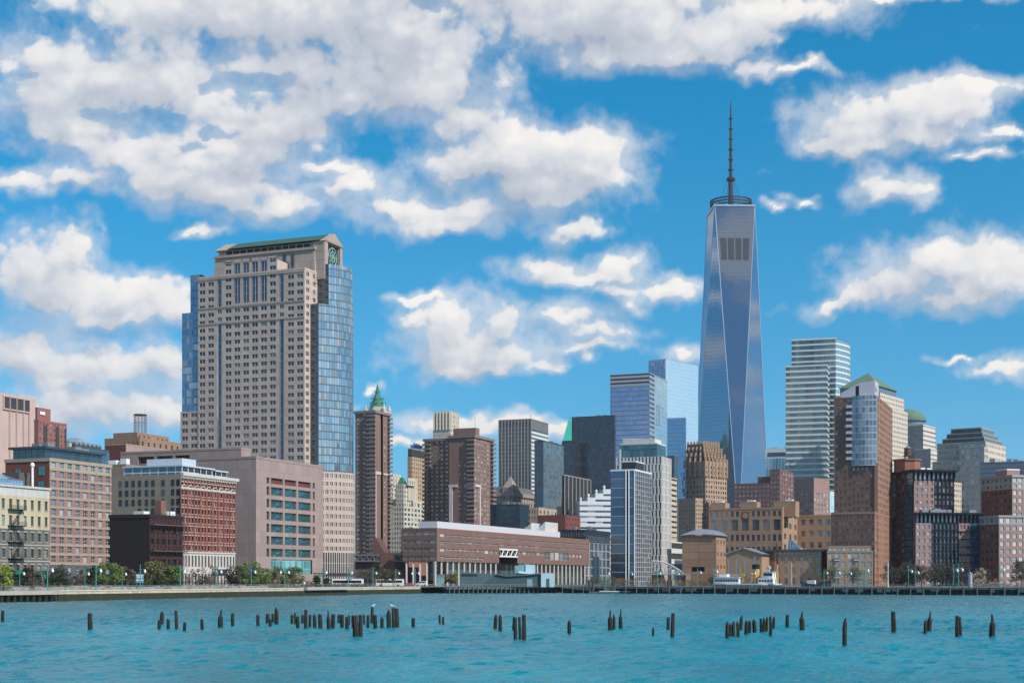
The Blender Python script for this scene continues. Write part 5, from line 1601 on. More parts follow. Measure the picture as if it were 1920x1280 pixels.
    b = Bld('office_building', 'low dark glass office with white framed windows right of the college', 'office building', fr.C, [paint("ink_cladding", (.01, .025, .04), .5), paint("white_grid", (.30, .31, .33))])
    z = fr.z(992); zm = fr.z(1016)
    wstyle('grid', winglass("ink_window", (.01, .018, .03), (.2, .22, .25), .1, (.03, .05, .07), .12), WHITE, None, 1, 0)
    b.punch(fr.pt(0), fr.pt(fr.lenR), 2, zm, 6, 5, .8, .9, 1, 'grid', .3)
    b.punch(fr.pt(0), fr.pt(fr.lenR), zm, fr.z(1000), 12, 1, .7, .7, 0, 'grid', .2); b.wall(*fr.right, fr.z(1000), z)
    b.punch(*fr.left, 2, z, 10, 6, .6, .45, 0, 'grid', .2)
    A = fr.quad; b.w.vquad(A[1], A[2], 2, z); b.w.vquad(A[2], A[3], 2, z)
    b.part('roof', [ROOFING]).poly([(p.x, p.y, z) for p in A]); b.units(fr, z, 5, 3.5, STEEL, 6); b.done()
downtown_mid()

def glass_cluster():
    # violet-blue glass tower
    fr = F(1218, 1250, 1144, 1251)
    al = paint("aluminium", (.42, .43, .46), .35, .5)
    b = Bld('glass_tower', 'violet blue banded glass tower with a louvred top and pale right corner', 'skyscraper', fr.C, [al, paint("louvre_dark", (.05, .05, .06), .6)])
    z = fr.z(699); zl = fr.z(722)
    gl = curtain("violet_glass", (.09, .10, .17), (.62, .64, .84), .50, 1.5, 4.2, .06, 1.0, (.16, .17, .24), tilt=.012, var=.35)
    gr = curtain("cyan_glass", (.12, .21, .26), (.75, .9, .95), .45, 1.5, 4.2, .06, .5, (.30, .34, .38), tilt=.012, var=.4)
    b.glass(*fr.left, 2, zl, gl); b.bands(*fr.left, zl, z, 3, .42, 0, b.wm[1], .5, 'louvre')
    s = 14.0
    b.bands(fr.pt(0), fr.pt(s), 2, z, 44, .5, 0, GLASS, .4, 'window_band'); b.glass(fr.pt(s), fr.pt(fr.lenR), 2, z, gr)
    A = fr.quad; b.w.vquad(A[1], A[2], 2, z); b.w.vquad(A[2], A[3], 2, z)
    b.part('roof', [ROOFING]).poly([(p.x, p.y, z-1) for p in A]); ring(b.part('parapet', [al]), A, .15, -.4, z-.3, z+.4)
    mb = b.part('rooftop_crane', [STEEL]); x = fr.pt(26, -1.2); zz = fr.z(752)
    mb.bar((*x, zz-18), (*x, zz), .35, n=4); mb.bar((x.x-3, x.y, zz-1), (x.x+5, x.y, zz-4), .3, n=4); mb.bar((x.x+3, x.y, zz-3.2), (x.x+3, x.y, zz-9), .2, n=4)
    mb.bar((*x, zz-18), (*fr.pt(26, 0), zz-18), .35, n=4)
    b.done()
    # pale mirror tower
    fr = F(1248, 1500, 1216, 1309, th=40)
    pm = curtain("pale_mirror_glass", (.30, .43, .53), (.90, .97, 1.0), .30, 1.5, 4.0, .0, .25, (.42, .52, .58), tilt=.006, var=.12, rough=.03)
    vm = curtain("mauve_mirror_glass", (.14, .14, .19), (.55, .56, .68), .5, 1.5, 4.0, .06, .2, (.2, .2, .25), tilt=.01)
    simple('glass_tower', 'very pale sky-reflecting mirror glass tower with a darker left edge', 'skyscraper', fr, 673, G_(vm), G_(pm), [al], .5)
    fr = F(1285, 1450, 1249, 1286.5)
    simple('glass_tower', 'blue glass slab in front of the pale mirror tower', 'skyscraper', fr, 783, G_(curtain("steel_blue_glass", (.03, .07, .12), (.45, .66, .9), .5, 1.5, 4, .05, .4, (.10, .15, .2), tilt=.02)), G_(curtain("steel_blue_glass")), [al], .4)
    fr = F(1264, 1300, 1247, 1272)
    simple('office_tower', 'narrow near-black block between the blue slab and the deco tower', 'skyscraper', fr, 855, G_(curtain("black_glass")), G_(curtain("black_glass")), [paint("navy_cladding", (.022, .028, .038), .4)], .5)
    # white gridded tower with a dark glass top
    fr = F(1241, 642, 1155, 1259)
    wc = stone("white_concrete", (.62, .60, .57), .04, .1)
    b = Bld('apartment_tower', 'white tower of staggered slit windows under a teal glass top', 'apartment building', fr.C, [wc])
    wstyle('tall', GLASS, FRAME_D, None, 0, 0)
    z = fr.z(855); rows = 17; rh = (z-2)/rows
    for side, c in ((fr.left, 13), (fr.right, 7)):
        p, q = Vector(side[0]), Vector(side[1]); d = (q-p)/c
        for j in range(rows):
            o = (.22, -.14, .10, -.2)[j % 4]*d.length
            dd = d.normalized()
            a = p+dd*max(0, o); e = q+dd*min(0, o)
            if o > 0: b.wall(p, a, 2+j*rh, 2+(j+1)*rh)
            if o < 0: b.wall(e, q, 2+j*rh, 2+(j+1)*rh)
            b.punch(a, e, 2+j*rh, 2+(j+1)*rh, c, 1, .5, .93, 0, 'tall', .35)
    A = fr.quad; b.w.vquad(A[1], A[2], 2, z); b.w.vquad(A[2], A[3], 2, z)
    b.part('roof', [ROOFING]).poly([(p.x, p.y, z-.2) for p in A])
    g = F(1232, 646, 1162, 1248); tg = curtain("teal_top_glass", (.012, .035, .042), (.4, .62, .66), .22, 1.6, 4.2, .12, .4, (.04, .06, .07), var=1)
    zt = g.z(831); b.block(g, z-.3, zt, G_(tg), G_(tg), parapet=.4)
    h = F(1228, 648, 1168, 1240); b.block(h, zt, h.z(823), S_(0), S_(0), rm=STEEL, parapet=.3, pm=STEEL)
    cr = b.part('roof_crane', [WHITE]); x = h.pt(2, 6); cr.bar((*x, h.z(823)), (*x, h.z(821)), .3, n=4); cr.bar((*h.pt(2, 2), h.z(822)), (*h.pt(2, 16), h.z(819)), .22, n=4)
    b.done()
    # dark glass and white line tower in front
    fr = F(1190, 600, 1145, 1222)
    b = Bld('glass_tower', 'dark glass tower with white metal lines in front of the staggered white tower', 'skyscraper', fr.C, [paint("navy_cladding", (.022, .028, .038), .4), paint("white_grid", (.30, .31, .33))])
    z = fr.z(881)
    L = fr.lenL
    big = curtain("big_pane_glass", (.010, .016, .026), (.34, .46, .62), .22, 20, 3.9, .0, .25, (.34, .38, .42), tilt=.01, var=.8)
    b.glass(fr.pt(0, L), fr.pt(0, L*.36), 2, z, big); b.glass(fr.pt(0, L*.24), fr.pt(0, 0), 2, z, big)
    b.glass(fr.pt(1, L*.36), fr.pt(1, L*.24), 2, z, curtain("notch_glass", (.006, .03, .05), (.3, .45, .6), .2, 4, 4, .0, .2, (.02, .05, .07)))
    wstyle('lines', winglass("line_glass", (.012, .018, .028), (.25, .28, .32), .12, (.03, .045, .07), .16), paint("white_line", (.5, .53, .56)), None, 0, 0)
    b.punch(*fr.right, 2, z, 9, 24, .74, .88, 1, 'lines', .2)
    A = fr.quad; b.w.vquad(A[1], A[2], 2, z); b.w.vquad(A[2], A[3], 2, z)
    b.part('roof', [ROOFING]).poly([(p.x, p.y, z-.2) for p in A]); ring(b.part('parapet', [WHITE]), A, .1, -.3, z-.2, z+.5)
    for t in (L*.36, L*.24, .0):
        x = fr.pt(0, t); b.part('mullion', [WHITE], key=f'm{t:.1f}').prism([(x.x-.2, x.y-.25), (x.x+.2, x.y-.25), (x.x+.2, x.y+.1), (x.x-.2, x.y+.1)], 2, z)
    g = F(1192, 610, 1166, 1208); b.block(g, z, g.z(865), S_(0), S_(0), parapet=.3)
    fl = b.part('roof_flue', [al])
    for k in range(3): fl.bar((*fr.pt(1+k*.6, L*.66), z), (*fr.pt(1+k*.6, L*.66), z+9), .4, n=6)
    b.done()
    fr = F(1258, 860, 1252, 1269)
    simple('apartment_tower', 'slim cream banded block right of the staggered white tower', 'apartment building', fr, 896, S_(0), B_(20, .4, GLASS), [stone("warm_cream", (.52, .44, .32), .08)], .5)
    fr = F(1256, 700, 1250, 1300)
    simple('office_building', 'low white banded block beside the arched footbridge', 'office building', fr, 1016, S_(0), B_(4, .55, GLASS_T), [stone("white_concrete", (.62, .60, .57))], .5)
glass_cluster()

def deco_tower():
    br = stone("brown_deco_brick", (.34, .235, .165), .08, .15)
    fr = F(1323, 1450, 1274, 1363, th=40)
    b = Bld('deco_tower', 'brown art deco tower with ribbed stepped crown beside the tapered glass tower', 'skyscraper', fr.C, [br])
    wstyle('deco', GLASS, FRAME_D, None, 0, 0)
    z = fr.z(863)
    b.punch(*fr.left, 2, z-4, 8, 24, .5, .58, 0, 'deco', .7); b.wall(*fr.left, z-4, z)
    b.punch(*fr.right, 2, z-4, 9, 24, .5, .58, 0, 'deco', .7); b.wall(*fr.right, z-4, z)
    A = fr.quad; b.w.vquad(A[1], A[2], 2, z); b.w.vquad(A[2], A[3], 2, z)
    b.part('roof', [ROOFING]).poly([(p.x, p.y, z) for p in A])
    steps = [(1.8, 853), (4.2, 842), (6.2, 831)]
    z0 = z
    for i, (s, y) in enumerate(steps):
        g = fr.sub(s, fr.lenR-s, s, fr.lenL-s); zt = fr.z(y)
        b.block(g, z0, zt, P_(5, 1, .55, .85, w='deco', dep=1.2), P_(6, 1, .55, .85, w='deco', dep=1.2), parapet=.6, rm=br)
        z0 = zt
    def fins(g, za, zb, n, side, k):
        for i in range(1 if side == 'R' else 0, n+1):
            x = g.pt(0, g.lenL*i/n) if side == 'L' else g.pt(g.lenR*i/n)
            b.part('buttress', [br], key=f'{k}{side}{i}').prism([(x.x-.9, x.y-1.9), (x.x+.9, x.y-1.9), (x.x+.9, x.y+.8), (x.x-.9, x.y+.8)], za, zb)
    lv = [fr]+[fr.sub(s, fr.lenR-s, s, fr.lenL-s) for s, y in steps]
    zs = [z]+[fr.z(y) for s, y in steps]
    for k, g in enumerate(lv):
        zb_ = zs[k]; fins(g, zb_-(16 if k == 0 else 7), zb_+3.4, 5, 'L', k); fins(g, zb_-(16 if k == 0 else 7), zb_+3.4, 6, 'R', k)
    b.units(lv[-1], zs[-1], 5, 4, STEEL, 5)
    # lower shoulders
    g = F(1330, 1400, 1268, 1352, th=40); zg = g.z(944)
    b.block(g, 2, zg, P_(13, 20, .45, .5, w='deco'), P_(6, 20, .45, .5, w='deco'), parapet=1.5)
    h = F(1304, 1390, 1268, 1318, th=40); b.block(h, 2, h.z(936), P_(8, 20, .45, .5, w='deco'), P_(4, 20, .45, .5, w='deco'), parapet=1.5)
    b.done()
deco_tower()

def tapered_tower():
    c = Vector((244.6, 1610.0)); rot = math.radians(2.5)
    b = Bld('tapered_glass_tower', 'tallest tower, faceted blue glass tapering to a dark ring and a tall spire', 'skyscraper', c, [paint("base_steel", (.2, .22, .25), .4, .5)])
    def P(r, a): return Vector((c.x+r*math.cos(a+rot), c.y+r*math.sin(a+rot)))
    zb, zt = 57.0, 416.5
    base = [P(44.2, math.radians(-90+90*k)) for k in range(4)]          # corners front, right, back, left
    top = [P(31.4, math.radians(-45+90*k)) for k in range(4)]           # corners right-front, ...
    b.part('base', [curtain("base_fin_glass", (.05, .09, .12), (.7, .85, .95), .4, 1.2, 4)]).prism([tuple(p) for p in base], 2, zb)
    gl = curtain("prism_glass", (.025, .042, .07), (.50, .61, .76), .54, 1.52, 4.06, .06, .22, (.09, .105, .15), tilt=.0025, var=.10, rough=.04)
    gd = curtain("prism_shaded_glass", (.018, .028, .05), (.36, .45, .60), .38, 1.52, 4.06, .06, .22, (.06, .075, .11), tilt=.0025, var=.10, rough=.04)  # front facet copy: its duller reflection put into a darker glass
    lv = paint("louvre_slot", (.032, .038, .055), .8)
    ed = paint("stainless_edge", (.50, .53, .58), .28, .7)
    def T(p, z): return Vector((p.x, p.y, z))
    def facet(A, B, C_, mat, key, up):
        mb = b.part('glass_facet', [mat], key=key)
        i = len(mb.v); mb.v += [tuple(A), tuple(B), tuple(C_)]; mb.f.append((i, i+1, i+2)); mb.m.append(0)
        L = (B-A).length
        h = C_.z-A.z
        mb.u += [(0, A.z), (L, B.z), (L/2, C_.z)]
    for k in range(4):
        j = (k+1) % 4
        # upright triangle on the base side between base[k] and base[k+1], apex at top corner k (between them)
        facet(T(base[k], zb), T(base[j], zb), T(top[k], zt), gl, f'u{k}', True)
        # inverted triangle: top edge from top[k-1] to top[k], apex at base[k]
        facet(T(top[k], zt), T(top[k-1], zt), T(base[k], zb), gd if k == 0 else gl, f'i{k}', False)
        for q in (top[k], top[k-1]): b.part('edge_trim', [ed], key=f'e{k}{q.x:.1f}').bar(T(base[k], zb), T(q, zt), .42, n=5)
    # mechanical louvre panels on the front facet, following its plane
    a, d, e = T(top[3], zt), T(top[0], zt), T(base[0], zb)
    nrm = (d-a).cross(e-a).normalized()
    if nrm.y > 0: nrm = -nrm
    def onf(u, z):
        f = (zt-z)/(zt-zb); l = a+(e-a)*f; r = d+(e-d)*f
        return l+(r-l)*u+nrm*.35
    z0, z1 = c.y/FPX*(HORIZON-497)+CAM_H, c.y/FPX*(HORIZON-456)+CAM_H
    for g in range(4):
        mb = b.part('louvre_panel', [lv], key=f'l{g}')
        for s in range(5):
            u0 = .08+g*.215+s*.036; mb.quad(onf(u0, z0), onf(u0+.027, z0), onf(u0+.027, z1), onf(u0, z1))
    tp = b.part('parapet', [ed]); ring(tp, [P(32, math.radians(-45+90*k)) for k in range(4)], .5, -.8, zt-1.0, zt+.9)
    b.part('roof', [ROOFING]).poly([(p.x, p.y, zt) for p in top])
    dk = paint("ring_steel", (.035, .037, .045), .5, .4)
    for k, (z, r) in enumerate(((zt+3.2, 22.4), (zt+6.2, 22.8), (zt+9.4, 22.8))):
        mb = b.part('antenna_ring', [dk], key=f'r{k}')
        poly = [(c.x+r*math.cos(2*math.pi*i/32), c.y+r*math.sin(2*math.pi*i/32)) for i in range(32)]
        ring(mb, [Vector(p) for p in poly], .5, -1.4, z, z+1.2)
    mb = b.part('ring_frame', [dk])
    for i in range(24):
        t = 2*math.pi*i/24; x, y = math.cos(t), math.sin(t)
        mb.bar((c.x+22*x, c.y+22*y, zt), (c.x+22*x, c.y+22*y, zt+10), .28, n=4)
        t2 = 2*math.pi*(i+.5)/24; mb.bar((c.x+22*x, c.y+22*y, zt+3.5), (c.x+22*math.cos(t2), c.y+22*math.sin(t2), zt+9.5), .2, n=4)
        if i % 3 == 0: mb.bar((c.x+22*x, c.y+22*y, zt+5), (c.x+3*x, c.y+3*y, zt+5), .3, n=4)
    ms = b.part('spire', [dk])
    ms.lathe(c, [(4.2, zt), (3.0, zt+6), (2.6, zt+30), (1.9, zt+33), (1.6, zt+70), (1.1, zt+100), (.8, zt+112), (.5, zt+118), (.12, zt+124)], 10)
    b.part('spire_platform', [dk], key='pl').lathe(c, [(2.0, zt+31), (5.0, zt+34), (5.2, zt+35.2), (4.4, zt+36.4), (2.0, zt+38.5)], 14)
    for k in range(6):
        z = zt+45+k*11.4; b.part('spire_collar', [dk], key=f'c{k}').lathe(c, [(1.6, z-.5), (3.3-k*.22, z), (3.3-k*.22, z+.9), (1.6, z+1.6)], 12)
    for i in range(4):
        t = math.radians(20+90*i)
        b.part('stay_cable', [dk], key=f's{i}').bar((c.x+4.6*math.cos(t), c.y+4.6*math.sin(t), zt+34), (c.x+16*math.cos(t), c.y+16*math.sin(t), zt+1), .22, n=4)
    b.done()
tapered_tower()

def banded_tower():
    # white banded tower with a rounded right end
    fr = F(1567, 1175, 1484, 1600, th=17, lenR=34)
    wt = paint("white_spandrel", (.56, .60, .61), .45)
    gg = curtain("green_strip_glass", (.02, .045, .05), (.40, .52, .56), .20, 3.0, 20, .35, .0, (.07, .09, .09), var=1.0)
    gr = curtain("silver_strip_glass", (.10, .15, .16), (.8, .9, .92), .36, 1.5, 20, .15, .0, (.2, .23, .24), var=.8)
    b = Bld('office_tower', 'white banded office tower with green glass strips and a rounded right end', 'skyscraper', fr.C, [wt])
    z = fr.z(635); fl = 4.6; rows = int((z-4)/fl); zz = z-rows*fl
    b.bands(*fr.left, zz, z, rows, .70, 0, gg, .35)
    pts = [fr.pt(0)]
    N = 8; W = 12.5
    for k in range(N+1):
        t = k/N*math.pi/2
        pts.append(fr.pt(2+(20)*math.sin(t)*1.0, -(W-2)*(1-math.cos(t))*0+ -W*math.sin(t)*.0) if False else fr.pt(30*k/N, -9.5*math.sin(math.pi*min(.5, k/N*.55))))
    L0 = 4
    for p, q in zip(pts, pts[1:]):
        if (q-p).length < .01: continue
        b.bands(p, q, zz, z, rows, .64, 0, gr, .35)
    b.w.vquad(pts[-1], fr.pt(30, fr.lenL), 2, z); b.w.vquad(fr.pt(30, fr.lenL), fr.pt(0, fr.lenL), 2, z)
    b.part('roof', [ROOFING]).poly([(*p, z) for p in [fr.pt(0, fr.lenL)]+pts+[fr.pt(30, fr.lenL)]])
    g = F(1551, 1140, 1473, 1580, th=17, lenR=22)
    zg = g.z(685); rg = int((zg-4)/fl)
    b.bands(*g.left, zg-rg*fl, zg, rg, .62, 0, gg, .35); b.bands(*g.right, zg-rg*fl, zg, rg, .7, 0, gg, .35)
    b.part('roof', [ROOFING]).poly([(p.x, p.y, zg) for p in g.quad]); ring(b.part('parapet', [wt]), g.quad, .1, -.4, zg-.2, zg+1.0)
    b.w.vquad(g.quad[2], g.quad[3], 2, zg)
    # open frame at the roof edge
    fm = b.part('roof_frame', [wt])
    ring(fm, [fr.pt(0, 0), fr.pt(30, 0), fr.pt(30, fr.lenL), fr.pt(0, fr.lenL)], .15, -.4, z-.2, z+1.2)
    b.done()
    fr = F(1480, 1350, 1435, 1490, lenR=20)
    b, z = simple('office_building', 'short blue glass block with a white cap left of the banded tower', 'office building', fr, 840, None, S_(0), [paint("white_panel", (.60, .64, .67), .5)], .6, fin=False)
    b2 = curtain("sky_blue_glass", (.03, .12, .2), (.5, .8, 1), .4, 3, 30, .5, .0, (.4, .43, .45), var=.9)
    Lf = fr.left; b.w.f  # wall behind the glass was drawn by block
    n_ = -fr.R
    b.part('glass_wall', [b2]).vquad(Lf[0]+n_*.3, Lf[1]+n_*.3, 2, fr.z(858)); b.part('vent_band', [GLASS]).vquad(Lf[0]+n_*.3+(Lf[1]-Lf[0])*.1, Lf[1]+n_*.3-(Lf[1]-Lf[0])*.05, fr.z(854), fr.z(847))
    b.units(fr, z, 4, 3, seed=2); b.done()
banded_tower()

def green_pyramid_tower():
    fr = F(1650, 1060, 1566, 1695, th=35)
    gr = stone("cream_granite", (.56, .50, .42), .05, .1)
    b = Bld('office_tower', 'cream granite tower with a green copper pyramid roof behind the brown glass-fronted tower', 'skyscraper', fr.C, [gr, paint("blue_grey_drum", (.12, .19, .24), .4)])
    z = fr.z(738)
    wstyle('gran', winglass("granite_glass", (.12, .115, .12), (.5, .48, .46), .3, (.27, .26, .27), .12), FRAME_L, None, 0, 0)
    b.block(fr, 2, z, P_(12, 40, .5, .5, w='gran'), P_(14, 40, .5, .5, w='gran'), parapet=.8)
    g = fr.sub(2, fr.lenR-9, 3, fr.lenL-3); zd = fr.z(722)
    b.block(g, z, zd, S_(1), S_(1), m=1, parapet=.5)
    m = g.pt(g.lenR/2, g.lenL/2); cp = stone("sage_copper", (.095, .165, .12), .1, .2)
    b.part('pyramid_roof', [cp]).prism([tuple(p) for p in offset(g.quad, 1.2)], zd, fr.z(690), taper=[tuple(m+(p-m)*.03) for p in g.quad])
    h = F(1660, 1040, 1640, 1702, th=35); b.block(h, 2, h.z(764), P_(4, 36, .5, .5, w='gran'), P_(14, 36, .5, .5, w='gran'), parapet=.8)
    b.done()
    # domed tower
    fr = F(1731, 1200, 1690, 1754, th=35)
    b = Bld('domed_tower', 'grey and cream tower under a green copper dome', 'skyscraper', fr.C, [stone("violet_granite", (.26, .25, .27), .06), gr])
    z = fr.z(797)
    b.punch(*fr.left, 2, z, 14, 34, .5, .55, 0, 'gran', .3); b.bands(*fr.right, 2, z, 34, .35, 1, winglass("granite_glass"), .3)
    A = fr.quad; b.w.vquad(A[1], A[2], 2, z); b.w.vquad(A[2], A[3], 2, z); b.part('roof', [ROOFING]).poly([(p.x, p.y, z) for p in A]); ring(b.part('parapet', [gr]), A, .1, -.4, z-.2, z+.8)
    c = PX(1701, 790, 1222); cc = (c.x, c.y); zd = PX(0, 791, 1222).z; R_ = 15.5
    b.part('drum', [paint("blue_grey_drum", (.12, .19, .24), .4)]).lathe(cc, [(R_-1, z), (R_-1, zd)], 32)
    b.part('dome', [cp], ).lathe(cc, [(R_+.3, zd), (R_+.3, zd+.8)]+[(R_*math.cos(a), zd+.8+10*math.sin(a)) for a in [math.pi/2*k/10 for k in range(10)]]+[(.4, zd+10.9)], 32)
    h = F(1745, 1190, 1715, 1759, th=35); b.block(h, 2, h.z(842), P_(8, 30, .5, .55, w='gran'), B_(30, .35, winglass("granite_glass"), m=1), parapet=.7)
    b.done()
    # stepped mastaba-top tower
    b = None
    st = stone("grey_green_granite", (.30, .31, .30), .06, .1); dg = curtain("dark_teal_top", (.008, .022, .032), (.3, .42, .46), .10, 2, 3.5, .1, .5, (.03, .05, .06)); rg = curtain("bronze_top", (.09, .09, .09), (.5, .5, .48), .15, 2, 1.4, .0, .5, (.16, .155, .15))
    mg = curtain("granite_mirror_glass", (.11, .15, .15), (.6, .72, .74), .25, 1.5, 4.0, .3, 1.6, (.22, .25, .25), var=.6)
    lv = [(1846, 1748, 1891, 862, mg, None), (1848, 1757, 1886, 828, mg, None), (1845, 1767, 1879, 820, dg, rg), (1842, 1775, 1871, 811, dg, rg), (1840, 1783, 1864, 802, dg, rg)]
    pz = 2
    for i, (xc, xl, xr, y, a, c) in enumerate(lv):
        fr = F(xc, 1050+i*4, xl, xr, th=35)
        if b is None: b = Bld('office_tower', 'stepped granite and glass tower with a dark flat-topped ziggurat roof', 'skyscraper', fr.C, [st, gr])
        z = fr.z(y)
        b.block(fr, pz, z, G_(a), G_(c) if c else P_(14, max(1, int((z-pz)/4.2)), .45, .5, m=1, w='gran'), parapet=.6)
        if i != 0: pz = z
        else: pz = z
        if i == 0:
            g = fr.sub(-.6, 8, 0, fr.lenL*.45)
            b.block(g, 2, fr.z(838), P_(5, 22, .66, .66, w='gran'), P_(3, 22, .66, .66, w='gran', m=1), parapet=.5)
    b.done()
green_pyramid_tower()

def right_bank():
    rb = stone("crimson_brick", (.17, .085, .08), .1, .25); pk = stone("rose_brick", (.30, .19, .17), .08, .25); tn = stone("school_tan", (.36, .235, .155), .08, .2)
    wstyle('rose', winglass("rose_glass", (.10, .10, .11), (.62, .56, .52), .5, (.28, .26, .27), .12), FRAME_L, None, 1, 0, .1)
    # stepped dark red apartments
    fr = F(1462, 860, 1376, 1488, th=25)
    b = Bld('apartment_building', 'dark red stepped apartment block at the right foot of the tapered tower', 'apartment building', fr.C, [rb])
    T = [fr.tL(x) for x in (1444, 1418, 1376)]
    z0, z1, z2 = fr.z(881), fr.z(906), fr.z(908)
    g = fr.sub(0, fr.lenR, 0, T[0]); b.block(g, 2, z0, P_(3, 24, .5, .5, w='rose'), P_(5, 24, .6, .5, w='rose'), parapet=.7)
    g = fr.sub(0, fr.lenR, T[0], fr.lenL); b.block(g, 2, z1, P_(9, 22, .5, .5, w='rose'), None, parapet=.6)
    g = fr.sub(3, fr.lenR, T[0], T[1]); b.block(g, z1, fr.z(893), S_(0), S_(0), parapet=.4)
    b.units(fr, z1, 4, 2.5, seed=2)
    b.done()
    # rose stub tower
    fr = F(1526, 950, 1489, 1555, th=45)
    b = Bld('apartment_tower', 'blank topped rose brick tower between the dark red block and the banded tower', 'apartment building', fr.C, [pk])
    z = fr.z(897); zr = fr.z(920)
    b.punch(*fr.right, 2, zr, 5, 17, .55, .5, 0, 'rose', .3); b.wall(*fr.right, zr, z)
    b.punch(*fr.left, 2, zr, 4, 17, .45, .45, 0, 'rose', .3); b.wall(*fr.left, zr, z)
    A = fr.quad; b.w.vquad(A[1], A[2], 2, z); b.w.vquad(A[2], A[3], 2, z); b.part('roof', [ROOFING]).poly([(p.x, p.y, z) for p in A]); ring(b.part('parapet', [pk]), A, .1, -.4, z-.2, z+.6)
    b.done()
    fr = F(1556, 1000, 1548, 1578, th=45)
    simple('glass_building', 'pale cyan glass strip left of the tall brown glass-fronted tower', 'building', fr, 922, S_(0), G_(curtain("cyan_pale_glass", (.3, .45, .48), (.8, 1, 1), .4, 1.4, 3.5, .25, .5, (.55, .6, .6), var=.8)), [WHITE], .4)
    # tan school with round window
    fr = F(1467, 740, 1329, 1496, th=22)
    b = Bld('school_building', 'wide tan school block with a round emblem window and boxy roof towers', 'building', fr.C, [tn])
    z = fr.z(953)
    wstyle('school', winglass("school_glass", (.05, .06, .075), (.25, .2, .16), .2, (.12, .13, .16), .15), FRAME_D, None, 1, 1, .1)
    L = fr.lenL; rows = [(1045, 1018, .55, 14), (1018, 996, .55, 14), (996, 970, .78, 7), (970, 953.6, .6, 14)]
    b.wall(*fr.left, 2, fr.z(1045))
    for y0, y1, wh, c in rows:
        b.punch(*fr.left, fr.z(y0), fr.z(y1), c, 1, .66 if c == 7 else .58, wh, 0, 'school', .4, skip=(lambda i, j: i in (6, 7)) if (y1 == 953.6) else None)
    b.wall(*fr.left, fr.z(953.6), z)
    b.punch(fr.pt(0), fr.pt(fr.lenR), 2, z, 3, 7, .4, .5, 0, 'school', .4)
    A = fr.quad; b.w.vquad(A[1], A[2], 2, z); b.w.vquad(A[2], A[3], 2, z); b.part('roof', [ROOFING]).poly([(p.x, p.y, z) for p in A]); ring(b.part('parapet', [tn]), A, .15, -.4, z-.3, z+.8)
    n_ = -fr.R; cx = fr.pt(0, L*.5)+n_*.1; rz = fr.z(965)
    db = paint("emblem_brown", (.12, .05, .03), .7); sq = b.part('round_window', [db, tn])
    d = -fr.L
    sq.vquad(cx-d*1.9, cx+d*1.9, rz-1.9, rz+1.9)
    N = 20; cc = cx+n_*.12
    sq.poly([(*(cc+d*1.55*math.cos(2*math.pi*k/N)), rz+1.55*math.sin(2*math.pi*k/N)) for k in range(N)], 1)
    lt = stone("lit_tan", (.42, .29, .20), .06)
    for l0, l1, r0, r1, y in ((L*.80, L*1.0, 4, 14, 943), (L*.36, L*.58, 3, 12, 941), (-6, L*.14, 4, 14, 940)):
        g = fr.sub(r0, r1, l0, l1); b.block(g, z-4, g.z(y), S_(0), S_(0), parapet=.4); b.units(g, g.z(y), 3, 1.4, WHITE, 7)
    # right wing
    w = F(1561, 770, 1467, 1600, th=22, lenR=18)
    zw = w.z(967)
    b.punch(*w.left, 2, zw, 6, 6, .5, .5, 0, 'school', .4); b.wall(*w.right, 2, zw)
    Q = w.quad; b.w.vquad(Q[1], Q[2], 2, zw); b.w.vquad(Q[2], Q[3], 2, zw); b.part('roof', [ROOFING]).poly([(p.x, p.y, zw) for p in Q]); ring(b.part('parapet', [tn]), Q, .1, -.4, zw-.2, zw+.8)
    b.done()
    # vaulted drum
    fr = F(1343, 640, 1279, 1361)
    ct = stone("caramel_panel", (.34, .215, .145), .05, .1, tiles=(7.5, 3.4, .14, 1), line=(.7, .65, .6))
    b = Bld('theatre_building', 'caramel panelled windowless hall with a pale metal vaulted roof', 'building', fr.C, [ct])
    z = fr.z(1003); L = fr.lenL
    wl, wr = fr.tL(1297), fr.tL(1321)
    b.wall(*fr.left, fr.z(1062), z); b.wall(fr.pt(0, L), fr.pt(0, wl), 2, fr.z(1062)); b.wall(fr.pt(0, wr), fr.pt(0, 0), 2, fr.z(1062)); b.wall(fr.pt(0, wl), fr.pt(0, wr), 2, fr.z(1071))
    b.part('dark_opening', [paint("dark_slot", (.02, .02, .025), .7)]).vquad(fr.pt(.6, wl), fr.pt(.6, wr), fr.z(1072), fr.z(1061))
    b.punch(*fr.right, 2, z, 3, 4, .35, .25, 0, 'school', .3)
    A = fr.quad; b.w.vquad(A[1], A[2], 2, z); b.w.vquad(A[2], A[3], 2, z)
    rf = b.part('vaulted_roof', [paint("pale_zinc", (.34, .36, .40), .35, .5)])
    N = 8; zh = fr.z(990)-z; o = 1.0
    for k in range(N):
        f0, f1 = k/N, (k+1)/N; h0, h1 = zh*math.sin(math.pi*f0)**.7 if f0 > 0 else 0, zh*max(0, math.sin(math.pi*f1))**.7
        l0, l1 = L+o-(L+2*o)*f0, L+o-(L+2*o)*f1
        rf.quad((*fr.pt(-o, l0), z+h0*.15), (*fr.pt(-o, l1), z+h1*.15), (*fr.pt(5, l1), z+h1), (*fr.pt(5, l0), z+h0))
        rf.quad((*fr.pt(5, l0), z+h0), (*fr.pt(5, l1), z+h1), (*fr.pt(fr.lenR, l1), z+h1), (*fr.pt(fr.lenR, l0), z+h0))
    b.done()
    # gabled hall and the long low wing with a dark roof
    fr = F(1428, 612, 1361, 1444, th=22)
    b = Bld('gabled_hall', 'low tan hall with a shallow gable and tall narrow windows', 'building', fr.C, [tn])
    z = fr.z(1037); L = fr.lenL
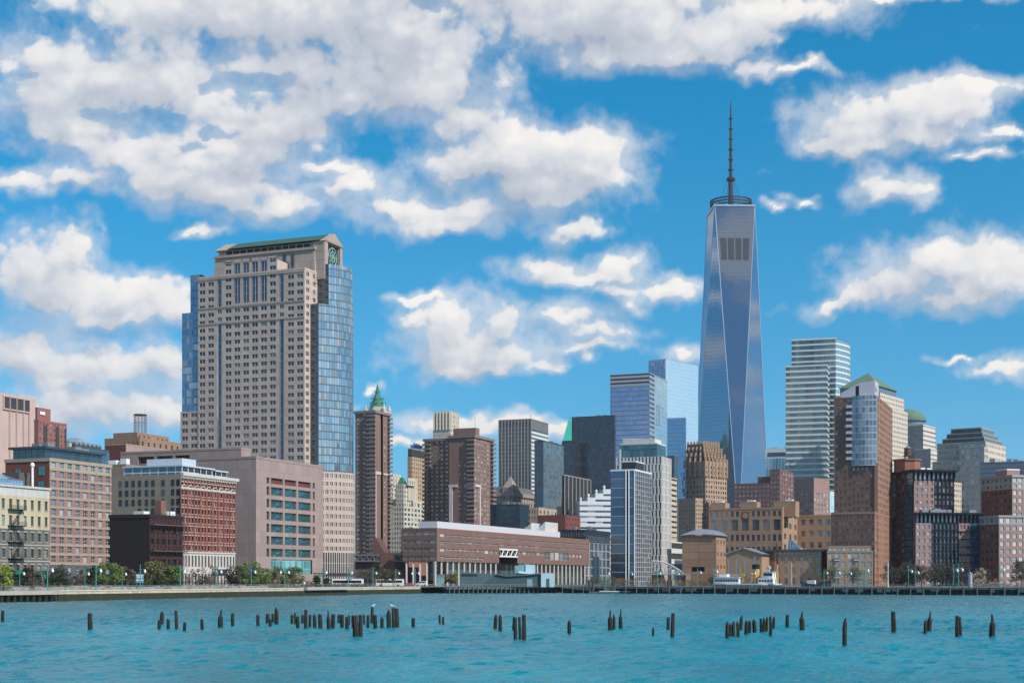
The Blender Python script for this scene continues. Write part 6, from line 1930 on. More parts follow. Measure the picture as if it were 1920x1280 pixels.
    wstyle('slim', winglass("slim_glass", (.08, .08, .11), (.3, .27, .25), .3, (.2, .19, .23), .15), FRAME_L, None, 1, 2, .1)
    b.punch(fr.pt(0, L), fr.pt(0, L*.08), 2, z, 4, 1, .36, .82, 0, 'slim', .4); b.wall(fr.pt(0, L*.08), fr.pt(0, 0), 2, z); b.wall(*fr.right, 2, z)
    A = fr.quad; b.w.vquad(A[1], A[2], 2, z); b.w.vquad(A[2], A[3], 2, z)
    zp = fr.z(1026.5); m0, m1 = fr.pt(-.02, L*.52), fr.pt(fr.lenR, L*.52)
    b.w.tri((*fr.pt(0, L), z), (*fr.pt(0, 0), z), (*m0, zp))
    rf = b.part('gable_roof', [paint("pale_zinc", (.34, .36, .40), .35, .5)]); o = -.7
    for l, s in ((L+.8, 1), (-.8, -1)):
        q = [(*fr.pt(o, l), z-.2), (*fr.pt(o, L*.52), zp+.25), (*fr.pt(fr.lenR, L*.52), zp+.25), (*fr.pt(fr.lenR, l), z-.2)]
        rf.quad(*(q if s > 0 else q[::-1])); q2 = [(x, y, zz-.45) for x, y, zz in q]; rf.quad(*(q2[::-1] if s > 0 else q2)); rf.quad(q[0], q2[0], q2[1], q[1])
    b.done()
    fr = F(1540, 618, 1430, 1560, th=22, lenR=20)
    b = Bld('low_building', 'long low tan wing with a dark flat roof and glass wedge skylight', 'building', fr.C, [tn, stone("umber_panel", (.17, .075, .05))])
    z = fr.z(1033); L = fr.lenL
    a = fr.tL(1452)
    b.wall(fr.pt(0, L), fr.pt(0, a), 2, z, 1); b.punch(fr.pt(0, a), fr.pt(0, 0), 2, z-1.6, 6, 3, .46, .62, 0, 'school', .4)
    b.punch(fr.pt(0, a), fr.pt(0, 0), z-1.6, z, 12, 1, .8, .7, 0, 'school', .4); b.wall(*fr.right, 2, z, 1)
    A = fr.quad; b.w.vquad(A[1], A[2], 2, z); b.w.vquad(A[2], A[3], 2, z)
    b.part('flat_roof', [paint("graphite_roof", (.06, .07, .09), .4, .3)]).prism([tuple(p) for p in offset(fr.quad, 1.2)], z, z+.9)
    s0, s1 = fr.tL(1474), fr.tL(1500)
    sk = b.part('skylight', [curtain("skylight_glass", (.03, .07, .09), (.6, .8, .9), .4, 1, 1, .12, .12, (.3, .3, .32))]); zt = fr.z(1006)
    q = [(*fr.pt(3, s0), z+.95), (*fr.pt(3, s1), z+.95), (*fr.pt(9, s1), z+.95), (*fr.pt(9, s0), z+.95)]; tp = (*fr.pt(6, s0), zt)
    sk.quad(q[0], q[1], tp, tp, [(0, 0), (6, 0), (0, 6), (0, 6)]); sk.quad(q[2], q[3], tp, tp, [(0, 0), (6, 0), (6, 6), (6, 6)]); sk.tri(q[1], q[2], tp); sk.tri(q[3], q[0], tp)
    b.done()
    fr = F(1637, 610, 1551, 1648, th=12, lenR=16)
    b = Bld('apartment_building', 'low ochre brick wing with balconies at the foot of the tall brown tower', 'apartment building', fr.C, [stone("ochre_wing", (.36, .235, .15), .08, .2)])
    z = fr.z(1024)
    wstyle('balc', GLASS_B, FRAME_L, None, 1, 1, .1)
    b.block(fr, 2, z-2, P_(7, 4, .6, .6, w='balc'), P_(3, 4, .5, .55, w='balc'), parapet=.4, out=.1)
    b.block(fr.sub(.8, 15, .8, fr.lenL-.5), z-2, z, P_(9, 1, .8, .6, w='balc'), S_(0), parapet=.3)
    b.balconies(fr.pt(-.02, fr.lenL*.85), fr.pt(-.02, fr.lenL*.72), [2+(z-4)/4*k for k in (1, 2, 3)], 1.0, WHITE, STEEL)
    b.balconies(fr.pt(-.02, fr.lenL*.42), fr.pt(-.02, fr.lenL*.29), [2+(z-4)/4*k for k in (1, 2, 3)], 1.0, WHITE, STEEL)
    b.done()
right_bank()

def brown_glass_tower():
    fr = F(1645, 650, 1564, 1673)
    br = stone("sienna_brick", (.30, .165, .115), .08, .25); lv = paint("lavender_panel", (.50, .49, .56), .5); br2 = stone("shaded_sienna_brick", (.17, .085, .062), .1, .25)  # front brick darkened: the shade of that face is put into its colour
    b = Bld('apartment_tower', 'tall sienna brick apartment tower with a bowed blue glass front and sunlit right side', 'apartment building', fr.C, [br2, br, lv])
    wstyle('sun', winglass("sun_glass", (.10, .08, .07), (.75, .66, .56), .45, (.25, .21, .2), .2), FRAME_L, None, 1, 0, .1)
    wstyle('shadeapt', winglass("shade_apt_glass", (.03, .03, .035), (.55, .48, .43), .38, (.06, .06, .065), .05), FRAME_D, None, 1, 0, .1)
    z = fr.z(742); zg = fr.z(872); fl = 2.9; L = fr.lenL
    nr = int((z-2)/fl); ng = int((zg-2)/fl)
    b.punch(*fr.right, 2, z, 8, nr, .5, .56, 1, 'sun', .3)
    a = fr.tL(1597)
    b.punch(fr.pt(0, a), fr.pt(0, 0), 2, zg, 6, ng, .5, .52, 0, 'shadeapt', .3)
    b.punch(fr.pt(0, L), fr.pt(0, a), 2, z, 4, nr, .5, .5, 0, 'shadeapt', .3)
    # bowed glass
    gl = curtain("bow_glass", (.065, .085, .11), (.60, .70, .80), .13, 1.6, 2.95, .22, .6, (.36, .41, .50), tilt=.05, var=1.0)
    pts = []
    for k in range(11):
        f = k/10; pts.append(fr.pt(-1.3*math.sin(math.pi*f)-.25, a+(0-a)*f))
    mb = b.part('bow_window_wall', [gl]); u = 0
    for p, q in zip(pts, pts[1:]): mb.vquad(p, q, zg, z+.3, 0, u); u += (q-p).length
    b.part('bow_soffit', [lv]).poly([(*p, zg) for p in [fr.pt(0, 0), fr.pt(0, a)]+pts])
    b.w.vquad(fr.pt(0, a), fr.pt(0, 0), zg, z, 2)
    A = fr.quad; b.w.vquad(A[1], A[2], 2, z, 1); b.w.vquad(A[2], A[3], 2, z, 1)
    b.part('roof', [ROOFING]).poly([(p.x, p.y, z) for p in A]+[]); b.part('bow_roof', [lv]).poly([(*p, z+.3) for p in pts+[fr.pt(0, 0), fr.pt(0, a)]])
    b.balconies(fr.pt(-.02, a+2.4), fr.pt(-.02, a), [zg+2.95*k for k in range(1, int((z-zg)/2.95))], 1.3, lv, lv)
    # lavender roof house with sloping top
    p0, p1 = fr.pt(.6, fr.tL(1576)), fr.pt(.6, fr.tL(1640)); q1, q0 = p1+fr.R*12, p0+fr.R*12
    z0, z1 = fr.z(733), fr.z(712)
    rh = b.part('roof_house', [lv]); pm = p0+(p1-p0)*.55
    rh.quad((*p0, z), (*pm, z), (*pm, z1-.8), (*p0, z0)); rh.quad((*pm, z), (*p1, z), (*p1, z1), (*pm, z1-.8))
    rh.vquad(p1, q1, z, z1); rh.quad((*p0, z0), (*pm, z1-.8), (*(pm+fr.R*12), z1-.8), (*q0, z0)); rh.quad((*pm, z1-.8), (*p1, z1), (*q1, z1), (*(pm+fr.R*12), z1-.8)); rh.vquad(q0, p0, z, z0)
    dk = paint("dark_slot", (.02, .02, .025), .7); d = (p1-p0).normalized(); n_ = -fr.R
    x = p0+d*((p1-p0).length*.44); b.part('roof_door', [dk]).vquad(x+n_*.05, x+d*1.5+n_*.05, z+.6, z+5)
    for k in (0, 1): y = p1+fr.R*(1.5+k*3); b.part('roof_slot', [dk], key=f's{k}').vquad(y+Vector((fr.R.y, -fr.R.x))*.05, y+fr.R*1.0+Vector((fr.R.y, -fr.R.x))*.05, z+2.2, z+4.6)
    # sunlit corner pier and lower shoulders
    n = Vector((fr.R.y, -fr.R.x))
    b.part('corner_pier', [br]).prism([tuple(fr.pt(-.5, 1.2)), tuple(fr.pt(-.5, -.25)), tuple(fr.pt(.4, -.25)), tuple(fr.pt(.4, 1.2))], 2, zg+1)
    g = F(1640, 642, 1558, 1676); zs = g.z(962)
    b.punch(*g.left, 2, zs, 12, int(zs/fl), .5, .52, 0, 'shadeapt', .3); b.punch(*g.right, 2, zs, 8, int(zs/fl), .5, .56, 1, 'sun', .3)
    Q = g.quad; b.w.vquad(Q[1], Q[2], 2, zs); b.w.vquad(Q[2], Q[3], 2, zs); b.part('roof', [ROOFING]).poly([(p.x, p.y, zs) for p in Q])
    ring(b.part('parapet', [br]), Q, .1, -.4, zs-.2, zs+.8)
    pg = curtain("entrance_glass", (.4, .5, .52), (.9, 1, 1), .4, 1.5, 3, .2, .2, (.6, .65, .65), var=.8)
    b.part('entrance_glass', [pg]).vquad(g.pt(g.lenR-11)+n*.4, g.pt(g.lenR)+n*.4, 2, g.z(1036))
    b.done()
brown_glass_tower()

def battery_apartments():
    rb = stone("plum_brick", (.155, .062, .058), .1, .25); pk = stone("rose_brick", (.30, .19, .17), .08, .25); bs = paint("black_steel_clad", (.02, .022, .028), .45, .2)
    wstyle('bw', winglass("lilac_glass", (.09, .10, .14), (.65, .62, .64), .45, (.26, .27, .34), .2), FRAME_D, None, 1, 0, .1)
    wstyle('bwd', GLASS_B, FRAME_D, None, 1, 0, .1)
    bl = curtain("cobalt_strip_glass", (.012, .06, .12), (.45, .7, 1), .34, 1.5, 2.9, .15, .5, (.03, .05, .08), tilt=.05, var=1)
    # tall one with the water tank
    fr = F(1714, 680, 1672, 1789, th=75)
    b = Bld('apartment_building', 'brick and black steel apartment block carrying a wooden water tank, left of the ziggurat tower', 'apartment building', fr.C, [rb, pk, bs])
    z = fr.z(882); fl = 3.0; n = int((z-2)/fl); L, R_ = fr.lenL, fr.lenR
    zt = z-4.5
    a1, a2 = fr.tL(1697), fr.tL(1712)
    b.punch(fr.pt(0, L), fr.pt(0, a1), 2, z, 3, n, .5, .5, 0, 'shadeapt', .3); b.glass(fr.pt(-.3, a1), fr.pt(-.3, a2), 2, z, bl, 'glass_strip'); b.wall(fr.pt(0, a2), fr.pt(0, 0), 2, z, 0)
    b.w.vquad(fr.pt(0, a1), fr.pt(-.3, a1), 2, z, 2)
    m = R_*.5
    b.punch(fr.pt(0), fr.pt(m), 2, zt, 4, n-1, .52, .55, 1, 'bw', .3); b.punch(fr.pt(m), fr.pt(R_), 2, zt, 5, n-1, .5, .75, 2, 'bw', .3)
    b.punch(fr.pt(0), fr.pt(R_), zt, z, 9, 1, .55, .8, 2, 'bw', .3)
    A = fr.quad; b.w.vquad(A[1], A[2], 2, z); b.w.vquad(A[2], A[3], 2, z); b.part('roof', [ROOFING]).poly([(p.x, p.y, z) for p in A])
    b.cornice(fr, z-.3, z+.6, 1.3, bs)
    nn = Vector((fr.R.y, -fr.R.x))
    for k in range(10):
        x = fr.pt(R_*k/9); b.part('bracket', [bs], key=f'b{k}').prism([tuple(x+nn*.2-fr.R*.2), tuple(x+nn*.2+fr.R*.2), tuple(x+fr.R*.2), tuple(x-fr.R*.2)], z-5, z-.3, taper=[tuple(x+nn*1.2-fr.R*.2), tuple(x+nn*1.2+fr.R*.2), tuple(x+fr.R*.2), tuple(x-fr.R*.2)])
    for k in range(1, 8): b.part('balcony_rail', [bs], key=f'r{k}').prism([tuple(fr.pt(m)+nn*.5), tuple(fr.pt(R_)+nn*.5), tuple(fr.pt(R_)+nn*.02), tuple(fr.pt(m)+nn*.02)], 2+k*fl*2.4, 2+k*fl*2.4+.35)
    c = PX(1703, 870, 690); cx = (c.x, c.y+2); zo = PX(0, 863, 690).z
    oc = [(cx[0]+6.3*math.cos(math.pi/4*k+.4), cx[1]+5*math.sin(math.pi/4*k+.4)) for k in range(8)]
    b.part('tank_house', [stone("rust_render", (.26, .11, .085))]).prism(oc, z, zo); b.part('tank_house_eave', [stone("rust_render")]).prism([tuple(p) for p in offset([Vector(q) for q in oc], .6)], zo, zo+.7)
    w = PX(1704, 860, 690); wx = (w.x, cx[1]); tk = b.part('water_tank', [stone("tank_cedar", (.10, .065, .05), .15, 1)])
    for k in range(4): t = math.pi/4+math.pi/2*k; b.part('tank_leg', [bs], key=f'l{k}').bar((wx[0]+1.7*math.cos(t), wx[1]+1.7*math.sin(t), zo+.7), (wx[0]+1.7*math.cos(t), wx[1]+1.7*math.sin(t), zo+2.2), .16, n=5)
    tk.lathe(wx, [(2.3, zo+2.2), (2.3, zo+2.5), (1.65, zo+2.51), (1.6, zo+6)], 14); b.part('tank_roof', [STEEL]).lathe(wx, [(1.85, zo+6), (.1, zo+7.4)], 14)
    b.units(fr, z+.6, 3, 1.6, WHITE, 4)
    b.done()
    fr = F(1788, 790, 1776, 1803, th=40)
    simple('apartment_tower', 'sliver of a cream block between the black steel apartments and the ziggurat tower', 'apartment building', fr, 905, P_(3, 20, .5, .5, w='rose'), P_(4, 20, .55, .55, w='rose'), [stone("warm_cream", (.52, .44, .32), .08)], .5)
    # lower one in front
    fr = F(1717, 610, 1712, 1841, th=78)
    b = Bld('apartment_building', 'lower brick apartment block with black steel bays in front of the water tank block', 'apartment building', fr.C, [rb, pk, bs])
    z = fr.z(962); n = int((z-2)/2.9); R_ = fr.lenR; zt = z-4
    b.wall(*fr.left, 2, z, 0)
    cuts = [0, .235, .65, .82, 1.0]
    b.punch(fr.pt(0), fr.pt(R_*cuts[1]), 2, zt, 3, n-1, .5, .55, 1, 'bw', .3)
    b.punch(fr.pt(R_*cuts[1]), fr.pt(R_*cuts[2]), 2, zt, 7, n-1, .55, .8, 2, 'bwd', .5)
    b.punch(fr.pt(R_*cuts[2]), fr.pt(R_*cuts[3]), 2, zt, 3, n-1, .5, .55, 1, 'bw', .3)
    b.glass(fr.pt(R_*cuts[3]), fr.pt(R_), 2, zt, bl, 'glass_strip')
    b.punch(fr.pt(0), fr.pt(R_), zt, z, 16, 1, .5, .8, 2, 'bwd', .3)
    A = fr.quad; b.w.vquad(A[1], A[2], 2, z); b.w.vquad(A[2], A[3], 2, z); b.part('roof', [ROOFING]).poly([(p.x, p.y, z) for p in A]); b.cornice(fr, z-.2, z+.5, 1.1, bs)
    nn = Vector((fr.R.y, -fr.R.x))
    for k in range(1, 8): b.part('balcony_rail', [bs], key=f'r{k}').prism([tuple(fr.pt(R_*cuts[1])+nn*.5), tuple(fr.pt(R_)+nn*.5), tuple(fr.pt(R_)+nn*.02), tuple(fr.pt(R_*cuts[1])+nn*.02)], 2+k*3.3, 2.3+k*3.3)
    for k in range(17):
        x = fr.pt(R_*k/16); b.part('bracket', [bs], key=f'b{k}').prism([tuple(x+nn*.2-fr.R*.15), tuple(x+nn*.2+fr.R*.15), tuple(x+fr.R*.15), tuple(x-fr.R*.15)], z-4, z-.2, taper=[tuple(x+nn*1.0-fr.R*.15), tuple(x+nn*1.0+fr.R*.15), tuple(x+fr.R*.15), tuple(x-fr.R*.15)])
    b.units(fr, z+.5, 6, 1.8, STEEL, 4)
    b.done()
    # right-edge pair: tall back block and front block
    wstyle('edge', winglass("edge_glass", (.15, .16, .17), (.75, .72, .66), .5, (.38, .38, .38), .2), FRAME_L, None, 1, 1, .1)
    bk = stone("shaded_brick_side", (.17, .07, .05), .1, .2)  # left sides of both blocks: shade put into a darker brick colour
    fr = F(1898, 655, 1840, 1990, th=70)
    b = Bld('apartment_building', 'taller brick block with stone top and brick penthouse at the right edge', 'apartment building', fr.C, [bk, pk, stone("grey_crown", (.33, .31, .29))])
    z = fr.z(893); zc = fr.z(916)
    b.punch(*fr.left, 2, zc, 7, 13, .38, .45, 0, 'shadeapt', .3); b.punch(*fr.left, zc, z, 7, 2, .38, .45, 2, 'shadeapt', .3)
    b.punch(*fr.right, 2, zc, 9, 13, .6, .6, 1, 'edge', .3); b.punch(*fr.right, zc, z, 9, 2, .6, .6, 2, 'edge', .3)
    A = fr.quad; b.w.vquad(A[1], A[2], 2, z); b.w.vquad(A[2], A[3], 2, z); b.part('roof', [ROOFING]).poly([(p.x, p.y, z) for p in A]); b.cornice(fr, z-.2, z+.8, .5, stone("grey_crown"))
    g = F(1888, 665, 1868, 1912, th=70); b.block(g, z, g.z(880), S_(1), S_(1), parapet=.4, pm=WHITE)
    b.done()
    fr = F(1873, 600, 1838, 1990, th=72)
    b = Bld('apartment_building', 'front brick apartment block with bright square windows at the right edge', 'apartment building', fr.C, [bk, pk, stone("grey_crown", (.33, .31, .29))])
    z = fr.z(968); zc = fr.z(982)
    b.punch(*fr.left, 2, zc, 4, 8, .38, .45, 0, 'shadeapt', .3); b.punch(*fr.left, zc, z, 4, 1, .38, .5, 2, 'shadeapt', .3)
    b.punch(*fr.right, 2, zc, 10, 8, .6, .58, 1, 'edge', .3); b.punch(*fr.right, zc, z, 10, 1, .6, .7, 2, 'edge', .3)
    A = fr.quad; b.w.vquad(A[1], A[2], 2, z); b.w.vquad(A[2], A[3], 2, z); b.part('roof', [ROOFING]).poly([(p.x, p.y, z) for p in A]); b.cornice(fr, z-.2, z+.6, .4, stone("grey_crown"))
    b.done()
    fr = F(1990, 900, 1838, 2050, th=18, lenR=20)
    simple('office_building', 'dark blue louvred slab behind the right-edge brick blocks', 'office building', fr, 864, B_(24, .5, curtain("louvre_blue", (.03, .04, .07), (.4, .5, .7), .2, 1.2, 2, .3, .2, (.1, .11, .14))), S_(0), [paint("slate_blue_band", (.10, .115, .15), .5)], .5, 6, 3)
battery_apartments()
# ------------------------------------------------------------------ waterfront
def on_line(base, d, px):
    u = (px-960)/FPX
    return base+d*((u*base.y-base.x)/(d.x-u*d.y))
def on_shore(px, back): return on_line(S0+LD*back, RD, px)
PD = (PB-PA).normalized(); PN = Vector((-PD.y, PD.x))          # along the long pier, and away from the camera
if PN.y < 0: PN = -PN
def on_pier(px, back): return on_line(PA+PN*back, PD, px)

def thing(name, label, cat, loc, rz=0.0, group=None): return tag(empty(name, (loc[0], loc[1], loc[2] if len(loc) > 2 else 2.0), rz), label, cat, group)

def seawall():
    pale = stone("pale_granite_blocks", (.46, .41, .31), .16, .25, tiles=(2.6, .62, .05), line=(.6, .58, .5), streak=.25)
    algae = stone("algae_stone", (.022, .024, .010), .35, .5, streak=.3)
    t = thing('seawall', 'pale stone seawall with a dark algae band along the water on the left', 'seawall', (S0.x, S0.y, 0))
    a, b = S0-RD*70, S1
    n = -LD
    def W(name, mats, z0, z1, o0, o1, p=a, q=b):
        mb = MB(); K = 60
        mb.prism([tuple(p+n*o1), tuple(q+n*o1), tuple(q-n*o0), tuple(p-n*o0)], z0, z1)
        mb.build(name, mats, t, origin=(0, 0, 0)); return
    def L(name, mat, z0, z1, o1, p=a, q=b):
        mb = MB(); mb.prism([tuple(p+n*o1-S0), tuple(q+n*o1-S0), tuple(q-n*1.2-S0), tuple(p-n*1.2-S0)], z0, z1)
        mb.build(name, mat, t)
    L('wall', pale, 1.35, 2.05, .25); L('base', algae, -2, 1.35, .55)
    L('coping', stone("coping_stone", (.52, .47, .38), .1, .3), 2.05, 2.3, .35)
    p0, p1 = on_shore(-60, 0), on_shore(97, 0)
    L('platform', stone("platform_concrete", (.36, .33, .28), .1), 1.35, 2.3, 2.4, p0, p1)
    mb = MB()
    for k in range(14):
        x = p0+(p1-p0)*(k/13)+n*1.9-S0; mb.box(x, .45, .45, -2, 1.35)
    mb.build('platform_piles', algae, t)["kind"] = "stuff"
    p0, p1 = on_shore(568, 0), on_shore(648, 0)
    L('platform', stone("platform_concrete"), 1.5, 2.45, 1.6, p0, p1)
    r = thing('railing', 'long grey metal railing on top of the left seawall', 'railing', (S0.x, S0.y, 2.3))
    gm = paint("railing_grey", (.22, .27, .28), .5, .3)
    mb = MB()
    for z in (.25, .5, .75): mb.bar((*(a-S0-n*.6), z), (*(b-S0-n*.6), z), .03, n=4)
    mb.bar((*(a-S0-n*.6), 1.08), (*(b-S0-n*.6), 1.08), .06, n=4)
    mb.build('rail', gm, r)
    pm = MB(); pm.box((0, 0), .1, .1, 0, 1.08); me = pm.mesh('post', gm)
    N = 95
    for k in range(N):
        x = a+(b-a)*(k/(N-1))-S0-n*.6
        o = bpy.data.objects.new('post', me); o.location = (x.x, x.y, 0); link_obj(o, r)
seawall()

TEAL = paint("teal_post", (.035, .25, .25), .5); LAMPW = paint("lantern_white", (.78, .78, .74), .4)
def lamp_meshes(h, arms):
    p = MB(); p.lathe((0, 0), [(.24, 0), (.24, .5), (.14, .7), (.10, h), (.16, h+.02), (.05, h+.25)], 8)
    a = MB(); l = []
    for s in arms:
        a.bar((-.35*s, 0, h-1.0), (1.25*s, 0, h-1.0), .06, n=5); a.bar((.1*s, 0, h-1.7), (.9*s, 0, h-1.05), .045, n=4)
        m = MB(); m.lathe((1.25*s, 0), [(.10, h-2.05), (.30, h-1.85), (.34, h-1.5), (.16, h-1.2), (.06, h-1.02)], 10); l.append(m.mesh('lantern', LAMPW, True))
    return p.mesh('pole', TEAL), a.mesh('arm', TEAL), l
LM = {k: lamp_meshes(6.6, a) for k, a in (('one', (1,)), ('two', (1, -1)))}
def lamp(loc, label, kind='one', scale=1.0, rz=0.0):
    t = thing('street_lamp', label, 'street lamp', loc, rz, 'lamp posts along the waterfront'); t.scale = (scale,)*3
    p, a, l = LM[kind]
    link_obj(bpy.data.objects.new('pole', p), t); ao = link_obj(bpy.data.objects.new('arm', a), t)
    for x in l: link_obj(bpy.data.objects.new('lantern', x), ao)
for px, kind, lab in ((89, 'one', 'teal lamp post before the joint of stone loft and pink hotel'), (180, 'one', 'teal lamp post before the right part of the pink hotel'),
    (263, 'one', 'teal lamp post beside the blue sign board'), (338, 'one', 'teal lamp post where netted building meets russet warehouse'),
    (407, 'one', 'teal lamp post before the white base of the russet warehouse'), (471, 'one', 'teal lamp post at the dark side of the mauve office'),
    (534, 'two', 'twin-armed teal lamp post before the turquoise lobby glass'), (605, 'one', 'teal lamp post at the foot of the curved stone base, left one'),
    (653, 'one', 'teal lamp post beside the white buses'), (699, 'one', 'teal lamp post before the podium truss walkway'),
    (742, 'one', 'teal lamp post before the brick podium block'), (779, 'two', 'twin-armed teal lamp post below the dark college end')):
    lamp(on_shore(px, 2.4), lab, kind)
for px, lab in ((37, 'thin pole lamp before the green awning'), (159, 'thin pole lamp between two trees before the pink hotel'), (229, 'thin pole lamp before the black netting')):
    lamp(on_shore(px, 14), lab, 'one', .85, .6)
for px, sc, lab in ((1136, 1.0, 'pier lamp at the left end of the yellow green hedge'), (1180, .95, 'pier lamp at the left foot of the arched footbridge'), (1232, 1.0, 'pier lamp below the middle of the arched footbridge'),
    (1267, .95, 'pier lamp at the right foot of the arched footbridge'), (1308, 1.05, 'pier lamp before the caramel hall'), (1338, 1.1, 'pier lamp at the stern of the white steamer'),
    (1410, 1.0, 'pier lamp left of the buff funnel'), (1545, 1.0, 'pier lamp right of the dark sailing hull'), (1568, 1.0, 'pier lamp before the left end of the ochre wing'),
    (1590, .95, 'pier lamp before the middle of the ochre wing'), (1621, 1.15, 'pier lamp before the right end of the ochre wing'), (1703, 1.1, 'pier lamp before the water tank apartments'),
    (1716, 1.0, 'pier lamp just right of the cobalt glass strip'), (1788, 1.15, 'pier lamp before the lower apartment block'), (1797, 1.2, 'tallest pier lamp before the lower apartment block'),
    (1875, 1.2, 'pier lamp at the corner of the right-edge front block')):
    lamp(on_pier(px, 4+(px % 7)), lab, 'one', sc, 0.2)

# ---- trees and bushes
LEAF = {}
def leafmat(name, a, b):
    if name in LEAF: return LEAF[name]
    m, t, bs = new_mat(name)
    geo = t.n("ShaderNodeNewGeometry")
    n = t.noise(geo.outputs["Position"], .6, 2)
    f = t.math('ADD', t.math('MULTIPLY', geo.outputs["Random Per Island"], .7), t.math('MULTIPLY', t.math('SUBTRACT', n, .35), .9), clamp=True)
    t.l(t.mix(f, a, b), bs.inputs["Base Color"]); bs.inputs["Roughness"].default_value = .6
    LEAF[name] = m; return m
BARK = stone("bark", (.10, .08, .065), .2, 2)
def leaves(mb, c, r, n, size, rng):
    for _ in range(n):
        while True:
            d = Vector((rng.uniform(-1, 1), rng.uniform(-1, 1), rng.uniform(-1, 1)))
            if d.length < 1: break
        p = Vector(c)+Vector((d.x*r[0], d.y*r[1], d.z*r[2]))
        x = Vector((rng.gauss(0, 1), rng.gauss(0, 1), rng.gauss(0, .7))).normalized(); y = x.orthogonal().normalized()
        y = (Matrix.Rotation(rng.uniform(0, 6.28), 3, x) @ y)
        s = size*rng.uniform(.6, 1.3)
        mb.quad(p-x*s-y*s*.1, p-y*s*.55, p+x*s+y*s*.1, p+y*s*.55)
def tree(name, label, loc, h, w, mat, seed, bare=0.0, cat='tree', low=.25, group=None, dens=1.0):
    rng = random.Random(seed)
    w *= 1.18
    t = thing(name, label, cat, loc, 0, group)
    tb = MB(); cb = MB(); R_ = w/2
    tr = Vector((rng.uniform(-.3, .3), rng.uniform(-.3, .3), h*.42)); r0 = max(.08, h*.022)
    tb.bar((0, 0, 0), tr, r0*1.3, r0*.8, 7)
    tips = []
    for k in range(9):
        a = 2*math.pi*k/9+rng.uniform(-.3, .3); e = rng.uniform(.35, 1.0)
        q = tr*rng.uniform(.55, 1)+Vector((math.cos(a)*R_*.62*(1.25-e*.7), math.sin(a)*R_*.62*(1.25-e*.7), h*.42*e*rng.uniform(.7, 1.1)))
        b0 = tr*rng.uniform(.6, 1); tb.bar(b0, q, r0*.55, r0*.16, 5); tips.append(q)
        for j in range(5 if bare else 2):
            d = Vector((rng.gauss(0, 1), rng.gauss(0, 1), rng.uniform(.1, 1.4))).normalized()*R_*.45; m = b0+(q-b0)*rng.uniform(.5, 1)
            tb.bar(m, m+d, r0*.2, r0*.06, 4)
            if bare:
                for i in range(4):
                    d2 = Vector((rng.gauss(0, 1), rng.gauss(0, 1), rng.uniform(0, 1.2))).normalized()*R_*.26; mm = m+d*rng.uniform(.4, 1); tb.bar(mm, mm+d2, r0*.1, r0*.04, 3, cap=False)
    ncl = int(44*(1-bare)*dens)+3
    for k in range(ncl):
        a = rng.uniform(0, 6.28); f = rng.uniform(.15, 1)**.6; zz = rng.uniform(low, 1.0)
        rad = R_*f*math.sqrt(max(.05, 1-((zz-.55)/.52)**2))
        c = (math.cos(a)*rad*.85, math.sin(a)*rad*.85, h*zz*rng.uniform(.9, 1.0))
        s = R_*rng.uniform(.18, .36)
        leaves(cb, c, (s, s, s*.75), int(50*dens), .18+.012*h, rng)
    tb.build('trunk', BARK, t); cb.build('crown', mat, t)
    return t
G1 = leafmat("leaf_fresh", (.035, .075, .012), (.16, .24, .05)); G2 = leafmat("leaf_lime", (.10, .15, .015), (.34, .42, .06)); G3 = leafmat("leaf_olive", (.055, .065, .014), (.17, .18, .045))
G4 = leafmat("leaf_evergreen", (.012, .022, .010), (.035, .055, .02)); G5 = leafmat("leaf_brown", (.06, .04, .025), (.16, .11, .06)); G6 = leafmat("leaf_rust", (.16, .09, .025), (.34, .20, .06))
G7 = leafmat("leaf_blossom", (.30, .22, .15), (.58, .46, .34)); G8 = leafmat("leaf_dusk", (.025, .03, .022), (.075, .075, .05))
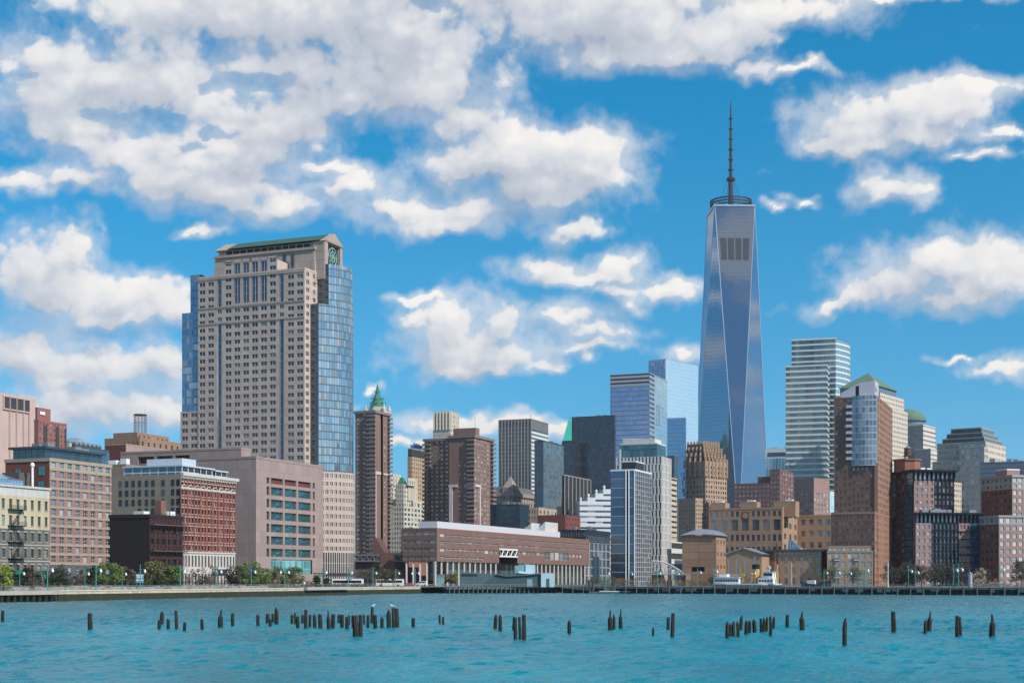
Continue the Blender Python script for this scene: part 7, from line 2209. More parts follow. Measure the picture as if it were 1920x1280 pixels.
for i, (nm, px, bk, h, w, m, bare, lab) in enumerate((
    ('willow_tree', 6, 12, 6.2, 5.2, G2, 0, 'bright lime green willow at the left frame edge'),
    ('evergreen_tree', 52, 22, 6.0, 4.2, G4, 0, 'dark evergreen below the green awning'),
    ('bare_tree', 64, 9, 5.0, 3.4, G5, .9, 'small bare tree in front of the green awning'),
    ('evergreen_tree', 112, 20, 6.0, 7.0, G4, 0, 'dark evergreen clump below the left part of the pink hotel'),
    ('bare_tree', 106, 26, 7.5, 6.0, G5, .85, 'bare brown tree rising behind the dark evergreen clump'),
    ('bare_tree', 150, 12, 6.0, 4.0, G5, .9, 'thin bare tree among rocks before the pink hotel'),
    ('evergreen_tree', 177, 24, 6.5, 5.0, G4, 0, 'dark evergreen left of the round green tree'),
    ('leafy_tree', 206, 14, 7.6, 7.2, G1, 0, 'round fresh green tree between pink hotel and black netting'),
    ('bare_tree', 240, 20, 6.5, 5.0, G5, .85, 'bare reddish tree before the black netting'),
    ('leafy_tree', 287, 18, 8.0, 7.2, G3, 0, 'large olive tree before the netted building'),
    ('evergreen_tree', 298, 12, 4.2, 3.4, G4, 0, 'low dark evergreen under the large olive tree'),
    ('leafy_tree', 325, 18, 6.8, 6.0, G1, 0, 'green tree right of the large olive tree'),
    ('bare_tree', 370, 22, 6.2, 6.0, G8, .8, 'bare dark tree before the russet warehouse'),
    ('bare_tree', 395, 26, 7.0, 6.0, G5, .85, 'bare brown tree before the warehouse white base'),
    ('leafy_tree', 440, 20, 7.0, 6.0, G8, 0, 'dusky tree at the dark corner of the mauve office'),
    ('leafy_tree', 468, 14, 8.2, 7.6, G1, 0, 'big green tree left of the turquoise lobby'),
    ('leafy_tree', 492, 14, 6.6, 6.4, G1, 0, 'smaller green tree against the mauve office wall'),
    ('leafy_tree', 522, 22, 7.2, 6.6, G3, 0, 'olive yellow tree before the turquoise lobby, left one'),
    ('leafy_tree', 552, 22, 7.0, 6.6, G3, 0, 'olive yellow tree before the turquoise lobby, right one'),
    ('evergreen_tree', 594, 10, 4.0, 2.6, G4, 0, 'small dark conifer left of the white buses'),
    ('evergreen_tree', 612, 10, 3.4, 2.4, G4, 0, 'smallest dark conifer before the curved stone base'),
    ('bare_tree', 690, 30, 8.5, 8.0, G5, .8, 'bare brown tree before the podium truss walkway'),
    ('bare_tree', 716, 30, 8.8, 8.0, G3, .78, 'bare budding tree before the brick podium block'),
    ('bare_tree', 738, 24, 7.0, 6.0, G5, .85, 'bare tree between the podium and the college'),
    ('leafy_tree', 845, 16, 5.6, 6.0, G3, 0, 'olive tree at the left end of the boathouse'))):
    tree(nm, lab, on_shore(px, bk), h, w, m, 100+i, bare)
for i, (nm, px, Y, h, w, m, bare, lab) in enumerate((
    ('bare_tree', 1555, 580, 8.0, 8.5, G3, .7, 'budding yellow green tree before the long low tan wing'),
    ('bare_tree', 1600, 580, 8.0, 8.0, G3, .7, 'budding yellow green tree before the ochre wing'),
    ('leafy_tree', 1672, 572, 8.2, 8.0, G8, .05, 'dusky tree right of the entrance glass of the brown tower'),
    ('leafy_tree', 1700, 575, 9.5, 9.0, G8, .05, 'dusky tree before the water tank apartments, left one'),
    ('leafy_tree', 1728, 570, 8.4, 9.0, G8, .08, 'dusky tree before the water tank apartments, right one'),
    ('leafy_tree', 1762, 572, 9.6, 10.5, G8, .0, 'broadest dusky tree before the lower apartment block'),
    ('leafy_tree', 1798, 570, 9.0, 9.5, G8, .05, 'dusky tree at the right end of the lower apartment block'),
    ('leafy_tree', 1840, 576, 7.4, 8.0, G8, .05, 'dusky tree between the two right-hand apartment blocks'),
    ('bare_tree', 1838, 560, 7.0, 5.4, G7, .6, 'bare pale twigged tree above the blossom bush'),
    ('leafy_tree', 1915, 560, 10.0, 9.0, G8, .1, 'dark tree at the right frame edge'))):
    tree(nm, lab, ((px-960)/FPX*Y, Y), h, w, m, 300+i, bare)
def hedge(name, label, px0, px1, Y, h, mat, seed, round_=False):
    rng = random.Random(seed); c = ((px0+px1)/2-960)/FPX*Y; w = (px1-px0)/FPX*Y
    t = thing(name, label, 'bush', (c, Y)); mb = MB(); st = MB()
    n = max(5, int(w*1.6))
    for k in range(n):
        x = -w/2+w*(k+.5)/n; hh = h*rng.uniform(.6, 1.0)*(math.sqrt(max(.1, 1-(2*x/w)**2)) if round_ else 1)
        st.bar((x, 0, 0), (x+rng.uniform(-.2, .2), rng.uniform(-.3, .3), hh*.7), .06, .02, 4)
        for z in (.3, .62, .9): leaves(mb, (x, rng.uniform(-.6, .6), hh*z), (.9, .9, hh*.22), 34, .17, rng)
    st.build('stems', BARK, t)["kind"] = "stuff"; mb.build('foliage', mat, t)
for a in (('hedge', 'yellow green hedge right of the boathouse', 1098, 1160, 552, 4.0, G3, 1), ('hedge', 'orange brown hedge below the left foot of the arched bridge', 1152, 1194, 556, 3.4, G6, 2),
    ('hedge', 'orange brown hedge below the middle of the arched bridge', 1214, 1268, 556, 3.4, G6, 3), ('hedge', 'rust coloured hedge before the caramel hall', 1272, 1330, 556, 3.0, G6, 4),
    ('flowering_bush', 'pale blossom bush under the bare pale tree', 1822, 1848, 545, 3.4, G7, 5, True), ('flowering_bush', 'widest pale blossom bush at the front block corner', 1851, 1876, 545, 2.9, G7, 6, True),
    ('flowering_bush', 'pale blossom bush right of the corner lamp', 1879, 1894, 545, 2.8, G7, 7, True), ('flowering_bush', 'pale blossom bush at the right frame edge', 1902, 1932, 545, 3.0, G7, 8, True),
    ('hedge', 'brown shrub behind the boathouse roof', 905, 960, 580, 3.6, G5, 9), ('hedge', 'dark undergrowth below the green awning', -8, 66, 365, 3.0, G4, 11), ('hedge', 'dark undergrowth at the slate base of the pink hotel', 66, 200, 398, 3.6, G8, 12), ('hedge', 'dark undergrowth before the netted building', 214, 345, 420, 3.0, G4, 13), ('hedge', 'brown undergrowth before the white base of the warehouse', 348, 428, 440, 3.2, G5, 14), ('hedge', 'dark undergrowth below the mauve office', 430, 585, 462, 2.6, G4, 15),
    ('hedge', 'low dark shrub row before the white buses', 590, 690, 505, 1.6, G4, 10)):
    hedge(*a)
def riprap():
    rng = random.Random(5); mb = MB()
    for k in range(420):
        px = rng.uniform(20, 500); p = on_shore(px, rng.uniform(7.5, 11.5)); s = rng.uniform(.35, .95)
        c = Vector((p.x, p.y, 2+s*.35)); V8 = [c+Vector((rng.uniform(.6, 1.1)*sx*s, rng.uniform(.6, 1.1)*sy*s, rng.uniform(.4, .9)*sz*s)) for sx, sy, sz in ((-1,-1,-1),(1,-1,-1),(1,1,-1),(-1,1,-1),(-1,-1,1),(1,-1,1),(1,1,1),(-1,1,1))]
        for f in ((0,1,5,4),(1,2,6,5),(2,3,7,6),(3,0,4,7),(4,5,6,7)): mb.quad(*[V8[i] for i in f])
    tag(mb.build('rocks', stone("riprap_stone", (.30, .29, .27), .2, .8)), kind='stuff')
    mb = MB(); N = 40; q = []
    for k in range(N+1): q.append(on_shore(125+100*k/N, 16))
    for a, b_ in zip(q, q[1:]): mb.prism([tuple(a), tuple(b_), tuple(b_+LD*12), tuple(a+LD*12)], 1.9, 3.2, top=True, taper=[tuple(a+LD*3), tuple(b_+LD*3), tuple(b_+LD*9), tuple(a+LD*9)])
    tag(mb.build('earth_bank', stone("dry_grass", (.27, .22, .14), .2, .6)), kind='structure')
riprap()

# ---- vehicles, signs and street gear on the road
TYRE = paint("tyre", (.02, .02, .02), .8); CARG = paint("car_glass", (.02, .025, .03), .15)
def vehicle(name, label, cat, px, back, L, W, H, col, kind, rz=None):
    p = on_shore(px, back); t = thing(name, label, cat, (p.x, p.y, 2.03), (math.atan2(RD.y, RD.x) if rz is None else rz))
    body = MB(); g = MB(); r = .48 if kind == 'bus' else .33
    if kind == 'bus':
        body.prism([(-L/2, -W/2), (L/2, -W/2), (L/2, W/2), (-L/2, W/2)], .35, H, taper=[(-L/2+.1, -W/2+.1), (L/2-.25, -W/2+.1), (L/2-.25, W/2-.1), (-L/2+.1, W/2-.1)])
        for s in (-1, 1): g.prism([(-L/2+.6, s*(W/2-.1)), (L/2-.6, s*(W/2-.1)), (L/2-.6, s*(W/2+.01)), (-L/2+.6, s*(W/2+.01))][::s], 1.5, 2.5)
        g.prism([(L/2-.3, -W/2+.25), (L/2+.0, -W/2+.25), (L/2+.0, W/2-.25), (L/2-.3, W/2-.25)], 1.3, 2.7); wx = (-L*.3, L*.32)
    else:
        body.prism([(-L/2, -W/2), (L/2, -W/2), (L/2, W/2), (-L/2, W/2)], .3, H*.58, taper=[(-L/2+.06, -W/2+.06), (L/2-.1, -W/2+.06), (L/2-.1, W/2-.06), (-L/2+.06, W/2-.06)])
        x0, x1 = (-L*.48, L*.28) if kind == 'van' else (-L*.38, L*.22)
        body.prism([(x0, -W/2+.08), (x1, -W/2+.08), (x1, W/2-.08), (x0, W/2-.08)], H*.575, H, taper=[(x0+.35, -W/2+.25), (x1-.7, -W/2+.25), (x1-.7, W/2-.25), (x0+.35, W/2-.25)])
        for s in (-1, 1): g.prism([(x0+.4, s*(W/2-.2)), (x1-.5, s*(W/2-.2)), (x1-.5, s*(W/2-.10)), (x0+.4, s*(W/2-.10))][::s], H*.62, H*.9)
        wx = (-L*.31, L*.31)
    body.build('body', paint('car_paint_'+cat.replace(' ', '_')+str(len(label)), col, .3), t); g.build('window_glass', CARG, t)
    wm = MB()
    wm.bar((0, -.12, 0), (0, .12, 0), r, n=12); me = wm.mesh('wheel', TYRE)
    for x in wx:
        for s in (-1, 1):
            o = bpy.data.objects.new('wheel', me); o.location = (x, s*(W/2-.12), r); link_obj(o, t)
def RZ(): return math.pi
vehicle('bus', 'white city bus at the foot of the curved stone base', 'bus', 652, 36, 12.2, 2.55, 3.1, (.75, .77, .8), 'bus', math.atan2(LD.y, LD.x)+.35)
vehicle('bus', 'white coach before the podium truss walkway', 'bus', 731, 34, 11.5, 2.55, 3.0, (.78, .78, .78), 'bus', math.atan2(LD.y, LD.x)+.35)
for px, bk, col, kind, lab in ((586, 36, (.45, .03, .03), 'car', 'red car left of the white city bus'), (560, 40, (.7, .7, .7), 'van', 'white van below the turquoise lobby'), (693, 36, (.08, .09, .11), 'car', 'dark car between the two white buses'),
    (767, 30, (.72, .74, .78), 'car', 'white car right of the white coach'), (790, 34, (.65, .68, .7), 'van', 'silver van before the dark college end'), (756, 40, (.1, .1, .12), 'car', 'black car behind the white car'), (447, 40, (.5, .5, .52), 'car', 'silver car below the dark corner of the mauve office')):
    vehicle('parked_car' if kind == 'car' else 'parked_van', lab, kind, px, bk, 4.6 if kind == 'car' else 5.2, 1.85, 1.5 if kind == 'car' else 2.1, col, kind, math.atan2(LD.y, LD.x)+.2)
def signs():
    p = on_shore(262, 13); t = thing('sign_board', 'blue and white sign board behind the lamp post at the black netting', 'sign', p)
    mb = MB(); [mb.bar((x, 0, 0), (x, 0, 2.2), .06, n=5) for x in (-.8, .8)]; mb.build('post', STEEL, t)
    mb = MB(); mb.prism([(-1.1, -.06), (1.1, -.06), (1.1, .04), (-1.1, .04)], 2.0, 4.4); mb.build('panel', paint("sign_blue", (.12, .28, .42), .4), t)
    mb = MB()
    for z, w in ((3.9, .9), (3.45, .7), (2.6, .95)): mb.prism([(-w, -.075), (w, -.075), (w, -.062), (-w, -.062)], z, z+.28)
    mb.build('lettering_band', WHITE, t)
    for x0, x1, bk, z0, z1, lab in ((588, 678, 33, 6.2, 7.1, 'dark overhead gantry above the white city bus'), (398, 434, 26, 6.2, 8.0, 'dark overhead sign gantry before the warehouse base')):
        a, b = on_shore(x0, bk), on_shore(x1, bk); t = thing('sign_gantry', lab, 'gantry', a)
        d = b-a; mb = MB(); mb.bar((0, 0, z0-2), (d.x, d.y, z0-2), .22, n=4); mb.bar((0, 0, z1-2), (d.x, d.y, z1-2), .22, n=4)
        N = 14
        for k in range(N): mb.bar((d.x*k/N, d.y*k/N, (z0 if k % 2 else z1)-2), (d.x*(k+1)/N, d.y*(k+1)/N, (z1 if k % 2 else z0)-2), .12, n=4)
        mb.build('beam', paint("gantry_dark", (.03, .03, .035), .6), t)
        for f in (.08, .92):
            m2 = MB(); m2.bar((d.x*f, d.y*f, 0), (d.x*f, d.y*f, z0-2), .2, n=6); m2.build('post', MATS["gantry_dark"], t)
        m2 = MB(); nrm = Vector((d.y, -d.x)).normalized()*.25; q0, q1 = d*.25, d*.7
        m2.prism([tuple(q0+nrm*1.4), tuple(q1+nrm*1.4), tuple(q1+nrm), tuple(q0+nrm)], z0-2.1, z1-1.9); m2.build('sign_panel', MATS["gantry_dark"], t)
    p = on_shore(826, 8); t = thing('glass_kiosk', 'tall greenish glass kiosk at the right end of the seawall', 'kiosk', p)
    mb = MB(); mb.prism([(-1.5, -1.5), (1.5, -1.5), (1.5, 1.5), (-1.5, 1.5)], 0, 4.6); mb.build('glass_body', curtain("kiosk_glass", (.10, .16, .15), (.6, .8, .75), .3, 1, 1.5, .12, .12, (.3, .34, .33)), t)
    mb = MB(); mb.prism([(-1.7, -1.7), (1.7, -1.7), (1.7, 1.7), (-1.7, 1.7)], 4.6, 4.85); mb.build('roof', STEEL, t)
    p = on_shore(55, 8); t = thing('picnic_table', 'wooden picnic table near the lime willow', 'table', p)
    wd = stone("weathered_wood", (.32, .25, .18))
    mb = MB(); mb.prism([(-1.3, -.4), (1.3, -.4), (1.3, .4), (-1.3, .4)], .72, .78); mb.build('tabletop', wd, t)
    for s in (-1, 1):
        mb = MB(); mb.prism([(-1.3, s*.8-.13), (1.3, s*.8-.13), (1.3, s*.8+.13), (-1.3, s*.8+.13)], .42, .47); mb.build('bench_seat', wd, t)
        mb = MB(); mb.bar((s, -.7, 0), (s, .2, .73), .05, n=4); mb.bar((s, .7, 0), (s, -.2, .73), .05, n=4); mb.build('leg', wd, t)
signs()

# ---- piers, boathouse, dock
def piers():
    dk = stone("pier_concrete", (.085, .115, .12), .15, .3); wd = stone("wet_timber_and_shade", (.035, .036, .032), .3, .8); lt = stone("fender_timber", (.10, .125, .12), .15, .5)
    def pier(label, A, B, N, z, depth, every):
        d = (B-A); n = Vector((-d.y, d.x)).normalized()
        if n.y < 0: n = -n
        t = thing('pier', label, 'pier', (A.x, A.y, 0)); P = lambda f, o=0: tuple(d*f+n*o)
        mb = MB(); mb.prism([P(0), P(1), P(1, depth), P(0, depth)], z-.75, z); mb.build('deck', dk, t)
        mb = MB(); mb.prism([P(0, 2.2), P(1, 2.2), P(1, 3), P(0, 3)], -2, z-.75); mb.build('shade_backing', wd, t)  # added dark backing sheet, standing for the shade under the deck
        mb = MB(); r = MB()
        for h in (.5, 1.05): r.bar((*P(0, .3), z+h), (*P(1, .3), z+h), .05, n=4)
        r.build('rail', paint("railing_grey", (.22, .27, .28)), t)
        pm = MB(); pm.lathe((0, 0), [(.22, -2), (.2, z-.1), (.2, z+.25)], 8); me = pm.mesh('pile', lt); pm2 = MB(); pm2.lathe((0, 0), [(.3, -2), (.28, z-.76)], 8); me2 = pm2.mesh('pile', wd)
        po = MB(); po.box((0, 0), .09, .09, z, z+1.05); mep = po.mesh('rail_post', paint("railing_grey"  , (.22, .27, .28)))
        for k in range(N):
            f = (k+.5)/N; dark = every and k % every
            o = bpy.data.objects.new('pile', me2 if dark else me); x = P(f, .5 if dark else -.23); o.location = (*x, 0); link_obj(o, t)
            o = bpy.data.objects.new('rail_post', mep); x = P(f, .3); o.location = (*x, 0); link_obj(o, t)
        return t, P
    A, B = shore_pt(838, 531), shore_pt(1046, 548)
    pier('short dark pier on pale fender piles carrying the teal boathouse', A, B, 24, 2.0, 26, 0)
    t, P = pier('long dark concrete pier along the right half carrying the white steamer', PA, PB, 92, 2.25, 30, 2)
    rng = random.Random(4)
    for k in range(26):
        f = rng.uniform(.05, .97); w = rng.uniform(.006, .014); mb = MB(); mb.prism([P(f, -.35), P(f+w, -.35), P(f+w, -.02), P(f, -.02)], rng.uniform(.5, .9), 1.9); mb.build('fender_panel', lt, t)
piers()
def boathouse():
    te = stone("teal_metal_wall", (.075, .135, .15), .1, .3); td = stone("dark_teal_wall", (.05, .095, .11), .1, .3); pb = paint("pale_blue_wall", (.42, .56, .62), .6)
    Y = 546.0; X = lambda px, Yy=Y: (px-960)/FPX*Yy; Z = lambda y, Yy=Y: CAM_H+(HORIZON-y)/FPX*Yy
    t = thing('boathouse', 'low teal boathouse with sagging roof and pale blue cabin on the short pier', 'boathouse', (X(950), Y)); ox = X(950)
    def slab(name, mat, pts, y0, y1):
        mb = MB(); f = [(x-ox, y0-Y, z-2) for x, z in pts]; b_ = [(x-ox, y1-Y, z-2) for x, z in pts]
        mb.poly(f); mb.poly(list(reversed(b_)))
        n = len(f)
        for i in range(n): j = (i+1) % n; mb.quad(f[j], f[i], b_[i], b_[j])
        return mb.build(name, mat, t)
    slab('rear_wing', te, [(X(861), 2), (X(940), 2), (X(940), Z(1077)), (X(862), Z(1071))], Y+5, Y+15)
    slab('hall', td, [(X(897), 2), (X(1014), 2), (X(1014), Z(1075)), (X(985), Z(1078)), (X(950), Z(1080)), (X(932), Z(1076))], Y-1, Y+12)
    slab('roof_edge', te, [(X(930), Z(1076.6)), (X(950), Z(1080.4)), (X(985), Z(1078.4)), (X(1015), Z(1075.4)), (X(1015), Z(1073.4)), (X(985), Z(1076)), (X(950), Z(1078)), (X(930), Z(1074.4))], Y-1.6, Y+12.5)
    slab('end_room', pb, [(X(1014.2), 2), (X(1039), 2), (X(1039), Z(1074)), (X(1014.2), Z(1074))], Y-2, Y+10)
    slab('door', paint("door_dark_teal", (.04, .12, .14), .5), [(X(1024), 2), (X(1030), 2), (X(1030), Z(1084)), (X(1024), Z(1084))], Y-2.08, Y-1.98)
    slab('shutter', paint("shutter_blue", (.22, .34, .42), .5), [(X(988), 2), (X(998), 2), (X(998), Z(1085)), (X(988), Z(1085))], Y-1.1, Y-.95)
    slab('ribbon_window', CARG, [(X(864), Z(1079)), (X(895), Z(1079.5)), (X(895), Z(1076)), (X(864), Z(1075))], Y+4.9, Y+5.05)
    c = slab('cabin', paint("cabin_teal", (.16, .32, .36), .5), [(X(965), Z(1077)), (X(985.5), Z(1077)), (X(985.5), Z(1057)), (X(965), Z(1060))], Y+2, Y+8)
    slab('cabin_front', pb, [(X(985.6), Z(1076)), (X(1004), Z(1076)), (X(1004), Z(1058.5)), (X(985.6), Z(1057))], Y+1.6, Y+8)
    slab('awning', paint("awning_cyan", (.55, .75, .78), .5), [(X(972), Z(1074)), (X(1000), Z(1076)), (X(998), Z(1072.4)), (X(972), Z(1069.6))], Y-1.4, Y+1.5)
boathouse()
def dock():
    p0, p1 = shore_pt(1104, 534), shore_pt(1252, 534)
    t = thing('floating_dock', 'low white floating dock lying in front of the long pier', 'dock', (p0.x, p0.y, 0)); L = p1.x-p0.x
    mb = MB(); mb.prism([(0, 0), (L, -1), (L, 3), (0, 4)], -.2, .35); mb.build('float', stone("dock_dark", (.08, .10, .10)), t)
    mb = MB(); mb.prism([(4, .1), (L-.2, -.8), (L-.2, 2.9), (4, 3.9)], .36, .62); mb.build('deck', paint("dock_white", (.62, .64, .64), .6), t)
    for x in (0.2, 1.6, L+.2, L+1.6):
        mb = MB(); mb.lathe((x, 2), [(.3, -2), (.3, 4.3), (.1, 4.7)], 10); mb.build('guide_pile', paint("pile_black", (.02, .03, .035), .6), t)
    a = shore_pt(1046, 541); d = Vector((p0.x+2-a.x, p0.y+2-a.y))
    g = thing('gangway', 'sloping metal gangway from the boathouse down to the floating dock', 'gangway', (a.x, a.y, 0))
    mb = MB(); w = Vector((0, 1.4)); A = [(0, 0), (d.x, d.y), (d.x, d.y+1.4), (0, 1.4)]
    mb.quad((0, 0, 2.3), (d.x, d.y, .75), (d.x, d.y+1.4, .75), (0, 1.4, 2.3)); mb.quad((0, 0, 2.1), (0, 1.4, 2.1), (d.x, d.y+1.4, .55), (d.x, d.y, .55)); mb.quad((0, 0, 2.1), (d.x, d.y, .55), (d.x, d.y, .75), (0, 0, 2.3))
    mb.build('ramp', stone("ramp_metal", (.22, .27, .27)), g)
    mb = MB()
    for yy in (0, 1.4):
        mb.bar((0, yy, 3.4), (d.x, d.y+yy, 1.85), .06, n=4); mb.bar((0, yy, 2.9), (d.x, d.y+yy, 1.3), .05, n=4)
        for k in range(12): f = k/11; mb.bar((d.x*f, d.y*f+yy, 2.3-1.55*f), (d.x*f, d.y*f+yy, 3.4-1.55*f), .05, n=4)
    mb.build('handrail', paint("railing_grey", (.22, .27, .28)), g)
dock()

def arch_bridge():
    Y = 640.0; X = lambda px: (px-960)/FPX*Y; Z = lambda y: CAM_H+(HORIZON-y)/FPX*Y
    x0, x1 = X(1168), X(1282); zd = Z(1075); t = thing('arch_footbridge', 'white bowstring arch footbridge before the white and dark towers', 'bridge', (x0, Y)); w = x1-x0; h = Z(1051)-zd; zr = zd-2
    N = 16; pt = lambda k: (w*k/N, zr+h*(1-(2*k/N-1)**2))
    for yy in (0, 4.5):
        mb = MB()
        for k in range(N): (a, za), (b, zb) = pt(k), pt(k+1); mb.bar((a, yy, za), (b, yy, zb), .30, n=6)
        mb.build('arch', paint("arch_grey", (.50, .52, .54)), t)
        mb = MB()
        for k in range(1, N):
            a, za = pt(k); mb.bar((a, yy, za), (a+(1.6 if k < N/2 else -1.6), yy, zr), .12, n=4)
            if k % 2: mb.bar((a, yy, za), (a+(4 if k < N/2 else -4), yy, zr), .10, n=4)
        mb.build('hanger', paint("arch_grey"), t)
    mb = MB(); mb.prism([(-3, -.4), (w+3, -.4), (w+3, 4.9), (-3, 4.9)], zr-.5, zr); mb.build('deck', paint("bridge_grey", (.22, .25, .28), .5), t)
    mb = MB()
    for k in range(40): mb.bar((w*k/39, -.35, zr), (w*k/39, -.35, zr+1.2), .05, n=4)
    for z in (.6, 1.2): mb.bar((0, -.35, zr+z), (w, -.35, zr+z), .05, n=4)
    mb.build('railing', paint("bridge_grey", (.22, .25, .28)), t)
    for x in (-2, w+2):
        mb = MB(); mb.box((x, 2.2), 2.2, 5, 0, zr-.5); mb.build('pier_post', stone("bridge_stone", (.25, .24, .23)), t)
arch_bridge()

def steamer():
    p0, p1 = on_pier(1336, 33), on_pier(1466, 33); d = (p1-p0); L = d.length; ang = math.atan2(d.y, d.x)
    t = thing('steamship', 'white steamer with buff funnel and masts moored behind the long pier', 'ship', (p0.x, p0.y, 0), ang)
    wh = paint("ship_white", (.75, .76, .76), .5); bf = paint("funnel_buff", (.55, .33, .10), .5); bk = paint("ship_black", (.02, .02, .022), .5)
    hl = MB(); S = [(0, .2), (L*.06, 2.3), (L*.25, 3.2), (L*.75, 3.2), (L*.93, 1.8), (L, .15)]
    pl = [(x, -w) for x, w in S]+[(x, w) for x, w in reversed(S)]
    hl.prism(pl, -1.5, 2.8); hl.build('hull', bk, t)
    mb = MB(); mb.prism(pl, 2.8, 3.3); mb.build('bulwark', wh, t)
    def box(nm, x0, x1, hw, z0, z1, m): mb = MB(); mb.prism([(x0, -hw), (x1, -hw), (x1, hw), (x0, hw)], z0, z1); return mb.build(nm, m, t)
    s = L/130
    def windows(x0, x1, n, hw, z, w=.7, h=.75):
        for k in range(n):
            x = x0+(x1-x0)*(k+.5)/n; mb = MB(); mb.prism([(x-w/2, -hw-.04), (x+w/2, -hw-.04), (x+w/2, -hw+.02), (x-w/2, -hw+.02)], z, z+h); mb.build('window', CARG, t)
    box('deckhouse', 8*s, 54*s, 2.7, 3.3, 5.6, wh); windows(9*s, 53*s, 9, 2.7, 4.1); box('boat_deck', 6*s, 56*s, 3.0, 5.6, 5.8, wh)
    mb = MB()
    for k in range(14): mb.bar((7*s+48*s*k/13, -2.9, 5.8), (7*s+48*s*k/13, -2.9, 6.9), .06, n=4)
    for z in (6.3, 6.9): mb.bar((7*s, -2.9, z), (55*s, -2.9, z), .06, n=4)
    mb.build('railing', wh, t)
    box('skylight_house', 16*s, 30*s, 1.8, 5.8, 6.9, wh)
    mb = MB(); mb.lathe((60*s, 0), [(.8, 3.3), (.7, 5.6), (1.0, 6.0), (1.2, 6.8), (.5, 7.0)], 10); mb.build('ventilator', bf, t)
    mb = MB(); mb.bar((66*s, -1, 3.3), (70*s, 0, 5.2), .5, n=6); mb.build('winch', bf, t)
    f = MB(); f.lathe((82*s, 0), [(1.5, 3.3), (1.35, 8.8)], 16); f = f.build('funnel', bf, t)
    c = MB(); c.lathe((82*s, 0), [(1.42, 8.8), (1.42, 10.6)], 16); c.build('funnel_cap', bk, f)
    mb = MB(); mb.lathe((76.5*s, -1.5), [(.35, 3.3), (.35, 6.2), (.8, 6.8), (.4, 7.3)], 8); mb.build('ventilator', bf, t)
    box('bridge_house', 90*s, 118*s, 2.6, 3.3, 5.4, wh); windows(91*s, 117*s, 5, 2.6, 4.0); box('wheelhouse', 99*s, 116*s, 2.2, 5.4, 7.6, wh); windows(99.5*s, 115.5*s, 5, 2.2, 6.3, .8, .8); box('wheelhouse_roof', 97*s, 117.5*s, 2.7, 7.6, 7.8, wh)
    mb = MB(); mb.lathe((106*s, 0), [(.5, 7.8), (.5, 8.6), (.9, 9.0), (.9, 9.6), (.3, 10)], 10); mb.build('searchlight', paint("brass_green", (.3, .42, .4), .4), t)
    mb = MB(); mb.bar((122*s, 0, 3), (121.5*s, 0, 10.5), .42, .3, 8); mb.build('mast', bf, t); mb = MB(); mb.bar((121.5*s, 0, 10.5), (120.6*s, 0, 18.5), .26, .1, 8); mb.build('topmast', bk, t)
    mb = MB(); mb.bar((53*s, 0, 5.8), (53*s, 0, 10.2), .12, .06, 6); mb.build('mast', bf, t)
    mb = MB(); mb.bar((2*s, 0, 3), (2*s, 0, 8.5), .09, .05, 5); mb.build('flag_staff', wh, t)
    mb = MB(); mb.bar((120.8*s, 0, 17.5), (82*s, 0, 10.6), .035, n=3); mb.bar((120.8*s, 0, 17.5), (129*s, 0, 3.4), .035, n=3); mb.build('rigging', bk, t)
steamer()
def schooner():
    p = on_pier(1508, 33); q = on_pier(1552, 33); d = q-p; L = d.length
    t = thing('sailing_boat', 'dark hulled boat with white deck gear behind the long pier, right of the steamer', 'boat', (p.x, p.y, 0), math.atan2(d.y, d.x))
    S = [(-1, .3, 3.6), (1, 1.3, 3.5), (L*.5, 1.7, 3.1), (L*.9, 1.0, 3.9), (L+1.2, .08, 4.6)]
    mb = MB()
    for (x0, w0, h0), (x1, w1, h1) in zip(S, S[1:]):
        mb.quad((x0, -w0*.5, -.8), (x1, -w1*.5, -.8), (x1, -w1, h1), (x0, -w0, h0)); mb.quad((x1, w1*.5, -.8), (x0, w0*.5, -.8), (x0, w0, h0), (x1, w1, h1)); mb.quad((x0, -w0, h0-.3), (x1, -w1, h1-.3), (x1, w1, h1-.3), (x0, w0, h0-.3))
    mb.build('hull', paint("navy_hull", (.015, .02, .03), .5), t)
    mb = MB(); mb.prism([(1.2, -.8), (4.2, -.8), (4.2, .8), (1.2, .8)], 3.2, 4.6); mb.build('cabin', WHITE, t)
    mb = MB(); mb.bar((L*.45, 0, 3), (-6, -1, 6.6), .09, .05, 5); mb.build('boom', STEEL, t)
    mb = MB(); mb.bar((-4.8, 0, 2), (-4.8, 0, 11.2), .13, .08, 6); mb.build('mast', WHITE, t)
schooner()
for px, y, lab, col in ((1665, 1052, 'tall white flagpole before the entrance glass of the brown tower', (.75, .77, .77)), (1819, 1072, 'grey info pillar on the pier before the lower apartment block', (.35, .38, .42))):
    p = on_pier(px, 6); h = (1098-y)/FPX*p.y
    t = thing('flagpole' if px == 1665 else 'info_pillar', lab, 'pole' if px == 1665 else 'pillar', p)
    mb = MB(); mb.lathe((0, 0), [(.3, 0), (.18, .6), (.12, h)] if px == 1665 else [(.75, 0), (.75, h), (.9, h+.05), (.9, h+.3)], 10); mb.build('pole' if px == 1665 else 'column', paint('pole_'+str(px), col), t)
    mb = MB(); mb.lathe((0, 0), [(.12, h), (.22, h+.15), (.05, h+.4)] if px == 1665 else [(.4, h+.3), (.1, h+.8)], 8); mb.build('finial', STEEL, t)
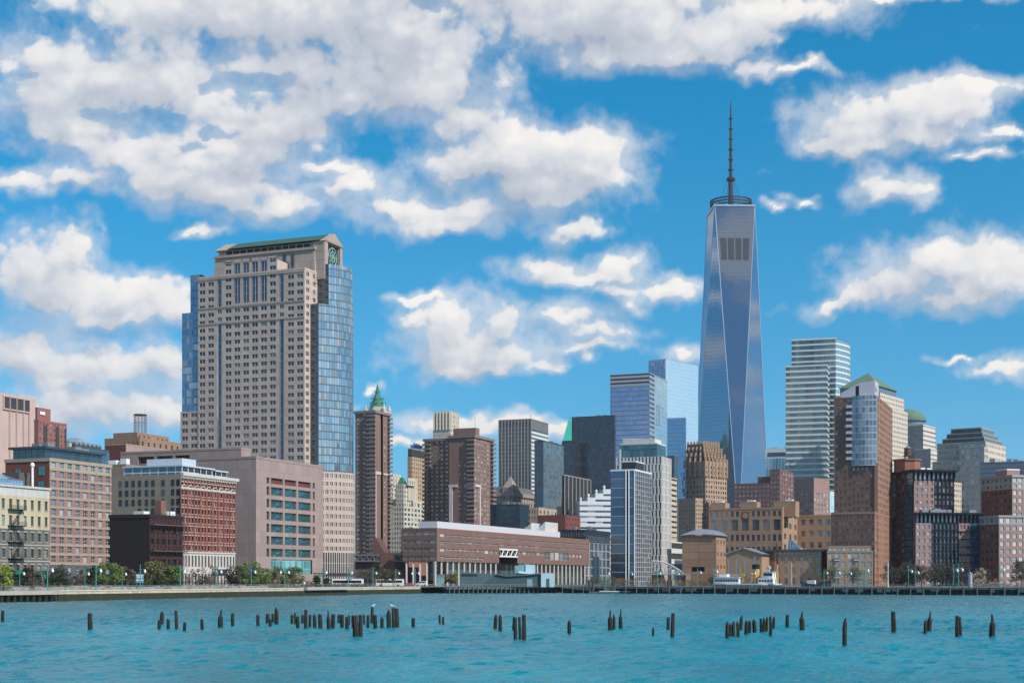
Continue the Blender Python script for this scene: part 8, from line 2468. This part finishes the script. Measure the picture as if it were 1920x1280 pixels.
def fence_posts():
    t = thing('ball_fence', 'see-through fence of tall green posts on the pier before the ochre wing', 'fence', on_pier(1606, 10))
    o = on_pier(1606, 10); mb = MB()
    for k in range(6):
        p = on_pier(1606+k*4.2, 10)-o; m = MB(); m.bar((p.x, p.y, 0), (p.x, p.y, 5.2), .07, n=5); m.build('post', TEAL, t)
    q = on_pier(1627, 10)-o
    for z in (1.2, 2.6, 4, 5.1): mb.bar((0, 0, z), (q.x, q.y, z), .03, n=4)
    mb.build('wire', STEEL, t)
fence_posts()

# ---- people
def person(label, loc, shirt, trousers, seed, seated=False):
    rng = random.Random(seed)
    me = bpy.data.meshes.new('person'); s = .12
    if seated: V = [(0, 0, .50), (0, 0, .78), (0, -.02, 1.10), (0, -.02, 1.22), (0, -.04, 1.38), (.10, 0, .48), (.12, -.42, .50), (.12, -.45, .04), (-.10, 0, .48), (-.12, -.42, .5), (-.12, -.45, .04), (.2, 0, 1.08), (.26, -.1, .82), (.15, -.3, .62), (-.2, 0, 1.08), (-.26, -.1, .82), (-.15, -.3, .62)]
    else:
        st = rng.uniform(.08, .25); V = [(0, 0, .95), (0, 0, 1.18), (0, 0, 1.44), (0, 0, 1.54), (0, -.02, 1.68), (.10, 0, .9), (.11, -st*.5, .5), (.11, -st, .05), (-.10, 0, .9), (-.11, st*.6, .5), (-.11, st, .06), (.2, 0, 1.42), (.26, st*.4, 1.14), (.25, st*.1, .86), (-.2, 0, 1.42), (-.26, -st*.4, 1.14), (-.25, -st*.9, .9)]
    E = [(0, 1), (1, 2), (2, 3), (3, 4), (0, 5), (5, 6), (6, 7), (0, 8), (8, 9), (9, 10), (2, 11), (11, 12), (12, 13), (2, 14), (14, 15), (15, 16)]
    me.from_pydata(V, E, [])
    rad = [.15, .14, .15, .06, .11, .10, .07, .05, .10, .07, .05, .065, .05, .035, .065, .05, .035]
    o = bpy.data.objects.new('person', me); o.location = loc; o.rotation_euler = (0, 0, rng.uniform(-1.2, 1.2)); COL.objects.link(o)
    o.modifiers.new('skin', 'SKIN')
    for sv, r in zip(me.skin_vertices[0].data, rad): sv.radius = (r, r)
    me.skin_vertices[0].data[0].use_root = True
    sd_ = o.modifiers.new('smooth', 'SUBSURF'); sd_.levels = 1; sd_.render_levels = 1
    m, t, b = new_mat('clothing'); tc = t.n("ShaderNodeTexCoord"); sp = t.n("ShaderNodeSeparateXYZ"); t.l(tc.outputs["Object"], sp.inputs[0]); z = sp.outputs[2]
    a = (.62, 1.14) if seated else (.95, 1.5)
    c = t.mix(t.math('GREATER_THAN', z, a[0]), trousers, shirt); c = t.mix(t.math('GREATER_THAN', z, a[1]), c, (.45, .28, .2)); c = t.mix(t.math('GREATER_THAN', z, a[1]+.2), c, (.04, .03, .02))
    t.l(c, b.inputs["Base Color"]); me.materials.append(m)
    tag(o, label, 'person')
for i, (p, z, sh, tr, lab) in enumerate(((on_shore(571, 1.6), 2.45, (.6, .62, .66), (.05, .06, .1), 'person in a white top standing on the small seawall platform'), (on_shore(575, 1.2), 2.45, (.03, .03, .04), (.04, .04, .05), 'person in black beside the white-topped one on the platform'),
    (on_pier(1675, 5), 2.25, (.5, .04, .05), (.08, .08, .1), 'person in a red top on the pier right of the flagpole'), (on_pier(1698, 4), 2.25, (.08, .1, .2), (.06, .06, .07), 'person in navy on the pier before the water tank apartments'), (on_pier(1803, 5), 2.25, (.62, .1, .12), (.1, .1, .12), 'person in a pinkish red top near the info pillar'),
    (on_shore(790, 3), 2.02, (.45, .6, .65), (.1, .12, .2), 'person in pale blue near the right end of the seawall'), (on_pier(1760, 4), 2.25, (.7, .7, .68), (.05, .05, .06), 'person in white before the broadest dusky tree'))):
    person(lab, (p.x, p.y, z), sh, tr, i)

# ---- old timber piles in the river, gulls on two of them
PILES = [(5,1144,1160,6,0),(169,1149,1175,8,0),(303,1145,1166,7,1),(298.5,1162,1174,6,0),(315.5,1160,1174,6,0),(331,1144,1173,6,0),(346,1166,1177,6,0),(379,1160,1175,6,0),
 (413,1142,1171,9,2),(436,1149,1167,6,0),(484,1152,1167,6,0),(501.5,1150,1163,7,0),(506.5,1160,1169,5,0),(511.5,1150,1163,5,0),(519,1138,1165,7,1),(547.5,1152,1164,5,0),(553.5,1147,1165,4,1),(558.5,1155,1171,6,0),(567,1152,1163,5,0),
 (573.5,1142,1173,6,0),(581,1152,1170,5,0),(590,1150,1172,7,1),(600.5,1151,1171,7,0),(616,1143,1173,7,2),(624.5,1151,1172,8,0),(635.5,1151,1163,5,0),(641.5,1152,1170,7,0),(651,1156,1173,7,0),(654,1153,1166,4,0),(662,1153,1170,6,0),
 (667,1153,1188,11,0),(676.5,1152,1187,7,0),(683,1152,1165,4,0),(690,1153,1171,6,0),(697.5,1138,1163,6,0),(704,1152,1171,7,0),(716.5,1155,1171,6,1),(728.5,1142,1171,8,1),(738,1139,1171,6,0),(744.5,1140,1169,7,0),(775,1158,1170,6,0),
 (824.5,1152,1164,4,0),(831,1156,1165,4,0),(928.5,1151,1172,7,1),(938,1151,1176,7,1),(964,1156,1177,7,0),(966.5,1158,1191,7,0),(975,1156,1190,6,0),(982.5,1152,1192,8,0),(1067.5,1162,1182,7,1),(1144,1143,1175,8,2),(1151.5,1151,1174,5,1),
 (1164,1141,1174,7,2),(1224.5,1176,1185,4,0),(1252.5,1157,1174,6,0),(1260.5,1149,1188,7,0),(1363.5,1164,1190,7,1),(1369,1168,1186,5,1),(1375,1164,1186,6,1),(1384,1164,1187,6,1),(1388.5,1153,1175,6,1),(1399,1162,1184,7,1),(1405.5,1162,1180,6,1),(1415,1160,1180,7,1),
 (1427,1159,1178,5,0),(1432.5,1157,1178,5,1),(1437.5,1155,1177,5,1),(1445,1153,1172,5,1),(1450.5,1155,1172,5,1),(1444.5,1165,1186,6,1),(1476,1152,1170,6,0),(1503.5,1145,1174,9,2),(1583.5,1158,1201,8,1),(1676,1146,1178,9,0),(1735,1161,1182,7,1),(1742,1145,1176,8,2),
 (1794.5,1154,1187,8,0),(1801,1156,1186,5,0),(1860.5,1150,1188,11,2)]
MARKS = [(60, 'stone loft at far left'), (209, 'pink hotel'), (343, 'netted building'), (446, 'russet warehouse'), (540, 'lobby of mauve office'), (606, 'right edge of mauve office'), (646, 'curved stone base'), (668, 'right edge of curved tower'),
 (710, 'slim brown tower'), (760, 'brick podium block'), (900, 'left half of college'), (1000, 'boathouse cabin'), (1110, 'right end of college'), (1200, 'dark white-lined tower'), (1275, 'arched footbridge'), (1395, 'steamer deckhouse'), (1421, 'steamer funnel'), (1470, 'steamer mast'), (1560, 'long low tan wing'),
 (1660, 'tall sienna tower'), (1760, 'water tank apartments'), (1842, 'lower black steel apartments'), (1930, 'right-edge brick blocks')]
ORD = ['leftmost', 'second from left', 'third from left', 'fourth from left', 'fifth from left', 'sixth from left', 'seventh from left', 'eighth from left', 'ninth from left', 'tenth from left', 'eleventh from left']
def haze():
    mb = MB(); mb.prism([(-6400, -6400), (6400, -6400), (6400, 6400), (-6400, 6400)], -4, 556)
    m = bpy.data.materials.new('haze'); m.use_nodes = True; nt = m.node_tree; nt.nodes.clear(); t = NT(nt)
    v = t.n('ShaderNodeVolumePrincipled'); v.inputs['Color'].default_value = (.80, .88, .96, 1); v.inputs['Density'].default_value = .00004; v.inputs['Anisotropy'].default_value = .1
    o = t.n('ShaderNodeOutputMaterial'); t.l(v.outputs[0], o.inputs['Volume'])
    tag(mb.build('haze', m), kind='stuff')
haze()
def timber_piles():
    m, t, b = new_mat("pile_timber")
    geo = t.n("ShaderNodeNewGeometry"); sp = t.n("ShaderNodeSeparateXYZ"); t.l(geo.outputs["Position"], sp.inputs[0])
    mp = t.n("ShaderNodeMapping"); t.l(geo.outputs["Position"], mp.inputs[0]); mp.inputs["Scale"].default_value = (6, 6, .8); n = t.noise(mp.outputs[0], 1, 5, .65)
    wet = t.ramp(t.math('ADD', sp.outputs[2], t.math('MULTIPLY', n, .6)), .55, 1.4)
    c = t.mix(wet, t.mix(n, (.003, .004, .0015), (.012, .016, .005)), t.mix(t.ramp(n, .3, .75), (.006, .005, .004), (.03, .024, .019)))
    t.l(c, b.inputs["Base Color"]); b.inputs["Roughness"].default_value = .8
    bp = t.n("ShaderNodeBump"); bp.inputs["Strength"].default_value = .8; bp.inputs["Distance"].default_value = .12; t.l(n, bp.inputs["Height"]); t.l(bp.outputs[0], b.inputs["Normal"])
    by = {}
    for i, p in enumerate(PILES):
        k = next(nm for x, nm in MARKS if p[0] <= x); by.setdefault(k, []).append(i)
    tops = {}
    for nm, ids in by.items():
        ids.sort(key=lambda i: PILES[i][0])
        for o_, i in enumerate(ids):
            px, y0, y1, w, kind = PILES[i]; rng = random.Random(50+i)
            Y = CAM_H*FPX/(y1-HORIZON); r = w/FPX*Y/2*1.04; h = (y1-y0)/FPX*Y
            size = 'tall' if h > 2.2 else 'short' if h < 1.1 else 'mid-height'
            top = ('flat-topped', 'pointed', 'spiked')[kind]
            lab = f"{size} {top} timber pile, {ORD[o_]+' of those' if len(ids) > 1 else 'alone'} below the {nm}"
            mb = MB(); N = 10; lean = (rng.uniform(-.05, .05), rng.uniform(-.05, .05))
            if kind == 2: prof = [(-2, 1), (h*.40, 1.02), (h*.52, .93), (h*.62, .5), (h*.8, .38), (h*.93, .30), (h, .16)]
            elif kind == 1: prof = [(-2, 1), (h*.55, 1.02), (h*.78, .92), (h*.92, .55), (h, .16)]
            else: prof = [(-2, 1), (h*.35, 1.04), (h*.7, .96), (h*.96, .95), (h, .84)]
            ro = [rng.uniform(.86, 1.12) for _ in range(N)]; sx = rng.uniform(-.25, .25)*r
            rings = []
            for z, f in prof:
                jit = rng.uniform(-.06, .06)*r; off = sx*(max(0, z)/h)**2*(2.2 if kind else .6)
                rings.append([(lean[0]*z+off+jit+r*f*ro[k]*math.cos(6.283*k/N), lean[1]*z+r*f*ro[k]*math.sin(6.283*k/N), z+(rng.uniform(-.1, .1)*r*2 if z > h*.9 else 0)) for k in range(N)])
            for A, B in zip(rings, rings[1:]):
                for k in range(N): j = (k+1) % N; mb.quad(A[k], A[j], B[j], B[k])
            mb.poly(rings[-1])
            o = mb.build('timber_pile', m); o.location = ((px-960)/FPX*Y, Y, 0); tag(o, lab, 'pile', 'old timber piles in the river'); tops[i] = (o.location[0]+lean[0]*h+sx*.6, Y, h)
    wh = paint("gull_white", (.8, .8, .78), .7); gy = paint("gull_grey", (.22, .24, .27), .7); bk = paint("beak_yellow", (.6, .38, .05), .6)
    for i, lab, fl in ((34, 'white gull on the tall pile below the slim brown tower', 1), (38, 'grey and white gull on the tall pile pair below the podium', -1)):
        x, y, z = tops[i]; g = thing('gull', lab, 'gull', (x, y, z-.04), 0 if fl > 0 else math.pi); g.scale = (.75,)*3
        mb = MB(); P = [(-.42, .02, .30), (-.3, .05, .28), (-.12, .14, .27), (.1, .16, .30), (.24, .11, .38), (.30, .075, .48), (.36, .085, .53), (.43, .05, .53), (.46, .01, .52)]
        R2 = [[(cx_, rr*math.cos(6.283*k/8), cz+rr*math.sin(6.283*k/8)) for k in range(8)] for cx_, rr, cz in P]
        for A, B in zip(R2, R2[1:]):
            for k in range(8): j = (k+1) % 8; mb.quad(A[j], A[k], B[k], B[j])
        mb.build('body', wh, g, True)
        for s in (-1, 1):
            w_ = MB(); w_.quad((.16, s*.15, .38), (-.05, s*.185, .36), (-.05, s*.175, .24), (.12, s*.17, .26)); w_.quad((-.05, s*.185, .36), (-.5, s*.05, .30), (-.48, s*.06, .27), (-.05, s*.175, .24)); w_.quad((.16, s*.15, .38), (-.05, s*.08, .44), (-.5, s*.03, .31), (-.05, s*.185, .36)); w_.build('wing', gy, g)
            l_ = MB(); l_.bar((0.02, s*.05, 0), (.02, s*.05, .2), .014, n=4); l_.build('leg', bk, g)
        q = MB(); q.bar((.45, 0, .52), (.54, 0, .50), .022, .006, 5); q.build('beak', bk, g)
timber_piles()
